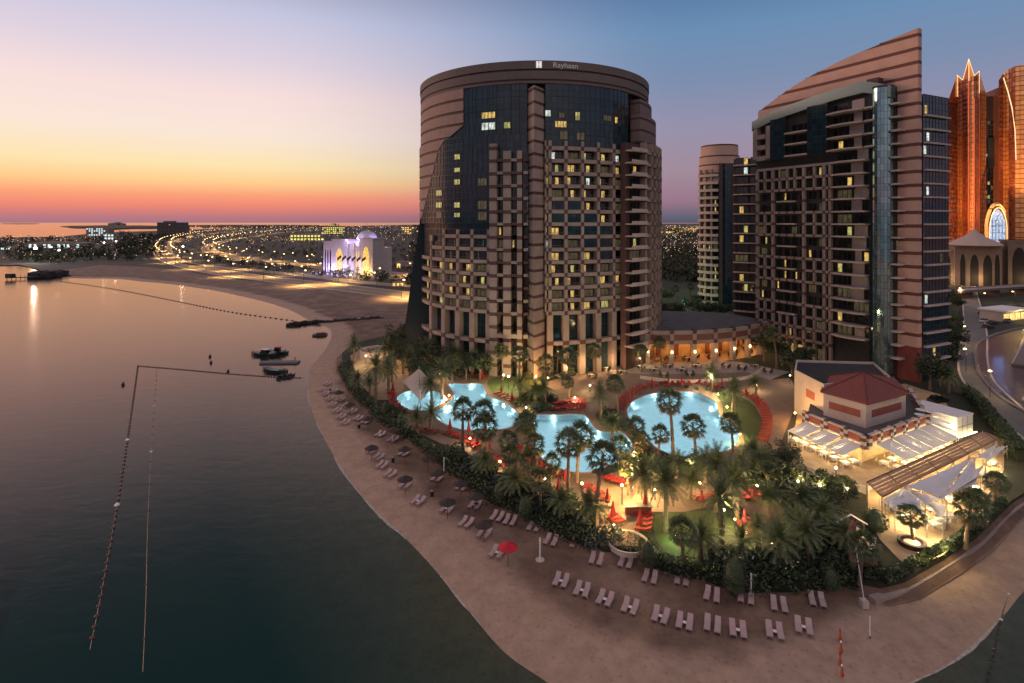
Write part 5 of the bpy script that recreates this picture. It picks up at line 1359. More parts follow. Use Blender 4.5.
zones = [('dark shrubs in the bed below the left pool', [(404, 436), (440, 448), (478, 470), (512, 484), (548, 500), (575, 512), (560, 535), (520, 518), (482, 500), (436, 465)], 62, (1, 1.7)),
         ('shrubs with white flowers beside the beach loungers', [(668, 560), (700, 566), (752, 562), (800, 566), (812, 588), (790, 594), (740, 594), (700, 580), (655, 570)], 55, (1, 1.7)),
         ('low shrubs round the small lawn below the middle pool', [(545, 500), (590, 514), (598, 545), (570, 548), (540, 526)], 16, (.7, 1.1)), ('shrubs between the left pool and the middle pool', [(505, 398), (530, 398), (552, 396), (560, 408), (534, 414), (526, 440), (520, 424), (520, 408)], 30, (.8, 1.4)),
         ('shrubs between the middle pool and the largest pool', [(600, 412), (618, 414), (632, 432), (640, 448), (668, 462), (700, 460), (690, 478), (650, 480), (636, 462), (628, 434)], 26, (.8, 1.3)), ('shrubs under the thicket before the beach restaurant', [(770, 540), (800, 530), (850, 560), (876, 560), (860, 585), (800, 588)], 40, (1, 1.7)),
         ('shrubs at the foot of the large hotel', [(440, 384), (470, 372), (500, 372), (560, 366), (610, 362), (600, 372), (550, 382), (500, 374)], 34, (.9, 1.5)), ('low shrubs between the lower terrace and the sand', [(884, 586), (905, 570), (940, 554), (972, 532), (980, 540), (944, 562), (905, 584)], 36, (.7, 1.1)),
         ('shrubs by the sandy court and the round planter', [(338, 372), (350, 362), (352, 385), (376, 408), (400, 416), (398, 428), (374, 420), (348, 396)], 34, (.9, 1.6)), ('shrubs beside the paved path into the garden', [(752, 470), (770, 478), (776, 500), (764, 500), (752, 488)], 10, (.9, 1.4)),
         ('shrubs behind the largest pool', [(655, 384), (720, 386), (726, 396), (690, 391), (660, 391)], 9, (.5, .8))]
podin = offset(pod, 1.2)
for where, poly, n, (s0, s1) in zones:
    k = 0; got = []
    while k < n:
        x, y = rnd(min(p[0] for p in poly), max(p[0] for p in poly)), rnd(min(p[1] for p in poly), max(p[1] for p in poly))
        if not inside((x, y), poly): continue
        g = G(x, y, ZG)
        if not inside((g.x, g.y), podin): k += .25; continue
        k += 1
        if any(inside((g.x, g.y), offset(P, -.8)) for P in POOLS): continue
        got.append((x, g))
    for i, (x, g) in enumerate(sorted(got, key=lambda q: q[0])):
        place(SH[2 if 'white' in where and rnd(0, 1) < .75 else random.choice([0, 1, 3, 4, 1])], (g.x, g.y, ZG-.1), rnd(0, 6), f'{ordw(i)} from left of the {where}', where, rnd(s0, s1))
# clipped hedge running along the edge of the sand
def hedge(px, hw, hh, label, z=-.05, m=LEAF2, group='hedges along the sand'):
    pts = smooth_poly(GP(px, ZG), 5, closed=False); b = MB()
    L_ = sum((pts[i+1]-pts[i]).length for i in range(len(pts)-1))
    for (p, t) in along(pts, .10):
        nn = Vector((-t.y, t.x))
        for _ in range(8):
            a = rnd(0, pi); rr = rnd(.75, 1.08)
            q = Vector((p.x, p.y, 0))+Vector((nn.x, nn.y, 0))*cos(a)*hw*rr+Vector((t.x, t.y, 0))*rnd(-.2, .2); q.z = z+hh*sin(a)**.5*rr*(1+.12*sin(p.x*1.1)*cos(p.y*.9))
            s = rnd(.14, .30); u = Vector((rnd(-1, 1), rnd(-1, 1), rnd(-.7, .7))).normalized(); w_ = u.cross(Vector((rnd(-1, 1), rnd(-1, 1), 1))).normalized()
            b.quad(q-u*s, q-w_*s*.5, q+u*s, q+w_*s*.5)
    b2 = MB()
    r = thing('hedge', label, 'hedge', (pts[0].x, pts[0].y, z), group=group, world=True)
    b.build('foliage', m, r)
    o1, o2 = offset(pts, hw*.5, False), offset(pts, -hw*.5, False)
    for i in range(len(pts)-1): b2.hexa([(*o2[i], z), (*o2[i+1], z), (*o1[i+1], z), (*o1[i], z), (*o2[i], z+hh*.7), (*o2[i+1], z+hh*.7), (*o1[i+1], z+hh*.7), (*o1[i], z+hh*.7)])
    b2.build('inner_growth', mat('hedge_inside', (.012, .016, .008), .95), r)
for px, lb in (([(341, 366), (354, 389), (370, 405)], 'dark hedge between the sandy court and the beach loungers'), ([(372, 406), (384, 418), (409, 434)], 'dark hedge along the beach below the small round pool'), ([(411, 435), (437, 455), (460, 473)], 'dark hedge along the sand below the left pool'),
               ([(462, 474), (486, 492), (520, 507)], 'dark hedge along the sand left of the red beach umbrella'), ([(524, 509), (558, 527), (590, 540)], 'dark hedge along the sand left of the beach path'), ([(650, 558), (674, 565), (702, 571)], 'dark hedge along the sand right of the beach path'),
               ([(706, 572), (740, 582), (766, 582)], 'dark hedge behind the loungers in the lower middle'), ([(770, 582), (792, 582), (846, 577), (860, 580)], 'dark hedge at the right end of the beach loungers')):
    hedge(px, 1.0, 2.4, lb)
hedge([(966, 394), (984, 412), (1006, 440), (1022, 462)], 1.2, 2.6, 'bright green hedge beside the walkway by the white kiosk', ZG, LEAF2, 'hedges of the restaurant')
hedge([(884, 583), (912, 568), (944, 552), (974, 532), (1004, 504)], .6, 1.1, 'low hedge below the lower terrace at the beach edge', ZG, LEAF2, 'hedges of the restaurant')
def cone_tree(px, py, h, r_, label, m=LEAF):
    b = MB(); leaf_cloud(b, [((0, 0, h*.5), (r_, r_, h*.52)), ((0, 0, h*.3), (r_*1.02, r_*1.02, h*.3))], int(420*r_*h/3), .16, 0, .85); b.lathe((0, 0, 0), [(r_*.7, 0), (r_*.85, h*.3), (r_*.6, h*.75), (.1, h*.95)], 10)
    o = b.build('clipped_tree', m, None); o.location = G(px, py, ZG-.2); tag(o, label, 'tree', 'clipped trees by the beach')
for a in ((386, 417, 3.4, 1.1, 'dark clipped column tree left of the small round pool'), (402, 428, 3.2, 1.2, 'dark clipped tree on the hedge below the small round pool'), (648, 564, 2.8, 1.25, 'clipped round tree right of the beach path'), (735, 588, 3.6, 1.3, 'pale green clipped cone tree behind the loungers, lower middle'),
          (831, 588, 2.2, .9, 'small clipped cone tree at the right end of the loungers'), (526, 516, 2.8, 1.3, 'clipped tree on the hedge near the red beach umbrella'), (501, 500, 2.9, 1.3, 'dark clipped tree on the hedge left of the red beach umbrella'), (874, 530, 2.8, 1.6, 'large dark round bush beside the white wall')): cone_tree(*a)
for (x, y, lb) in ((574, 531, 'blue grey bush on the sand edge left of the beach path'), (597, 547, 'blue grey round bush at the left of the beach path'), (612, 546, 'greyish round bush in the ring at the beach path')):
    place(SH[3], G(x, y, ZG-.8), 0, lb, None, 1.5)
# ------------------------------------------------------------------ beach and pool furniture
def lounger(name, lab, mcush, mframe):
    root = thing(name, lab, 'sun lounger')
    b = MB()
    for s in (-1, 1): b.box((0, s*.31, .26), (1.95, .05, .07))
    for k in (-.9, 0, .9): b.box((k, 0, .27), (.05, .6, .05))
    for x in (-.85, .75):
        for s in (-1, 1): b.box((x, s*.30, 0), (.06, .06, .27))
    f = b.build('frame', mframe, root)
    b = MB(); P = lambda x, y, z: (x, y, z)
    b.hexa([(-.98, -.28, .33), (.35, -.28, .33), (.35, .28, .33), (-.98, .28, .33), (-.98, -.28, .42), (.35, -.28, .42), (.35, .28, .42), (-.98, .28, .42)])
    m_ = b.build('mattress', mcush, root)
    b = MB(); b.hexa([(.36, -.28, .34), (1.0, -.28, .68), (1.0, .28, .68), (.36, .28, .34), (.32, -.28, .42), (.96, -.28, .77), (.96, .28, .77), (.32, .28, .42)])
    k_ = b.build('backrest', mcush, root)
    return proto(root, [(f, []), (m_, []), (k_, [])])
PINKC = mat('pale_pink_cushion', (.42, .30, .30), .85, island=.06)
BL = lounger('beach_lounger', 'x', PINKC, mat('pale_lounger_frame', (.3, .24, .22), .6))
RL = lounger('red_lounger', 'x', RED, WOOD)
st_ = thing('side_table', 'x', 'table'); b = MB(); b.box((0, 0, .36), (.55, .55, .05)); q0 = b.build('table_top', mat('white_table', (.75, .68, .66), .5), st_)
b = MB(); b.box((0, 0, 0), (.3, .3, .36)); q1 = b.build('pedestal', WOOD, st_); proto(st_, [(q0, []), (q1, [])])
def near_shore(p): return min(shore, key=lambda q: (q.x-p.x)**2+(q.y-p.y)**2)
def seaward(p):
    q = sorted(shore, key=lambda q: (q.x-p.x)**2+(q.y-p.y)**2)[:3]; q = sum(q, Vector((0, 0)))/3; return atan2(q.y-p.y, q.x-p.x)
def pair(px, py, row, i, table=True, dark=False):
    c = G(px, py, 0); off = min(max((738-px)/177*18, -9), 62)+rnd(-4, 4); a = atan2(c.y, c.x)-radians(off)+pi; n = Vector((-sin(a), cos(a), 0)); rz = a+pi
    for s in (1, -1):
        p = c+n*s*.50; side = 'right' if p.x > c.x else 'left'
        place(BL, p, rz+rnd(-.05, .05), f'{side} lounger of the {ordw(i)} pale pair from the left {row}', 'loungers '+row)
    if table: place(st_, c+Vector((cos(a), sin(a), 0))*.05, rz, f'white table between the {ordw(i)} pale loungers from the left {row}', 'small tables '+row, (.7, .7, 1))
front = [(561, 583.6), (582, 593), (605, 602), (630, 610), (660.5, 619), (684.6, 625.5), (712.5, 628), (738, 633), (774.7, 634.5), (803.8, 630)]
for i, (x, y) in enumerate(front): pair(x, y, 'in the front row', i, i != 6)
second = [(510, 523), (534, 529), (551, 543), (577.5, 546), (596.5, 562), (625.7, 565), (650, 580), (682, 582), (712, 598), (746, 600), (779, 608), (817, 603)]
for i, (x, y) in enumerate(second): pair(x, y, 'along the hedge', i, False)
mid_ = [(393, 441), (404, 455), (430, 461), (447, 511), (466, 525), (484, 536), (497, 555), (405, 487), (418, 503), (437, 480), (462, 489), (475, 507), (497, 519), (366, 423), (380, 436), (372, 452), (378, 459), (382, 467), (390, 476)]
for i, (x, y) in enumerate(sorted(mid_)): pair(x, y, 'among the thatched umbrellas', i, i % 3 == 0)
upper = [(322, 391), (325, 395), (329, 400), (332, 406), (337, 412), (341, 418), (345, 424), (333, 392), (340, 401), (346, 407), (352, 413), (327, 385), (358, 420)]
for i, (x, y) in enumerate(sorted(upper)): pair(x, y, 'on the upper beach', i, False)
# umbrellas
def umbrella(px, py, label, m, R=1.18, h=2.5, kind='beach_umbrella', group='thatched umbrellas on the beach', z=0.0):
    # px, py: centre of its canopy
    d = (HC-h-z)*F/(py-HY); p = Vector(((px-512)/F*d, d, z))
    r = thing(kind, label, 'umbrella', p, group=group)
    b = MB(); b.beam((0, 0, 0), (0, 0, h+.15), .05); b.build('pole', WOOD, r)
    b = MB(); b.lathe((0, 0, h-.25), [(R, 0), (R*1.02, .06), (R*.62, .32), (R*.25, .55), (.05, .68)], 14); b.build('canopy', m, r); return r
for i, (x, y) in enumerate(sorted([(371.6, 447), (405, 448), (405, 478), (447.5, 501), (483.6, 523), (368, 418), (393.5, 429), (428, 457), (437, 472), (460.7, 482), (476, 495), (350, 404), (339, 392)])):
    umbrella(x, y, f'{ordw(i)} brown thatched umbrella from the left on the left beach', THATCH)
umbrella(508, 545.5, 'bright red open umbrella on the sand', mat('bright_red_canvas', (.50, .012, .03), .8), group='red beach umbrella')
def closed(px, py, i, where, k):
    d = (HC-ZG-1.2)*F/(py-HY); p = Vector(((px-512)/F*d, d, ZG+.03))
    r = thing('closed_parasol', f'{ordw(i)} furled red parasol from the left {where}', 'parasol', p, group='furled red parasols by the pools')
    b = MB(); b.beam((0, 0, 0), (0, 0, 2.6), .04); b.lathe((0, 0, 0), [(.3, 0), (.3, .08)], 10); b.build('pole', WOOD, r)
    b = MB(); b.lathe((0, 0, .75), [(.34, 0), (.40, .12), (.24, .9), (.1, 1.75), (.02, 1.95)], 9); b.build('canopy', REDF, r)
for where, L_ in (('below the left pool', [(421, 427), (450, 426), (468.6, 429), (490, 450), (477, 441)]), ('below the middle pool', [(558.6, 487), (588, 493), (607.5, 499), (613, 512), (566, 478), (542, 470), (645, 503), (640, 520)]),
                  ('around the largest pool', [(668.5, 383), (681.6, 383), (640, 389), (652, 384), (632, 393), (755, 382), (746, 392), (758, 402), (702, 498), (744.6, 519), (755, 493), (736, 503), (629, 400), (722, 384)]), ('beside the lit lawn and sandy court', [(501, 389), (512, 398), (394, 396), (400, 408), (393, 388), (482, 375)])):
    for i, (x, y) in enumerate(sorted(L_)): closed(x, y, i, where, 0)
PCN = [(G(421, 400, ZG)), G(477, 405, ZG), G(580, 445, ZG), G(682, 422, ZG)]
def redrow(pts, n, where, out=None, flip=False):
    q = smooth_poly(GP(pts, ZG), 6, closed=False); L_ = sum((q[i+1]-q[i]).length for i in range(len(q)-1)); st = L_/max(1, n-1)*.999
    for i, (p, t) in enumerate(along(q, st)[:n]):
        c = min(PCN, key=lambda c: (c.x-p.x)**2+(c.y-p.y)**2); a = atan2(c.y-p.y, c.x-p.x) if out is None else out
        nn = Vector((-t.y, t.x)); a = atan2(nn.y, nn.x); 
        if nn.dot(Vector((c.x-p.x, c.y-p.y))) < 0: a += pi
        place(RL, (p.x, p.y, ZG+.03), a+pi+rnd(-.06, .06), f'{ordw(i)} red lounger {where}', 'red loungers round the pools', 1.05)
for a in (([(523, 448), (527, 458), (538, 467), (552, 474), (568, 478)], 15, 'from the far end along the near left rim of the middle pool'), ([(553, 411), (568, 409), (584, 410)], 10, 'from the left along the far rim of the middle pool'), ([(556, 405), (570, 403), (584, 404)], 9, 'from the left in the second row behind the middle pool'),
          ([(620, 410), (623, 402), (630, 395), (642, 389), (656, 386)], 13, 'from the left along the far left rim of the largest pool'), ([(664, 386), (675, 385), (690, 385)], 6, 'from the left behind the largest pool'), ([(698, 384), (716, 388)], 4, 'from the left beside the brightest lamp'),
          ([(745, 396), (756, 401), (763, 409), (767, 421), (766, 432), (763, 442)], 19, 'from the top in the long curved row right of the largest pool'), ([(446, 434), (458, 438), (470, 440)], 7, 'from the left on the near side of the left pool'), ([(468, 443), (478, 449), (488, 455)], 6, 'from the left in the row below the left pool'),
          ([(494, 458), (505, 466), (514, 472)], 6, 'from the left between the left and the middle pool'), ([(514, 475), (520, 482), (526, 488)], 4, 'from the left in the short row left of the middle pool'), ([(606, 480), (616, 483), (627, 486)], 6, 'from the left on the lit paving below the middle pool'),
          ([(611, 518), (618, 524)], 3, 'from the top at the left side of the beach path'), ([(642, 508), (645, 520), (643, 532)], 6, 'from the top at the right side of the beach path'), ([(498, 394), (507, 399), (518, 403)], 6, 'from the left at the right end of the left pool'),
          ([(391, 392), (393, 402), (399, 409), (408, 414)], 9, 'from the top along the left rim of the small round pool'), ([(638, 447), (646, 453)], 3, 'from the left in the corner between the two right pools'), ([(697, 499), (706, 502), (714, 498)], 4, 'from the left below the wide date palm'),
          ([(744, 496), (752, 502), (758, 494)], 5, 'from the left beside the garden path'), ([(743, 524), (749, 530), (755, 538)], 5, 'from the top at the lower garden path'), ([(412, 428), (425, 432), (436, 434)], 5, 'from the left below the small round pool'), ([(474, 378), (484, 379)], 3, 'from the left at the far end of the left pool'), ([(586, 488), (596, 494), (604, 500)], 4, 'from the left on the paving above the small lawn')): redrow(*a)
# people are not made out; small posts and bins on the sand
def bin_(px, py, i):
    r = thing('litter_bin', f'{ordw(i)} small dark litter bin from the left on the sand', 'bin', G(px, py, 0), group='litter bins on the beach')
    b = MB(); b.lathe((0, 0, 0), [(.26, 0), (.30, .75)], 10); b.build('body', BLACK, r); b = MB(); b.lathe((0, 0, .75), [(.32, 0), (.32, .06), (.1, .18)], 10); b.build('lid', METAL, r)
for i, p in enumerate([(330, 392), (359, 428), (393, 462), (432, 496), (476, 507)]): bin_(*p, i)
def shower(px, py, label):
    r = thing('beach_shower', label, 'shower', G(px, py, 0), group='beach showers')
    b = MB(); b.lathe((0, 0, 0), [(.55, 0), (.55, .08)], 14); b.build('base', CREAM, r); b = MB(); b.beam((0, 0, 0), (0, 0, 2.7), .10, 0, 8); b.build('column', WHITE, r)
    b = MB(); b.beam((0, 0, 2.5), (.5, 0, 2.6), .04); b.lathe((.5, 0, 2.45), [(.12, 0), (.05, .12)], 8); b.build('shower_head', METAL, r)
shower(540, 560, 'slim white beach shower near the red umbrella'); shower(444, 474, 'white beach shower by the hedge on the left beach'); shower(751, 598, 'white beach shower behind the loungers, lower middle')
b = MB(); p = G(864, 607, 0); r = thing('marker_post', 'pale post on a square foot at the end of the beach', 'post', p); b.box((0, 0, 0), (.7, .7, .8)); b.build('foot', CREAM, r); b = MB(); b.beam((0, 0, .8), (-.5, .6, 6), .05); b.build('pole', WHITE, r)
b = MB(); p = G(870, 638, 0); r = thing('beach_stake', 'thin pale stake standing in the open sand on the right', 'post', p); b.beam((0, 0, 0), (0, 0, 2.2), .05); b.build('stake', WHITE, r)
b = MB(); b.lathe((0, 0, 0), [(.09, 0), (.09, .12), (.05, .2)], 8); b.build('base', WOOD, r)
# tall carved post and white wall at the right end
p = G(853, 574, ZG); r = thing('carved_post', 'tall brown carved post with a bulbous head beside the white wall', 'post', p)
b = MB(); b.lathe((0, 0, 0), [(.28, 0), (.34, .5), (.42, 2.5), (.5, 3.6)], 10); b.build('shaft', mat('pale_wood', (.28, .2, .15), .8, var=.25, scale=3), r)
b = MB(); b.lathe((0, 0, 3.6), [(.5, 0), (.62, .5), (.55, 1.1), (.3, 1.5), (.36, 1.9), (.12, 2.5)], 10); b.build('head', mat('rust_wood', (.22, .08, .05), .8, var=.3, scale=3), r)
wl = [G(826, 548, ZG), G(850, 545, ZG), G(874, 560, ZG)]; r = thing('garden_wall', 'white angled wall beside the carved post at the terrace corner', 'wall', wl[1], world=True)
for A, B_ in ((wl[0], wl[1]), (wl[1], wl[2])):
    P = planP(A.xy, B_.xy); b = MB(); block(b, P, 0, (B_.xy-A.xy).length, ZG-.2, ZG+2.4, -.3, 0); b.build('wall_leaf', WHITE, r)
    b = MB(); block(b, P, -.05, (B_.xy-A.xy).length+.05, ZG+2.4, ZG+2.5, -.35, .05); b.build('wall_cap', CREAM, r)
def gable(px, py):
    A = G(px, py, ZG); r = thing('lit_gate', 'small gate with a glowing pitched beam by the carved post', 'gate', A)
    b = MB(); b.beam((-1.6, 0, 0), (-1.6, 0, 3), .08); b.build('post', WOOD, r); b = MB(); b.beam((1.6, 0, 0), (1.6, 0, 3), .08); b.build('post', WOOD, r)
    b = MB(); b.tube([(-2, 0, 3), (0, 0, 4.1), (2, 0, 2.9)], [.10]*3, 5); b.build('roof_beam', WHITE, r); lamp((0, -.4, 2.6), 220, (1, .6, .3), .2, r)
gable(851, 548)
# round planter on the lower terrace
p = G(912, 545, ZG+.06); r = thing('round_planter', 'dark round planter with a pale centre under the fan palm on the lower terrace', 'planter', p)
b = MB(); b.lathe((0, 0, 0), [(1.5, 0), (1.55, .55), (1.2, .6), (1.15, .35)], 24); b.build('rim', mat('dark_planter', (.05, .02, .02), .6), r)
b = MB(); b.lathe((0, 0, 0), [(1.1, .3), (.75, .38), (.2, .45)], 20); b.build('soil', CREAM, r)
# round planter wall in the sandy court and the planting ring at the beach path
p = G(378, 357, ZG); r = thing('round_wall', 'pale round planter wall with dark planting in the sandy court', 'planter', p)
b = MB(); b.lathe((0, 0, 0), [(5.2, 0), (5.2, 2.4), (4.8, 2.4), (4.8, 1.6)], 36); b.build('wall', CREAM, r); b = MB(); leaf_cloud(b, [((0, 0, 1.7), (4.6, 4.6, .8))], 700, .3); b.build('planting', LEAF, r)
p = G(628, 543, ZG); r = thing('planting_ring', 'pale kerb ring with planting where the path meets the sand', 'planter', p)
b = MB(); o1 = [Vector((2.6*cos(k*pi/18), 2.6*sin(k*pi/18))) for k in range(36)]; o2 = offset(o1, .25); b.fill(o1, .25, [o2]); b.wall(o1, -.3, .25); b.wall(o2, 0, .25, out=False); b.build('kerb', CREAM, r)
b = MB(); leaf_cloud(b, [((0, 0, .2), (2.2, 2.2, .5))], 420, .16); b.build('planting', LEAF3, r)
# curved glowing bench line on the terrace edge
r = thing('light_ribbon', 'glowing yellow ribbon of light curving round the terrace edge', 'light', G(945, 552, ZG), world=True)
pts = [G(x, y, ZG+.5) for x, y in ((918, 552), (930, 558), (944, 553), (952, 543), (962, 535), (972, 520), (984, 508))]
b = MB(); b.tube(smooth_poly([p.xy for p in pts], 5, closed=False) and [Vector((q.x, q.y, ZG+.45)) for q in smooth_poly([p.xy for p in pts], 5, closed=False)], [.06]*31, 5); b.build('tube', mat('lit_ribbon', (1, .8, .3), .5, emit=(1, .66, .2), es=1.6), r)
lamp(G(950, 545, ZG+1.6), 260, (1, .75, .3), .3); lamp(G(928, 556, ZG+1.6), 160, (1, .75, .3), .3); lamp(G(980, 515, ZG+1.6), 260, (1, .8, .45), .3)
# stage and table on the warm paving
p = G(638, 513, ZG+.03); r = thing('bar_counter', 'dark red bar counter on the lit paving below the pools', 'bar', p)
b = MB(); b.box((0, 0, 0), (3.4, 1.1, 1.05)); b.build('front', mat('dark_red_wood', (.12, .02, .02), .6), r); b = MB(); b.box((0, 0, 1.05), (3.7, 1.3, .08)); b.build('counter_top', BLACK, r)
# ------------------------------------------------------------------ lamps of the garden
def lamppost(px, py, h, power, label, col=(1, .70, .32), white=False, group='garden lamps'):
    p = G(px, py, ZG); r = thing('garden_lamp', label, 'lamp', p, group=group)
    b = MB(); b.beam((0, 0, 0), (0, 0, h), .06, 0, 6); b.build('post', BLACK, r)
    b = MB(); b.lathe((0, 0, h), [(.05, 0), (.15, .08), (.16, .2), (.06, .32)], 10); b.build('lamp_head', BULBW if white else BULB, r)
    lamp((0, 0, h+.6), power*1.6, col, .3, r)
for i, a in enumerate(((711, 392, 3.2, 2600, 'brightest lamp behind the largest pool', (1, .80, .42), True), (503.5, 389, 3.2, 1500, 'bright lamp on the lit lawn, left of two', (1, .85, .4), True), (508.5, 389, 2.8, 900, 'bright lamp on the lit lawn, right of two', (1, .85, .4), True), (582, 500, 2.2, 700, 'lamp at the paving below the middle pool'),
          (622, 505, 2.6, 2600, 'lamp over the warmly lit paving by the bar counter', (1, .62, .20)), (632, 492, 2.4, 1800, 'lamp between the bar counter and the middle pool', (1, .62, .20)), (724, 545, 4.2, 900, 'lamp post at the foot of the date palm by the dark lawn'), (746, 540, .8, 420, 'low lamp at the lower garden path'), (757, 497, 1.5, 500, 'lamp beside the upper garden path'),
          (449, 400, .9, 420, 'low lamp between the small round pool and the left pool'), (446, 404, .8, 300, 'second low lamp between the small round pool and the left pool'), (366, 366, 2.6, 800, 'lamp at the left of the sandy court'), (396, 362, 2.4, 800, 'lamp at the right of the sandy court', (1, .55, .22)), (392, 372, 2.2, 500, 'lamp under the trees right of the sandy court', (1, .55, .22)),
          (740, 440, .9, 620, 'low warm lamp on the lawn at the right end of the largest pool', (1, .75, .22)), (727, 412, .9, 620, 'low warm lamp on the lawn at the upper right of the largest pool', (1, .75, .22)), (718, 399, .9, 520, 'low warm lamp at the far right rim of the largest pool', (1, .75, .25)), (757, 391, 1.2, 420, 'lamp at the end of the hotel terrace'),
          (613, 424, .8, 420, 'low lamp on the small lawn right of the middle pool'), (634, 462, .9, 700, 'low lamp at the lower right rim of the middle pool', (1, .55, .18)), (548, 386, 1.8, 420, 'lamp right of the lit lawn'), (836, 492, 3.4, 420, 'lamp in the thicket before the beach restaurant'), (820, 508, 3.0, 300, 'lower lamp in the thicket before the beach restaurant'), (798, 502, 2.8, 300, 'lamp at the left of the thicket'), (848, 512, 3, 350, 'lamp at the right of the thicket'),
          (526, 412, .8, 380, 'low lamp between the left and middle pools', (1, .8, .3)), (536, 382, 1.2, 900, 'orange lamp at the foot of the central pier', (1, .42, .10)), (640, 366, 2, 420, 'lamp on the hotel terrace, left part'), (582, 366, 2.2, 520, 'lamp at the foot of the right bays of the hotel'), (610, 364, 2.2, 520, 'lamp at the left end of the curved pavilion'), (790, 384, 2, 300, 'lamp at the path behind the beach restaurant'), (795, 425, 2.2, 1100, 'lamp at the left side of the beach restaurant', (1, .5, .15)),
          (470, 446, 1.2, 420, 'low lamp among the palms below the left pool'), (500, 470, 1.2, 420, 'low lamp in the bed left of the middle pool'), (545, 488, 1.2, 420, 'low lamp at the near left of the middle pool', (1, .62, .25)), (655, 500, 1.3, 700, 'low lamp under the pair of big date palms', (1, .66, .26)), (700, 492, 1.2, 520, 'low lamp behind the widest date palm', (1, .66, .26)), (735, 530, 1.2, 420, 'low lamp on the dark lawn beside the path', (1, .7, .3)), (772, 556, 1.2, 380, 'low lamp under the palms at the beach end', (1, .75, .35)), (440, 380, 1.4, 420, 'low lamp under the grove behind the left pool', (1, .66, .3)), (590, 392, 1.4, 420, 'low lamp between the hotel and the middle pool', (1, .7, .3)), (614, 534, .9, 520, 'low lamp at the beach path', (1, .62, .22)), (676, 543, .6, 260, 'low greenish lamp on the dark lawn', (.7, 1, .4), True), (690, 470, 1.0, 420, 'low lamp below the largest pool'), (575, 402, .8, 420, 'low lamp in the lounger rows behind the middle pool'))): lamppost(*a)
lamp(G(676, 303, 6), 3500, (.35, 1, .5), .5); lamp(G(662, 304, 6), 2500, (.35, 1, .5), .5)
# ------------------------------------------------------------------ boats, pier and float lines on the water
SEAZ = -.6
def boat(px, py, L_, rz, label, hull, cab=True, red=False):
    p = G(px, py, SEAZ); r = thing('boat', label, 'boat', p, rz); sec = []
    b = MB(); n = 9
    for i in range(n):
        t = i/(n-1); x = (t-.5)*L_; w_ = L_*.15*(1-max(0, (t-.55)/.45)**2.2)+.03; sh = .75+.45*max(0, t-.4)**2*3
        sec.append([(x, -w_, sh), (x, -w_*.75, -.2), (x, w_*.75, -.2), (x, w_, sh)])
    for i in range(n-1):
        for k in range(3): b.quad(sec[i][k], sec[i][k+1], sec[i+1][k+1], sec[i+1][k])
        b.quad(sec[i][3], sec[i][0], sec[i+1][0], sec[i+1][3])
    b.quad(*sec[0]); b.build('hull', hull, r)
    if cab:
        b = MB(); b.hexa([(-L_*.15, -L_*.09, .8), (L_*.14, -L_*.08, .8), (L_*.14, L_*.08, .8), (-L_*.15, L_*.09, .8), (-L_*.13, -L_*.085, 1.9), (L_*.06, -L_*.075, 1.9), (L_*.06, L_*.075, 1.9), (-L_*.13, L_*.085, 1.9)]); c = b.build('cabin', DKGLASS, r)
        b = MB(); b.box((-L_*.05, 0, 1.92), (L_*.30, L_*.20, .10)); b.build('cabin_roof', mat('red_cover', (.25, .03, .03), .7) if red else WHITE, r)
    b = MB(); b.box((-L_*.34, 0, .85), (L_*.16, L_*.2, .35)); b.build('bench', mat('boat_seat', (.3, .28, .27), .7), r); return r
DH = mat('dark_hull', (.03, .035, .035), .35)
boat(264, 355.5, 8.5, 3.0, 'dark motor boat with a pale cabin roof, farthest of the moored boats', DH)
boat(277, 353.5, 7, 2.95, 'small dark boat with a red cover behind the moored motor boat', DH, True, True)
boat(274, 372, 7.5, 2.9, 'dark open boat tied to the pontoon, nearest of the moored boats', DH, False)
for i, (x, y) in enumerate(((281, 378), (286, 377), (291, 376.5))):
    p = G(x, y, SEAZ); r = thing('jet_ski', f'{ordw(i)} small dark jet ski from the moored boats towards the beach', 'jet ski', p, 1.2, 'jet skis by the pontoon')
    b = MB(); b.hexa([(-1.3, -.5, 0), (.9, -.5, 0), (.9, .5, 0), (-1.3, .5, 0), (-1.3, -.45, .5), (1.5, -.1, .55), (1.5, .1, .55), (-1.3, .45, .5)]); b.build('hull', DH, r)
    b = MB(); b.box((-.5, 0, .5), (1.1, .4, .35)); b.build('seat', BLACK, r); b = MB(); b.beam((.3, 0, .5), (.1, 0, 1.05), .08); b.beam((.1, -.4, 1.05), (.1, .4, 1.05), .04); b.build('handlebar', METAL, r)
p = G(280, 363, SEAZ); r = thing('pontoon', 'low floating pontoon between the moored boats', 'pontoon', p, .05)
b = MB(); b.box((0, 0, 0), (11, 2.6, .45)); b.build('deck', mat('grey_decking', (.16, .15, .15), .8, var=.2, scale=1.5), r)
for x in (-4, 0, 4): b = MB(); b.beam((x, 1.1, -.5), (x, 1.1, 1.6), .12); b.build('pile', WOOD, r)
p = G(320, 335.5, SEAZ); r = thing('raft', 'small reddish raft lying off the beach by the jetty', 'raft', p, .2)
b = MB(); b.box((0, 0, -.1), (5, 3.4, .6)); b.build('float', mat('red_brown_float', (.13, .045, .04), .7), r); b = MB(); b.box((.3, 0, .5), (3, 2.2, .5)); b.build('deck_box', BLACK, r)
BUOY = mat('dark_orange_float', (.10, .045, .035), .6)
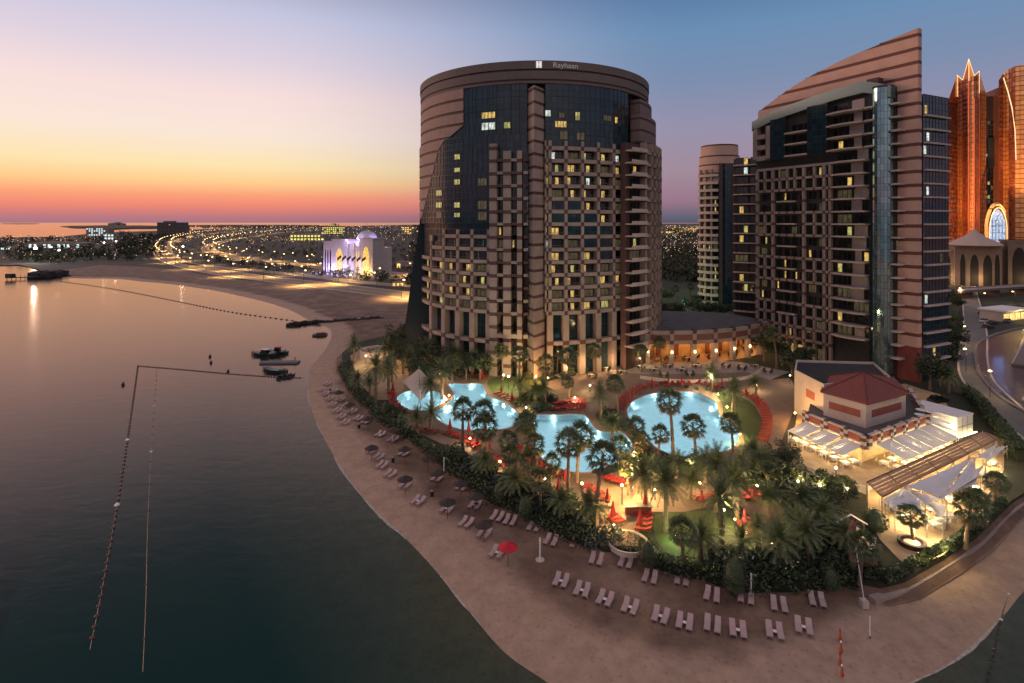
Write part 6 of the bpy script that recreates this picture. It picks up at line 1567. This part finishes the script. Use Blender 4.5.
def floatline(px, label, n, rad, white=()):
    pts = [Vector((*G(x, y, SEAZ).xy, SEAZ+.02)) for x, y in px]; r = thing('float_line', label, 'float line', pts[0], world=True)
    sm = [Vector((q.x, q.y, SEAZ+.03)) for q in smooth_poly([p.xy for p in pts], 6, closed=False)]
    b = MB(); b.tube(sm, [.035]*len(sm), 4); b.build('rope', BLACK, r)
    T = sum((sm[i+1]-sm[i]).length for i in range(len(sm)-1))
    for k, (q, t) in enumerate(along(sm, T/n)):
        if k >= n: break
        b = MB(); rr = rad*(1.5 if k in white else 1); b.lathe((q.x, q.y, SEAZ-.05), [(rr*.3, -rr*.6), (rr, 0), (rr, rr*.4), (rr*.4, rr)], 8); b.build('float', WHITE if k in white else BUOY, r, True)
floatline([(138, 366), (129, 430), (118, 500), (104, 580), (90, 650)], 'long line of dark floats running towards the viewer, left one', 70, .26, (36, 52))
floatline([(157, 368), (152, 440), (148, 520), (146, 600), (143, 672)], 'long thin line of dark floats running towards the viewer, right one', 26, .17, (8, 14))
floatline([(138, 366), (180, 369.5), (230, 374), (280, 377.5), (303, 378)], 'line of floats running from the corner buoy to the beach', 60, .28)
floatline([(57, 281), (110, 288.5), (170, 300), (230, 312), (298, 321.5)], 'far line of floats running to the rock jetty', 80, .45)
floatline([(1015, 576), (1003, 612), (993, 655), (985, 690)], 'line of floats on the water at the right edge', 24, .12, (5, 11))
for i, (x, y) in enumerate(((123, 385), (211, 363), (228, 372), (210, 357))):
    p = G(x, y, SEAZ); b = MB(); b.lathe((0, 0, 0), [(.2, -.2), (.4, .1), (.38, .4), (.1, .8)], 10); o = b.build('buoy', BUOY, None, True); o.location = p; tag(o, f'{ordw(i)} lone dark buoy on the bay {("near the corner of the float lines", "left of the moored boats, nearer the shore", "left of the pontoon", "left of the moored boats, farther out")[i]}', 'buoy')
for i, (x, y) in enumerate(((840, 640), (841, 652), (840, 664), (842, 676))):
    p = G(x, y, -.1 if y > 660 else 0); r = thing('marker_float', f'{ordw(i)} orange marker from the top in the short line on the right sand', 'marker', p, group='orange markers on the sand')
    b = MB(); b.lathe((0, 0, 0), [(.16, 0), (.2, .15), (.08, .6), (.05, .9)], 8); b.build('cone', mat('orange_plastic', (.4, .07, .03), .6), r); b = MB(); b.lathe((0, 0, .9), [(.09, 0), (.09, .12), (.02, .2)], 8); b.build('tip', WHITE if i % 2 else RED, r)
# ------------------------------------------------------------------ rock jetty, far beach things
def rocks(name, label, pts, n, s0, z=-.6, cat='jetty'):
    b = MB(); q = smooth_poly(GP(pts, 0), 4, closed=False); T = sum((q[i+1]-q[i]).length for i in range(len(q)-1))
    for (p, t) in along(q, T/n):
        for _ in range(3):
            c = Vector((p.x+rnd(-1, 1)*s0*1.8, p.y+rnd(-1, 1)*s0*1.8, z+rnd(-.2, .9))); s = s0*rnd(.5, 1.2); v = [c+Vector((sx_*s*rnd(.7, 1.1), sy*s*rnd(.7, 1.1), sz_*s*rnd(.5, .8))) for sz_ in (-1, 1) for sx_, sy in ((-1, -1), (1, -1), (1, 1), (-1, 1))]; b.hexa(v)
    o = b.build(name, mat('dark_rock', (.045, .038, .036), .9, var=.4, scale=.6)); return tag(o, label, cat)
rocks('rock_jetty', 'low dark rock jetty reaching from the beach into the bay', [(291, 324), (310, 322), (335, 321), (360, 319.5), (382, 318)], 70, .75)
rocks('rock_mound', 'dark rock mound at the far end of the little pier', [(42, 277), (47, 276), (53, 275)], 16, 3.2, 0.6, 'rocks')
p0, p1 = G(6, 279, 0), G(42, 278, 0); r = thing('pier', 'small dark pier with a hut at its outer end', 'pier', p0, world=True)
b = MB(); P = planP(p0.xy, p1.xy); l = (p1-p0).length; block(b, P, 0, l, .6, 1.2, -1.5, 1.5); b.build('deck', DH, r)
for k in range(9): b = MB(); q = P(l*k/8, 0, -1.3); b.beam((q[0], q[1], -1.5), (q[0], q[1], 2.3), .18, 0, 5); b.build('pile', BLACK, r)
b = MB(); q = P(2.5, 0, 0); b.box((q[0], q[1], 1.2), (4.5, 3.6, 2.6)); h = b.build('hut', DH, r); b = MB(); b.lathe((q[0], q[1], 3.8), [(3.4, 0), (.2, 1.6)], 4); b.build('roof', BLACK, h)
# ------------------------------------------------------------------ roads, lamps and the far city
ASPH = mat('asphalt', (.05, .045, .042), .9, var=.2, scale=.15); ASPHR = mat('glow_tinted_asphalt', (.24, .17, .11), .9, var=.2, scale=.1)  # golden glow of the lit roads is put into the second asphalt's colour
LINE = mat('road_paint', (.6, .55, .45), .7)
def road(name, px, wd, z=.03, m=ASPHR, lines=True):
    q = smooth_poly(GP(px, 0), 6, closed=False); A, B_ = offset(q, wd/2, False), offset(q, -wd/2, False); b = MB(); ln = MB()
    for i in range(len(q)-1): b.quad((*B_[i], z), (*B_[i+1], z), (*A[i+1], z), (*A[i], z))
    tag(b.build(name, m), kind='structure')
    if lines:
        for f in (-.46, 0, .46):
            C1, C2 = offset(q, wd*f+.18, False), offset(q, wd*f-.18, False)
            for i in range(len(q)-1): ln.quad((*C2[i], z+.02), (*C2[i+1], z+.02), (*C1[i+1], z+.02), (*C1[i], z+.02))
        tag(ln.build('lane_line', LINE), kind='structure')
    for s in (1, -1):
        k = MB(); C1, C2 = offset(q, s*(wd/2), False), offset(q, s*(wd/2+.5), False)
        for i in range(len(q)-1):
            v = [C1[i], C1[i+1], C2[i+1], C2[i]] if s < 0 else [C2[i], C2[i+1], C1[i+1], C1[i]]
            v = [v[3], v[2], v[1], v[0]]; k.hexa([(*x, -.02) for x in v]+[(*x, z+.13) for x in v])
        tag(k.build('kerb', CREAM), kind='structure')
    return q
r1 = road('coast_road', [(330, 227), (250, 230.5), (205, 234.5), (176, 241), (164, 249), (168, 258), (190, 266), (225, 273), (270, 279), (330, 286), (420, 297)], 21)
r2 = road('inland_road', [(360, 228), (300, 231), (256, 236), (225, 241), (209, 247), (216, 253), (245, 258.5), (290, 263.5), (340, 269), (420, 276)], 19)
r3 = road('garden_road', [(175, 262), (205, 266), (250, 270), (300, 275), (360, 282), (420, 287)], 9)
rw = road('canal_walk', [(968, 288), (972, 310), (975, 335), (973, 360), (976, 382), (992, 402), (1020, 428), (1060, 460)], 6, ZG+.10, mat('walkway_paving', (.15, .135, .125), .85, var=.15, scale=.5), False)
for i in range(1):
    pass
def streetlamp_proto():
    r = thing('street_lamp', 'x', 'street lamp'); b = MB(); b.beam((0, 0, 0), (0, 0, 9.5), .11, 0, 5); a = b.build('post', BLACK, r)
    b = MB(); b.beam((0, 0, 9.4), (1.7, 0, 9.9), .07, 0, 4); c = b.build('arm', BLACK, r); b = MB(); b.lathe((1.7, 0, 9.65), [(.15, 0), (.62, .1), (.62, .35), (.15, .6)], 8); d = b.build('lamp_head', BULBF, r)
    return proto(r, [(a, []), (c, []), (d, [])])
SL = streetlamp_proto()
def lamps(q, step, offs, where, power, col=(1, .60, .20)):
    k = 0; dist = 0; last = -99; lit = -99; 
    for i, (p, t) in enumerate(along(q, 4, 3)):
        n = Vector((-t.y, t.x)); p2 = p+n*offs; px = 512+F*p2.x/p2.y; dist = i*4
        gap = step*max(1, p2.y/850)
        if px < -10 or px > 424 or dist-last < gap: continue
        last = dist; sc = 1.0 if p2.y < 900 else 1.25
        place(SL, (p2.x, p2.y, 0), atan2(-n.y*offs, -n.x*offs), f'{ordw(k)} lit street lamp from the near end {where}', 'street lamps along the roads', sc); k += 1
        if dist-lit > gap*1.9 and p2.y < 2600:
            q_ = spot((p2.x, p2.y, 9.0), (p2.x, p2.y, 0), power*max(1, p2.y/900)*1.7, col, 150, None, .3); lit = dist
    return k
r1r, r2r, r3r = r1[::-1], r2[::-1], r3[::-1]
lamps(r1r, 40, -10.5, 'on the seaward side of the coast road', 24000); lamps(r1r, 46, 10.5, 'on the inland side of the coast road', 30000)
lamps(r2r, 40, -9, 'on the near side of the inland road', 30000); lamps(r2r, 46, 9, 'on the far side of the inland road', 30000); lamps(r3r, 34, -5.5, 'along the garden road', 12000)
# far apartment block
p = G(157, 238, 0); q = G(184, 238, 0); r = thing('apartment_block', 'long far grey apartment block at the bend of the coast road', 'building', p, world=True); P = planP(p.xy, q.xy); l = (q-p).length; hb = ZH(222.4, p.y)
b = MB(); block(b, P, 0, l, 0, hb, -20, 0); b.build('wall', mat('grey_render', (.13, .11, .11), .85, var=.1, scale=.05), r); b = MB(); block(b, P, l*.2, l*.6, hb, hb+3.5, -14, -4); b.build('roof_house', mat('grey_render', (.1, .1, .1)), r)
FW = Windows(); nf = int(hb/3.6)
for i in range(nf):
    for j in range(14): FW.add(rnd(0, 1), (lambda i, j, lit: lambda b: b.quad(P(l*(j+.15)/14, i*3.6+1, .1), P(l*(j+.85)/14, i*3.6+1, .1), P(l*(j+.85)/14, i*3.6+3, .1), P(l*(j+.15)/14, i*3.6+3, .1), lit))(i, j, 1 if rnd(0, 1) < .93 else 2))
FW.build(r, WM, 60)
# domed palace
p = G(357, 275, 0); D0 = p.y; r = thing('domed_palace', 'violet lit white palace with a large dome and a golden arched gate', 'palace', p, world=True)
PAL = mat('white_palace_stone', (.36, .33, .33), .7, var=.06, scale=.2)
A, B_ = G(325, 271, 0), G(380, 276, 0); P = planP(A.xy, B_.xy); l = (B_-A).length; sc = F/D0
hw = ZH(243, D0)
b = MB(); block(b, P, l*.02, l*.96, 0, hw*.86, -14, 0); b.build('main_wall', PAL, r)
for f0, f1, d, h in ((.02, .20, 2.5, .98), (.22, .50, 4, 1.06), (.52, .58, 3, .95), (.74, .97, 5, 1.12)):
    b = MB(); block(b, P, l*f0, l*f1, 0, hw*h, -6, d); block(b, P, l*f0-.4, l*f1+.4, hw*h, hw*h+.9, -6.5, d+.5); b.build('pavilion_wall', PAL, r)
b = MB(); arch_fill(b, P, l*.36, 9, hw*.80, hw*.5, 4.1); b.build('golden_gate', litmat('golden_glow', (1, .60, .08), 1.3), r)
b = MB(); arch_fill(b, P, l*.855, 8, hw*.9, hw*.5, 5.1); b.build('golden_gate', litmat('golden_glow', (1, .6, .1), 1.2), r)
for f in (.06, .11, .16): b = MB(); arch_fill(b, P, l*f, 1.6, hw*.75, hw*.55, 2.6); b.build('window', DKGLASS, r)
for f in (.60, .64, .68, .72): b = MB(); arch_fill(b, P, l*f, 1.7, hw*.75, hw*.5, .1); b.build('window', litmat('golden_glow', (1, .6, .1), 1), r)
c = Vector(P(l*.60, 0, -10)); R = 19/sc*.58
b = MB(); b.lathe((c.x, c.y, hw*.86), [(R*1.25, 0), (R*1.25, 4.5), (R*1.15, 5)], 24); b.build('drum', PAL, r)
zd = hw*.86+5; b = MB(); b.lathe((c.x, c.y, zd), [(R*cos(a), R*.92*sin(a)) for a in [k*pi/2/9 for k in range(9)]]+[(.3, R*.95)], 28); b.build('dome', mat('dome_silver', (.5, .46, .5), .4, metal=.2), r, True)
b = MB(); b.beam((c.x, c.y, zd+R*.9), (c.x, c.y, zd+R*.9+7), .35, 0, 6, .08); b.build('finial', METAL, r)
for f, d, pw_, cl in ((.11, 9, 12000, (.55, .42, 1)), (.3, 11, 9000, (.8, .6, 1)), (.43, 11, 11000, (.62, .5, 1)), (.64, 9, 12000, (.66, .55, 1)), (.55, 9, 9000, (.6, .45, 1)), (.80, 12, 9000, (1, .62, .22)), (.95, 12, 10000, (1, .62, .22))): lamp(P(l*f, 2, d), pw_, cl, .5, r)
for a in (-2.6, -1.9, -1.2, -.5): lamp((c.x+R*1.9*cos(a), c.y+R*1.9*sin(a), hw*.86+6), 7000, (.6, .45, 1), .5, r)
for i in range(6):
    f = .50+i*.085; q = Vector(P(l*f, 0, 13)); t = thing('flag', f'{ordw(i)} dark flag on a tall pole from the left before the domed palace', 'flag', (q.x, q.y, 0), group='flags before the palace')
    b = MB(); b.beam((0, 0, 0), (0, 0, 15), .12, 0, 5); b.build('pole', METAL, t); b = MB(); n = 5
    for k in range(n): b.quad((.1+k*.6, .3*sin(k*1.4), 10.8+.5*k), (.1+(k+1)*.6, .3*sin((k+1)*1.4), 10.8+.5*(k+1)), (.1+(k+1)*.6, .3*sin((k+1)*1.4), 13.2+.45*(k+1)), (.1+k*.6, .3*sin(k*1.4), 13.2+.45*k))
    b.build('cloth', mat('dark_flag', (.03, .015, .02), .8), t)
# far lit villas
VIL = mat('sand_villa', (.30, .24, .18), .85, var=.1, scale=.1)
def villa(px0, px1, py, pt, label, lit, glow, cat='building', group=None, z=1):
    A, B_ = G(px0, py, 0), G(px1, py, 0); P = planP(A.xy, B_.xy); l = (B_-A).length; h = max(3, ZH(pt, A.y)); r = thing('far_building', label, cat, A, world=True, group=group)
    b = MB(); block(b, P, 0, l, 0, h, -l*.4, 0); b.build('wall', VIL, r); b = MB(); block(b, P, l*.2, l*.7, h, h*1.15, -l*.3, -l*.1); b.build('roof', VIL, r)
    n = max(3, int(l/(7 if l < 200 else 16))); w_ = MB(); m = max(1, int(h/5))
    W_ = Windows()
    for i in range(n):
        for j in range(m): 
            if rnd(0, 1) < lit: W_.add(1, (lambda i, j: lambda b: b.quad(P(l*(i+.2)/n, h*(j+.25)/m, .15), P(l*(i+.8)/n, h*(j+.25)/m, .15), P(l*(i+.8)/n, h*(j+.8)/m, .15), P(l*(i+.2)/n, h*(j+.8)/m, .15), 0))(i, j))
    W_.build(r, [glow], 40)
GW = litmat('far_warm_glow', (1, .62, .18), 1.6); GC = litmat('far_cool_glow', (.75, .95, 1), 1.3); GY = litmat('far_yellow_glow', (.95, .85, .2), 1.3)
for a in ((290, 324, 241, 234.5, 'low golden lit palace wing left of the domed palace', .9, GY), (322, 345, 234, 227, 'far golden lit palace behind the domed palace', .9, GY), (330, 338, 231, 224.5, 'highest golden lit tower of the far palace', .9, GY), (28, 80, 249.5, 243, 'long white lit hall by the far left waterfront', .85, GC),
          (86, 108, 236, 228, 'far building with a greenish lit roof on the left shore', .5, GC), (104, 114, 240, 234, 'small far building with cool light on the left shore', .8, GC), (0, 16, 251, 247, 'low lit building at the left edge of the shore', .6, GC), (672, 698, 232, 227, 'low far villa between the round hotel and the slim tower', .5, GW), (660, 671, 236, 231, 'small far villa beside the round hotel', .6, GW),
          (392, 404, 287, 283, 'low lit pavilion right of the palace gardens', .7, GW), (396, 412, 270, 262, 'far building with orange lights left of the round hotel', .7, GW), (402, 414, 234, 227, 'far lit block beside the left edge of the round hotel', .5, GW)): villa(*a)
for i, (x, y, pt) in enumerate(((112, 225.4, 223.2), (118, 225.4, 222.6), (122, 225.4, 223.4), (184, 229.5, 226), (206, 228, 225.4), (232, 227.5, 225.5), (262, 227, 225), (282, 228, 226), (664, 229.5, 226.2), (682, 228.4, 225.8), (690, 227.4, 224.4))):
    A = G(x, y, 0); s = 5.5*A.y/F; b = MB(); h = ZH(pt, A.y); b.box((0, 0, 0), (s, s*.7, h)); b.box((0, 0, h), (s*.5, s*.4, h*.12)); o = b.build('far_building', VIL); o.location = A; tag(o, f'{ordw(i)} tiny far building from the left along the skyline', 'building', 'tiny buildings on the skyline')
# bright quay lamps at the far left
for i, (x, y, h, pw_) in enumerate(((35.5, 263, 14, 30000), (51, 257, 11, 5000), (59, 259, 9, 4000), (104, 254, 14, 2500), (116, 252, 14, 2500), (183, 260, 14, 2500))):
    p = G(x, y, 0); r = thing('quay_lamp', f'{ordw(i)} bright white lamp on a mast from the left along the far shore', 'lamp', p, group='bright masts on the far shore')
    b = MB(); b.beam((0, 0, 0), (0, 0, h), .16, 0, 5); b.build('mast', BLACK, r); b = MB(); s = 1.15 if i == 0 else .8; b.lathe((0, 0, h), [(.3*s, 0), (s*1.3, .4*s), (s*1.3, 1.1*s), (.3*s, 1.8*s)], 10); b.build('lamp_head', mat('strong_white_lamp', (1, 1, 1), .5, emit=(1, .97, .86), es=30) if i == 0 else mat('white_lamp', (1, 1, 1), .5, emit=(1, .97, .86), es=7), r)
    lamp((0, -2, h+2.5), pw_, (1, .95, .8), 1, r)
# scattered lights of the city and dark woods, too many to count
lw = MB(); zl = [((170, 226), (420, 245), 520), ((200, 240), (420, 288), 130), ((0, 240), (165, 264), 150), ((662, 226), (700, 262), 260), ((0, 236), (110, 244), 40)]
for (x0, y0), (x1, y1), n in zl:
    for _ in range(n):
        y = y0+(y1-y0)*rnd(0, 1)**1.4; p = G(rnd(x0, x1), y, 0); d = p.y; s = min(.42, .10+.12*rnd(0, 1))*max(1, d/F*1.5)
        c = random.choice((0, 0, 0, 0, 1, 1, 2)); z = rnd(3, 9); lw.box((p.x, p.y, z), (s, s, s*.8), 0, c)
tag(lw.build('city_lights', [mat('far_light_orange', (1, .6, .2), .5, emit=(1, .5, .14), es=4), mat('far_light_yellow', (1, .8, .4), .5, emit=(1, .78, .36), es=4), mat('far_light_white', (1, 1, 1), .5, emit=(.9, 1, .95), es=4)]), 'scattered small lights of the far city and gardens', None, None, 'stuff')
YB = [(0, 261), (62, 265), (100, 261), (150, 263), (185, 267), (230, 273.5), (340, 283.5), (400, 290), (430, 293)]
def ybeach(x):
    if x > 430: return 999
    for (a, ya), (c, yc) in zip(YB, YB[1:]):
        if x <= c: return ya+(yc-ya)*(x-a)/(c-a)
    return 999
wd = MB(); BEACHP = [Vector(q[:2]) for q in list(in9)+list(tail)]
def far_trees(n, x0, x1, y0, y1, s0=2.6, bad=()):
    for _ in range(n):
        x, y = rnd(x0, x1), y0+(y1-y0)*rnd(0, 1)**1.2; p = G(x, y, 0)
        if any((Vector((q.x-p.x, q.y-p.y))).length < 30 for q in r1[::2]) or any((Vector((q.x-p.x, q.y-p.y))).length < 26 for q in r2[::2]): continue
        if y > ybeach(x): continue
        s = s0*rnd(.6, 1.4)*(1 if p.y < 900 else p.y/900*.8)
        for _ in range(24):
            v = Vector((rnd(-1, 1), rnd(-1, 1), rnd(-.9, .8)))*s; c = Vector((p.x, p.y, s*1.3))+v; u = Vector((rnd(-1, 1), rnd(-1, 1), rnd(-1, 1))).normalized()*s*.36; w_ = u.cross(Vector((rnd(-1, 1), rnd(-1, 1), rnd(-1, 1)))).normalized()*s*.24
            wd.quad(c-u, c-w_, c+u, c+w_)
far_trees(760, 170, 425, 228, 290, 2.2); far_trees(420, 190, 425, 262, 288, 1.7); far_trees(300, 0, 168, 239, 262, 3.4); far_trees(220, 120, 166, 236, 258, 3.6); far_trees(420, 658, 702, 232, 284, 3.0); far_trees(160, 410, 425, 228, 290); far_trees(120, 20, 170, 256, 268, 1.8)
tag(wd.build('distant_woods', mat('far_tree_leaf', (.030, .036, .016), .8, island=.45)), 'dark distant woods and palm gardens on the far shore', None, None, 'stuff')
# ------------------------------------------------------------------ canal, bridge and quay on the right
cn = smooth_poly(GP([(978, 346), (990, 338), (1004, 333), (1030, 328), (1120, 322), (1150, 410), (1060, 425), (1026, 412), (1000, 396), (984, 378), (978, 362)], ZG), 4); cn = cn if area(cn) > 0 else cn[::-1]
sheet('canal', cn, ZG+.14, CANALW)
b = MB(); o2 = offset(cn, -.8); b.fill(o2, ZG+.42, [cn]); b.wall(o2, ZG, ZG+.42); b.wall(cn, ZG+.1, ZG+.42, out=False); tag(b.build('canal_kerb', mat('quay_stone', (.2, .17, .15), .85, var=.2, scale=.4)), kind='structure')
A, B_ = G(990, 366, ZG), G(1002, 340, ZG); r = thing('canal_pontoon', 'long pale pontoon lying in the canal', 'pontoon', A, world=True); P = planP((A+Vector((6, 0, 0))).xy, (B_+Vector((8, 0, 0))).xy); b = MB(); block(b, P, 0, (B_-A).length, ZG+.1, ZG+.7, 0, 5); b.build('deck', mat('pontoon_deck', (.2, .14, .12), .8), r)
b = MB(); block(b, P, 0, (B_-A).length, ZG+.7, ZG+.8, -.1, .2); b.build('edge', CREAM, r)
A, B_ = G(958, 300, ZG), G(1060, 292, ZG); P = planP(A.xy, B_.xy); l = (B_-A).length; r = thing('bridge', 'low dark road bridge crossing before the gatehouse', 'bridge', A, world=True)
b = MB(); block(b, P, 0, l, ZG+3.4, ZG+4.6, -9, 0); b.build('deck', mat('bridge_concrete', (.12, .10, .09), .85, var=.15, scale=.2), r); b = MB(); block(b, P, 0, l, ZG+4.6, ZG+5.5, -.3, 0); b.build('parapet', CREAM, r)
for f in (.15, .4, .65, .9): b = MB(); block(b, P, l*f-.8, l*f+.8, ZG, ZG+3.4, -8, -1); b.build('pier', BROWN, r)
def car(px, py, rz, label, col):
    p = G(px, py, ZG+.1); r = thing('parked_car', label, 'car', p, rz, 'cars parked by the canal')
    b = MB(); b.hexa([(-2.2, -.9, .3), (2.2, -.9, .3), (2.2, .9, .3), (-2.2, .9, .3), (-2.2, -.88, .85), (2.1, -.85, .75), (2.1, .85, .75), (-2.2, .88, .85)]); b.build('body', col, r)
    b = MB(); b.hexa([(-1.9, -.82, .86), (1.0, -.82, .8), (1.0, .82, .8), (-1.9, .82, .86), (-1.4, -.7, 1.45), (.3, -.7, 1.45), (.3, .7, 1.45), (-1.4, .7, 1.45)]); b.build('cabin', DKGLASS, r)
    for x in (-1.35, 1.35):
        for y in (-.85, .85): b = MB(); b.tube([(x, y-.1, .33), (x, y+.1, .33)], [.33, .33], 10); b.build('wheel', BLACK, r)
    for y in (-.6, .6): b = MB(); b.box((2.12, y, .55), (.1, .3, .14)); b.build('headlight', WHITE, r)
CARC = [mat('black_car_paint', (.02, .02, .022), .25), mat('silver_car_paint', (.3, .3, .31), .3, metal=.5), mat('dark_blue_car_paint', (.02, .025, .05), .25), mat('white_car_paint', (.6, .6, .6), .3)]
for i, (x, y) in enumerate(sorted(((985, 322), (989, 318), (993, 324), (998, 320), (1002, 316), (988, 328), (1008, 322), (983, 314)))): car(x, y, rnd(.2, .6), f'{ordw(i)} small car from the left parked by the canal', CARC[(i*3) % 4])
car(938, 402, .3, 'dark car parked behind the beach restaurant', CARC[0])
A, B_ = G(1003, 322, ZG), G(1026, 319, ZG); P = planP(A.xy, B_.xy); l = (B_-A).length; r = thing('canal_cafe', 'small cafe with a yellow lit front beside the canal', 'cafe', A, world=True)
b = MB(); block(b, P, 0, l, ZG, ZG+4, -8, 0); b.build('wall', CREAM, r); b = MB(); block(b, P, -.5, l+.5, ZG+4, ZG+4.6, -8.5, 1.5); b.build('roof', WHITE, r); b = MB()
for k in range(4): b.quad(P(l*(k+.1)/4, ZG+.4, .1), P(l*(k+.9)/4, ZG+.4, .1), P(l*(k+.9)/4, ZG+3, .1), P(l*(k+.1)/4, ZG+3, .1))
b.build('window', GW, r); lamp(P(l/2, ZG+3, 4), 900, (1, .75, .3), .3, r)
lamp(G(999, 336, ZG+5), 250, (.25, .4, 1), .6)
for i, (x, y) in enumerate(((962, 300), (1015, 304), (985, 306), (944, 330), (968, 345), (966, 372), (990, 398))):
    p = G(x, y, ZG); place(SL, p, rnd(0, 3), f'{ordw(i)} street lamp from the top along the canal walk', 'lamps along the canal', .6); lamp((p.x, p.y, 6.2), 900, (1, .66, .28), .3)
# promenade kerb above the sand on the right
q = smooth_poly(GP([(872, 596), (905, 586), (946, 562), (980, 540), (1012, 508), (1060, 478), (1140, 448)], ZG-.6), 5, closed=False); b = MB(); A, B_ = offset(q, .45, False), offset(q, -.45, False)
for i in range(len(q)-1): b.hexa([(*B_[i], -.2), (*B_[i+1], -.2), (*A[i+1], -.2), (*A[i], -.2), (*B_[i], .55), (*B_[i+1], .55), (*A[i+1], .55), (*A[i], .55)])
tag(b.build('promenade_kerb', mat('pale_kerb', (.34, .27, .23), .85, var=.15, scale=.6)), kind='structure')
# lights on the trunks and facade foot
for x, y, z, pw_, cl in ((537, 366, 6, 1500, (1, .42, .1)), (570, 366, 4, 700, (1, .6, .25)), (590, 366, 4, 700, (1, .6, .25)), (612, 362, 4, 900, (1, .6, .25)), (888, 392, 3, 500, (1, .35, .25))): lamp(G(x, y, z), pw_, cl, .3)
# unused prototypes go
gone = []
for o in SC.objects:
    if o.get('label') == 'x': gone += [o]+list(o.children_recursive)
for o in gone: bpy.data.objects.remove(o, do_unlink=True)
for o in SC.objects:
    if o.get('_w') is not None: del o['_w']
    if o.get('_p') is not None: del o['_p']
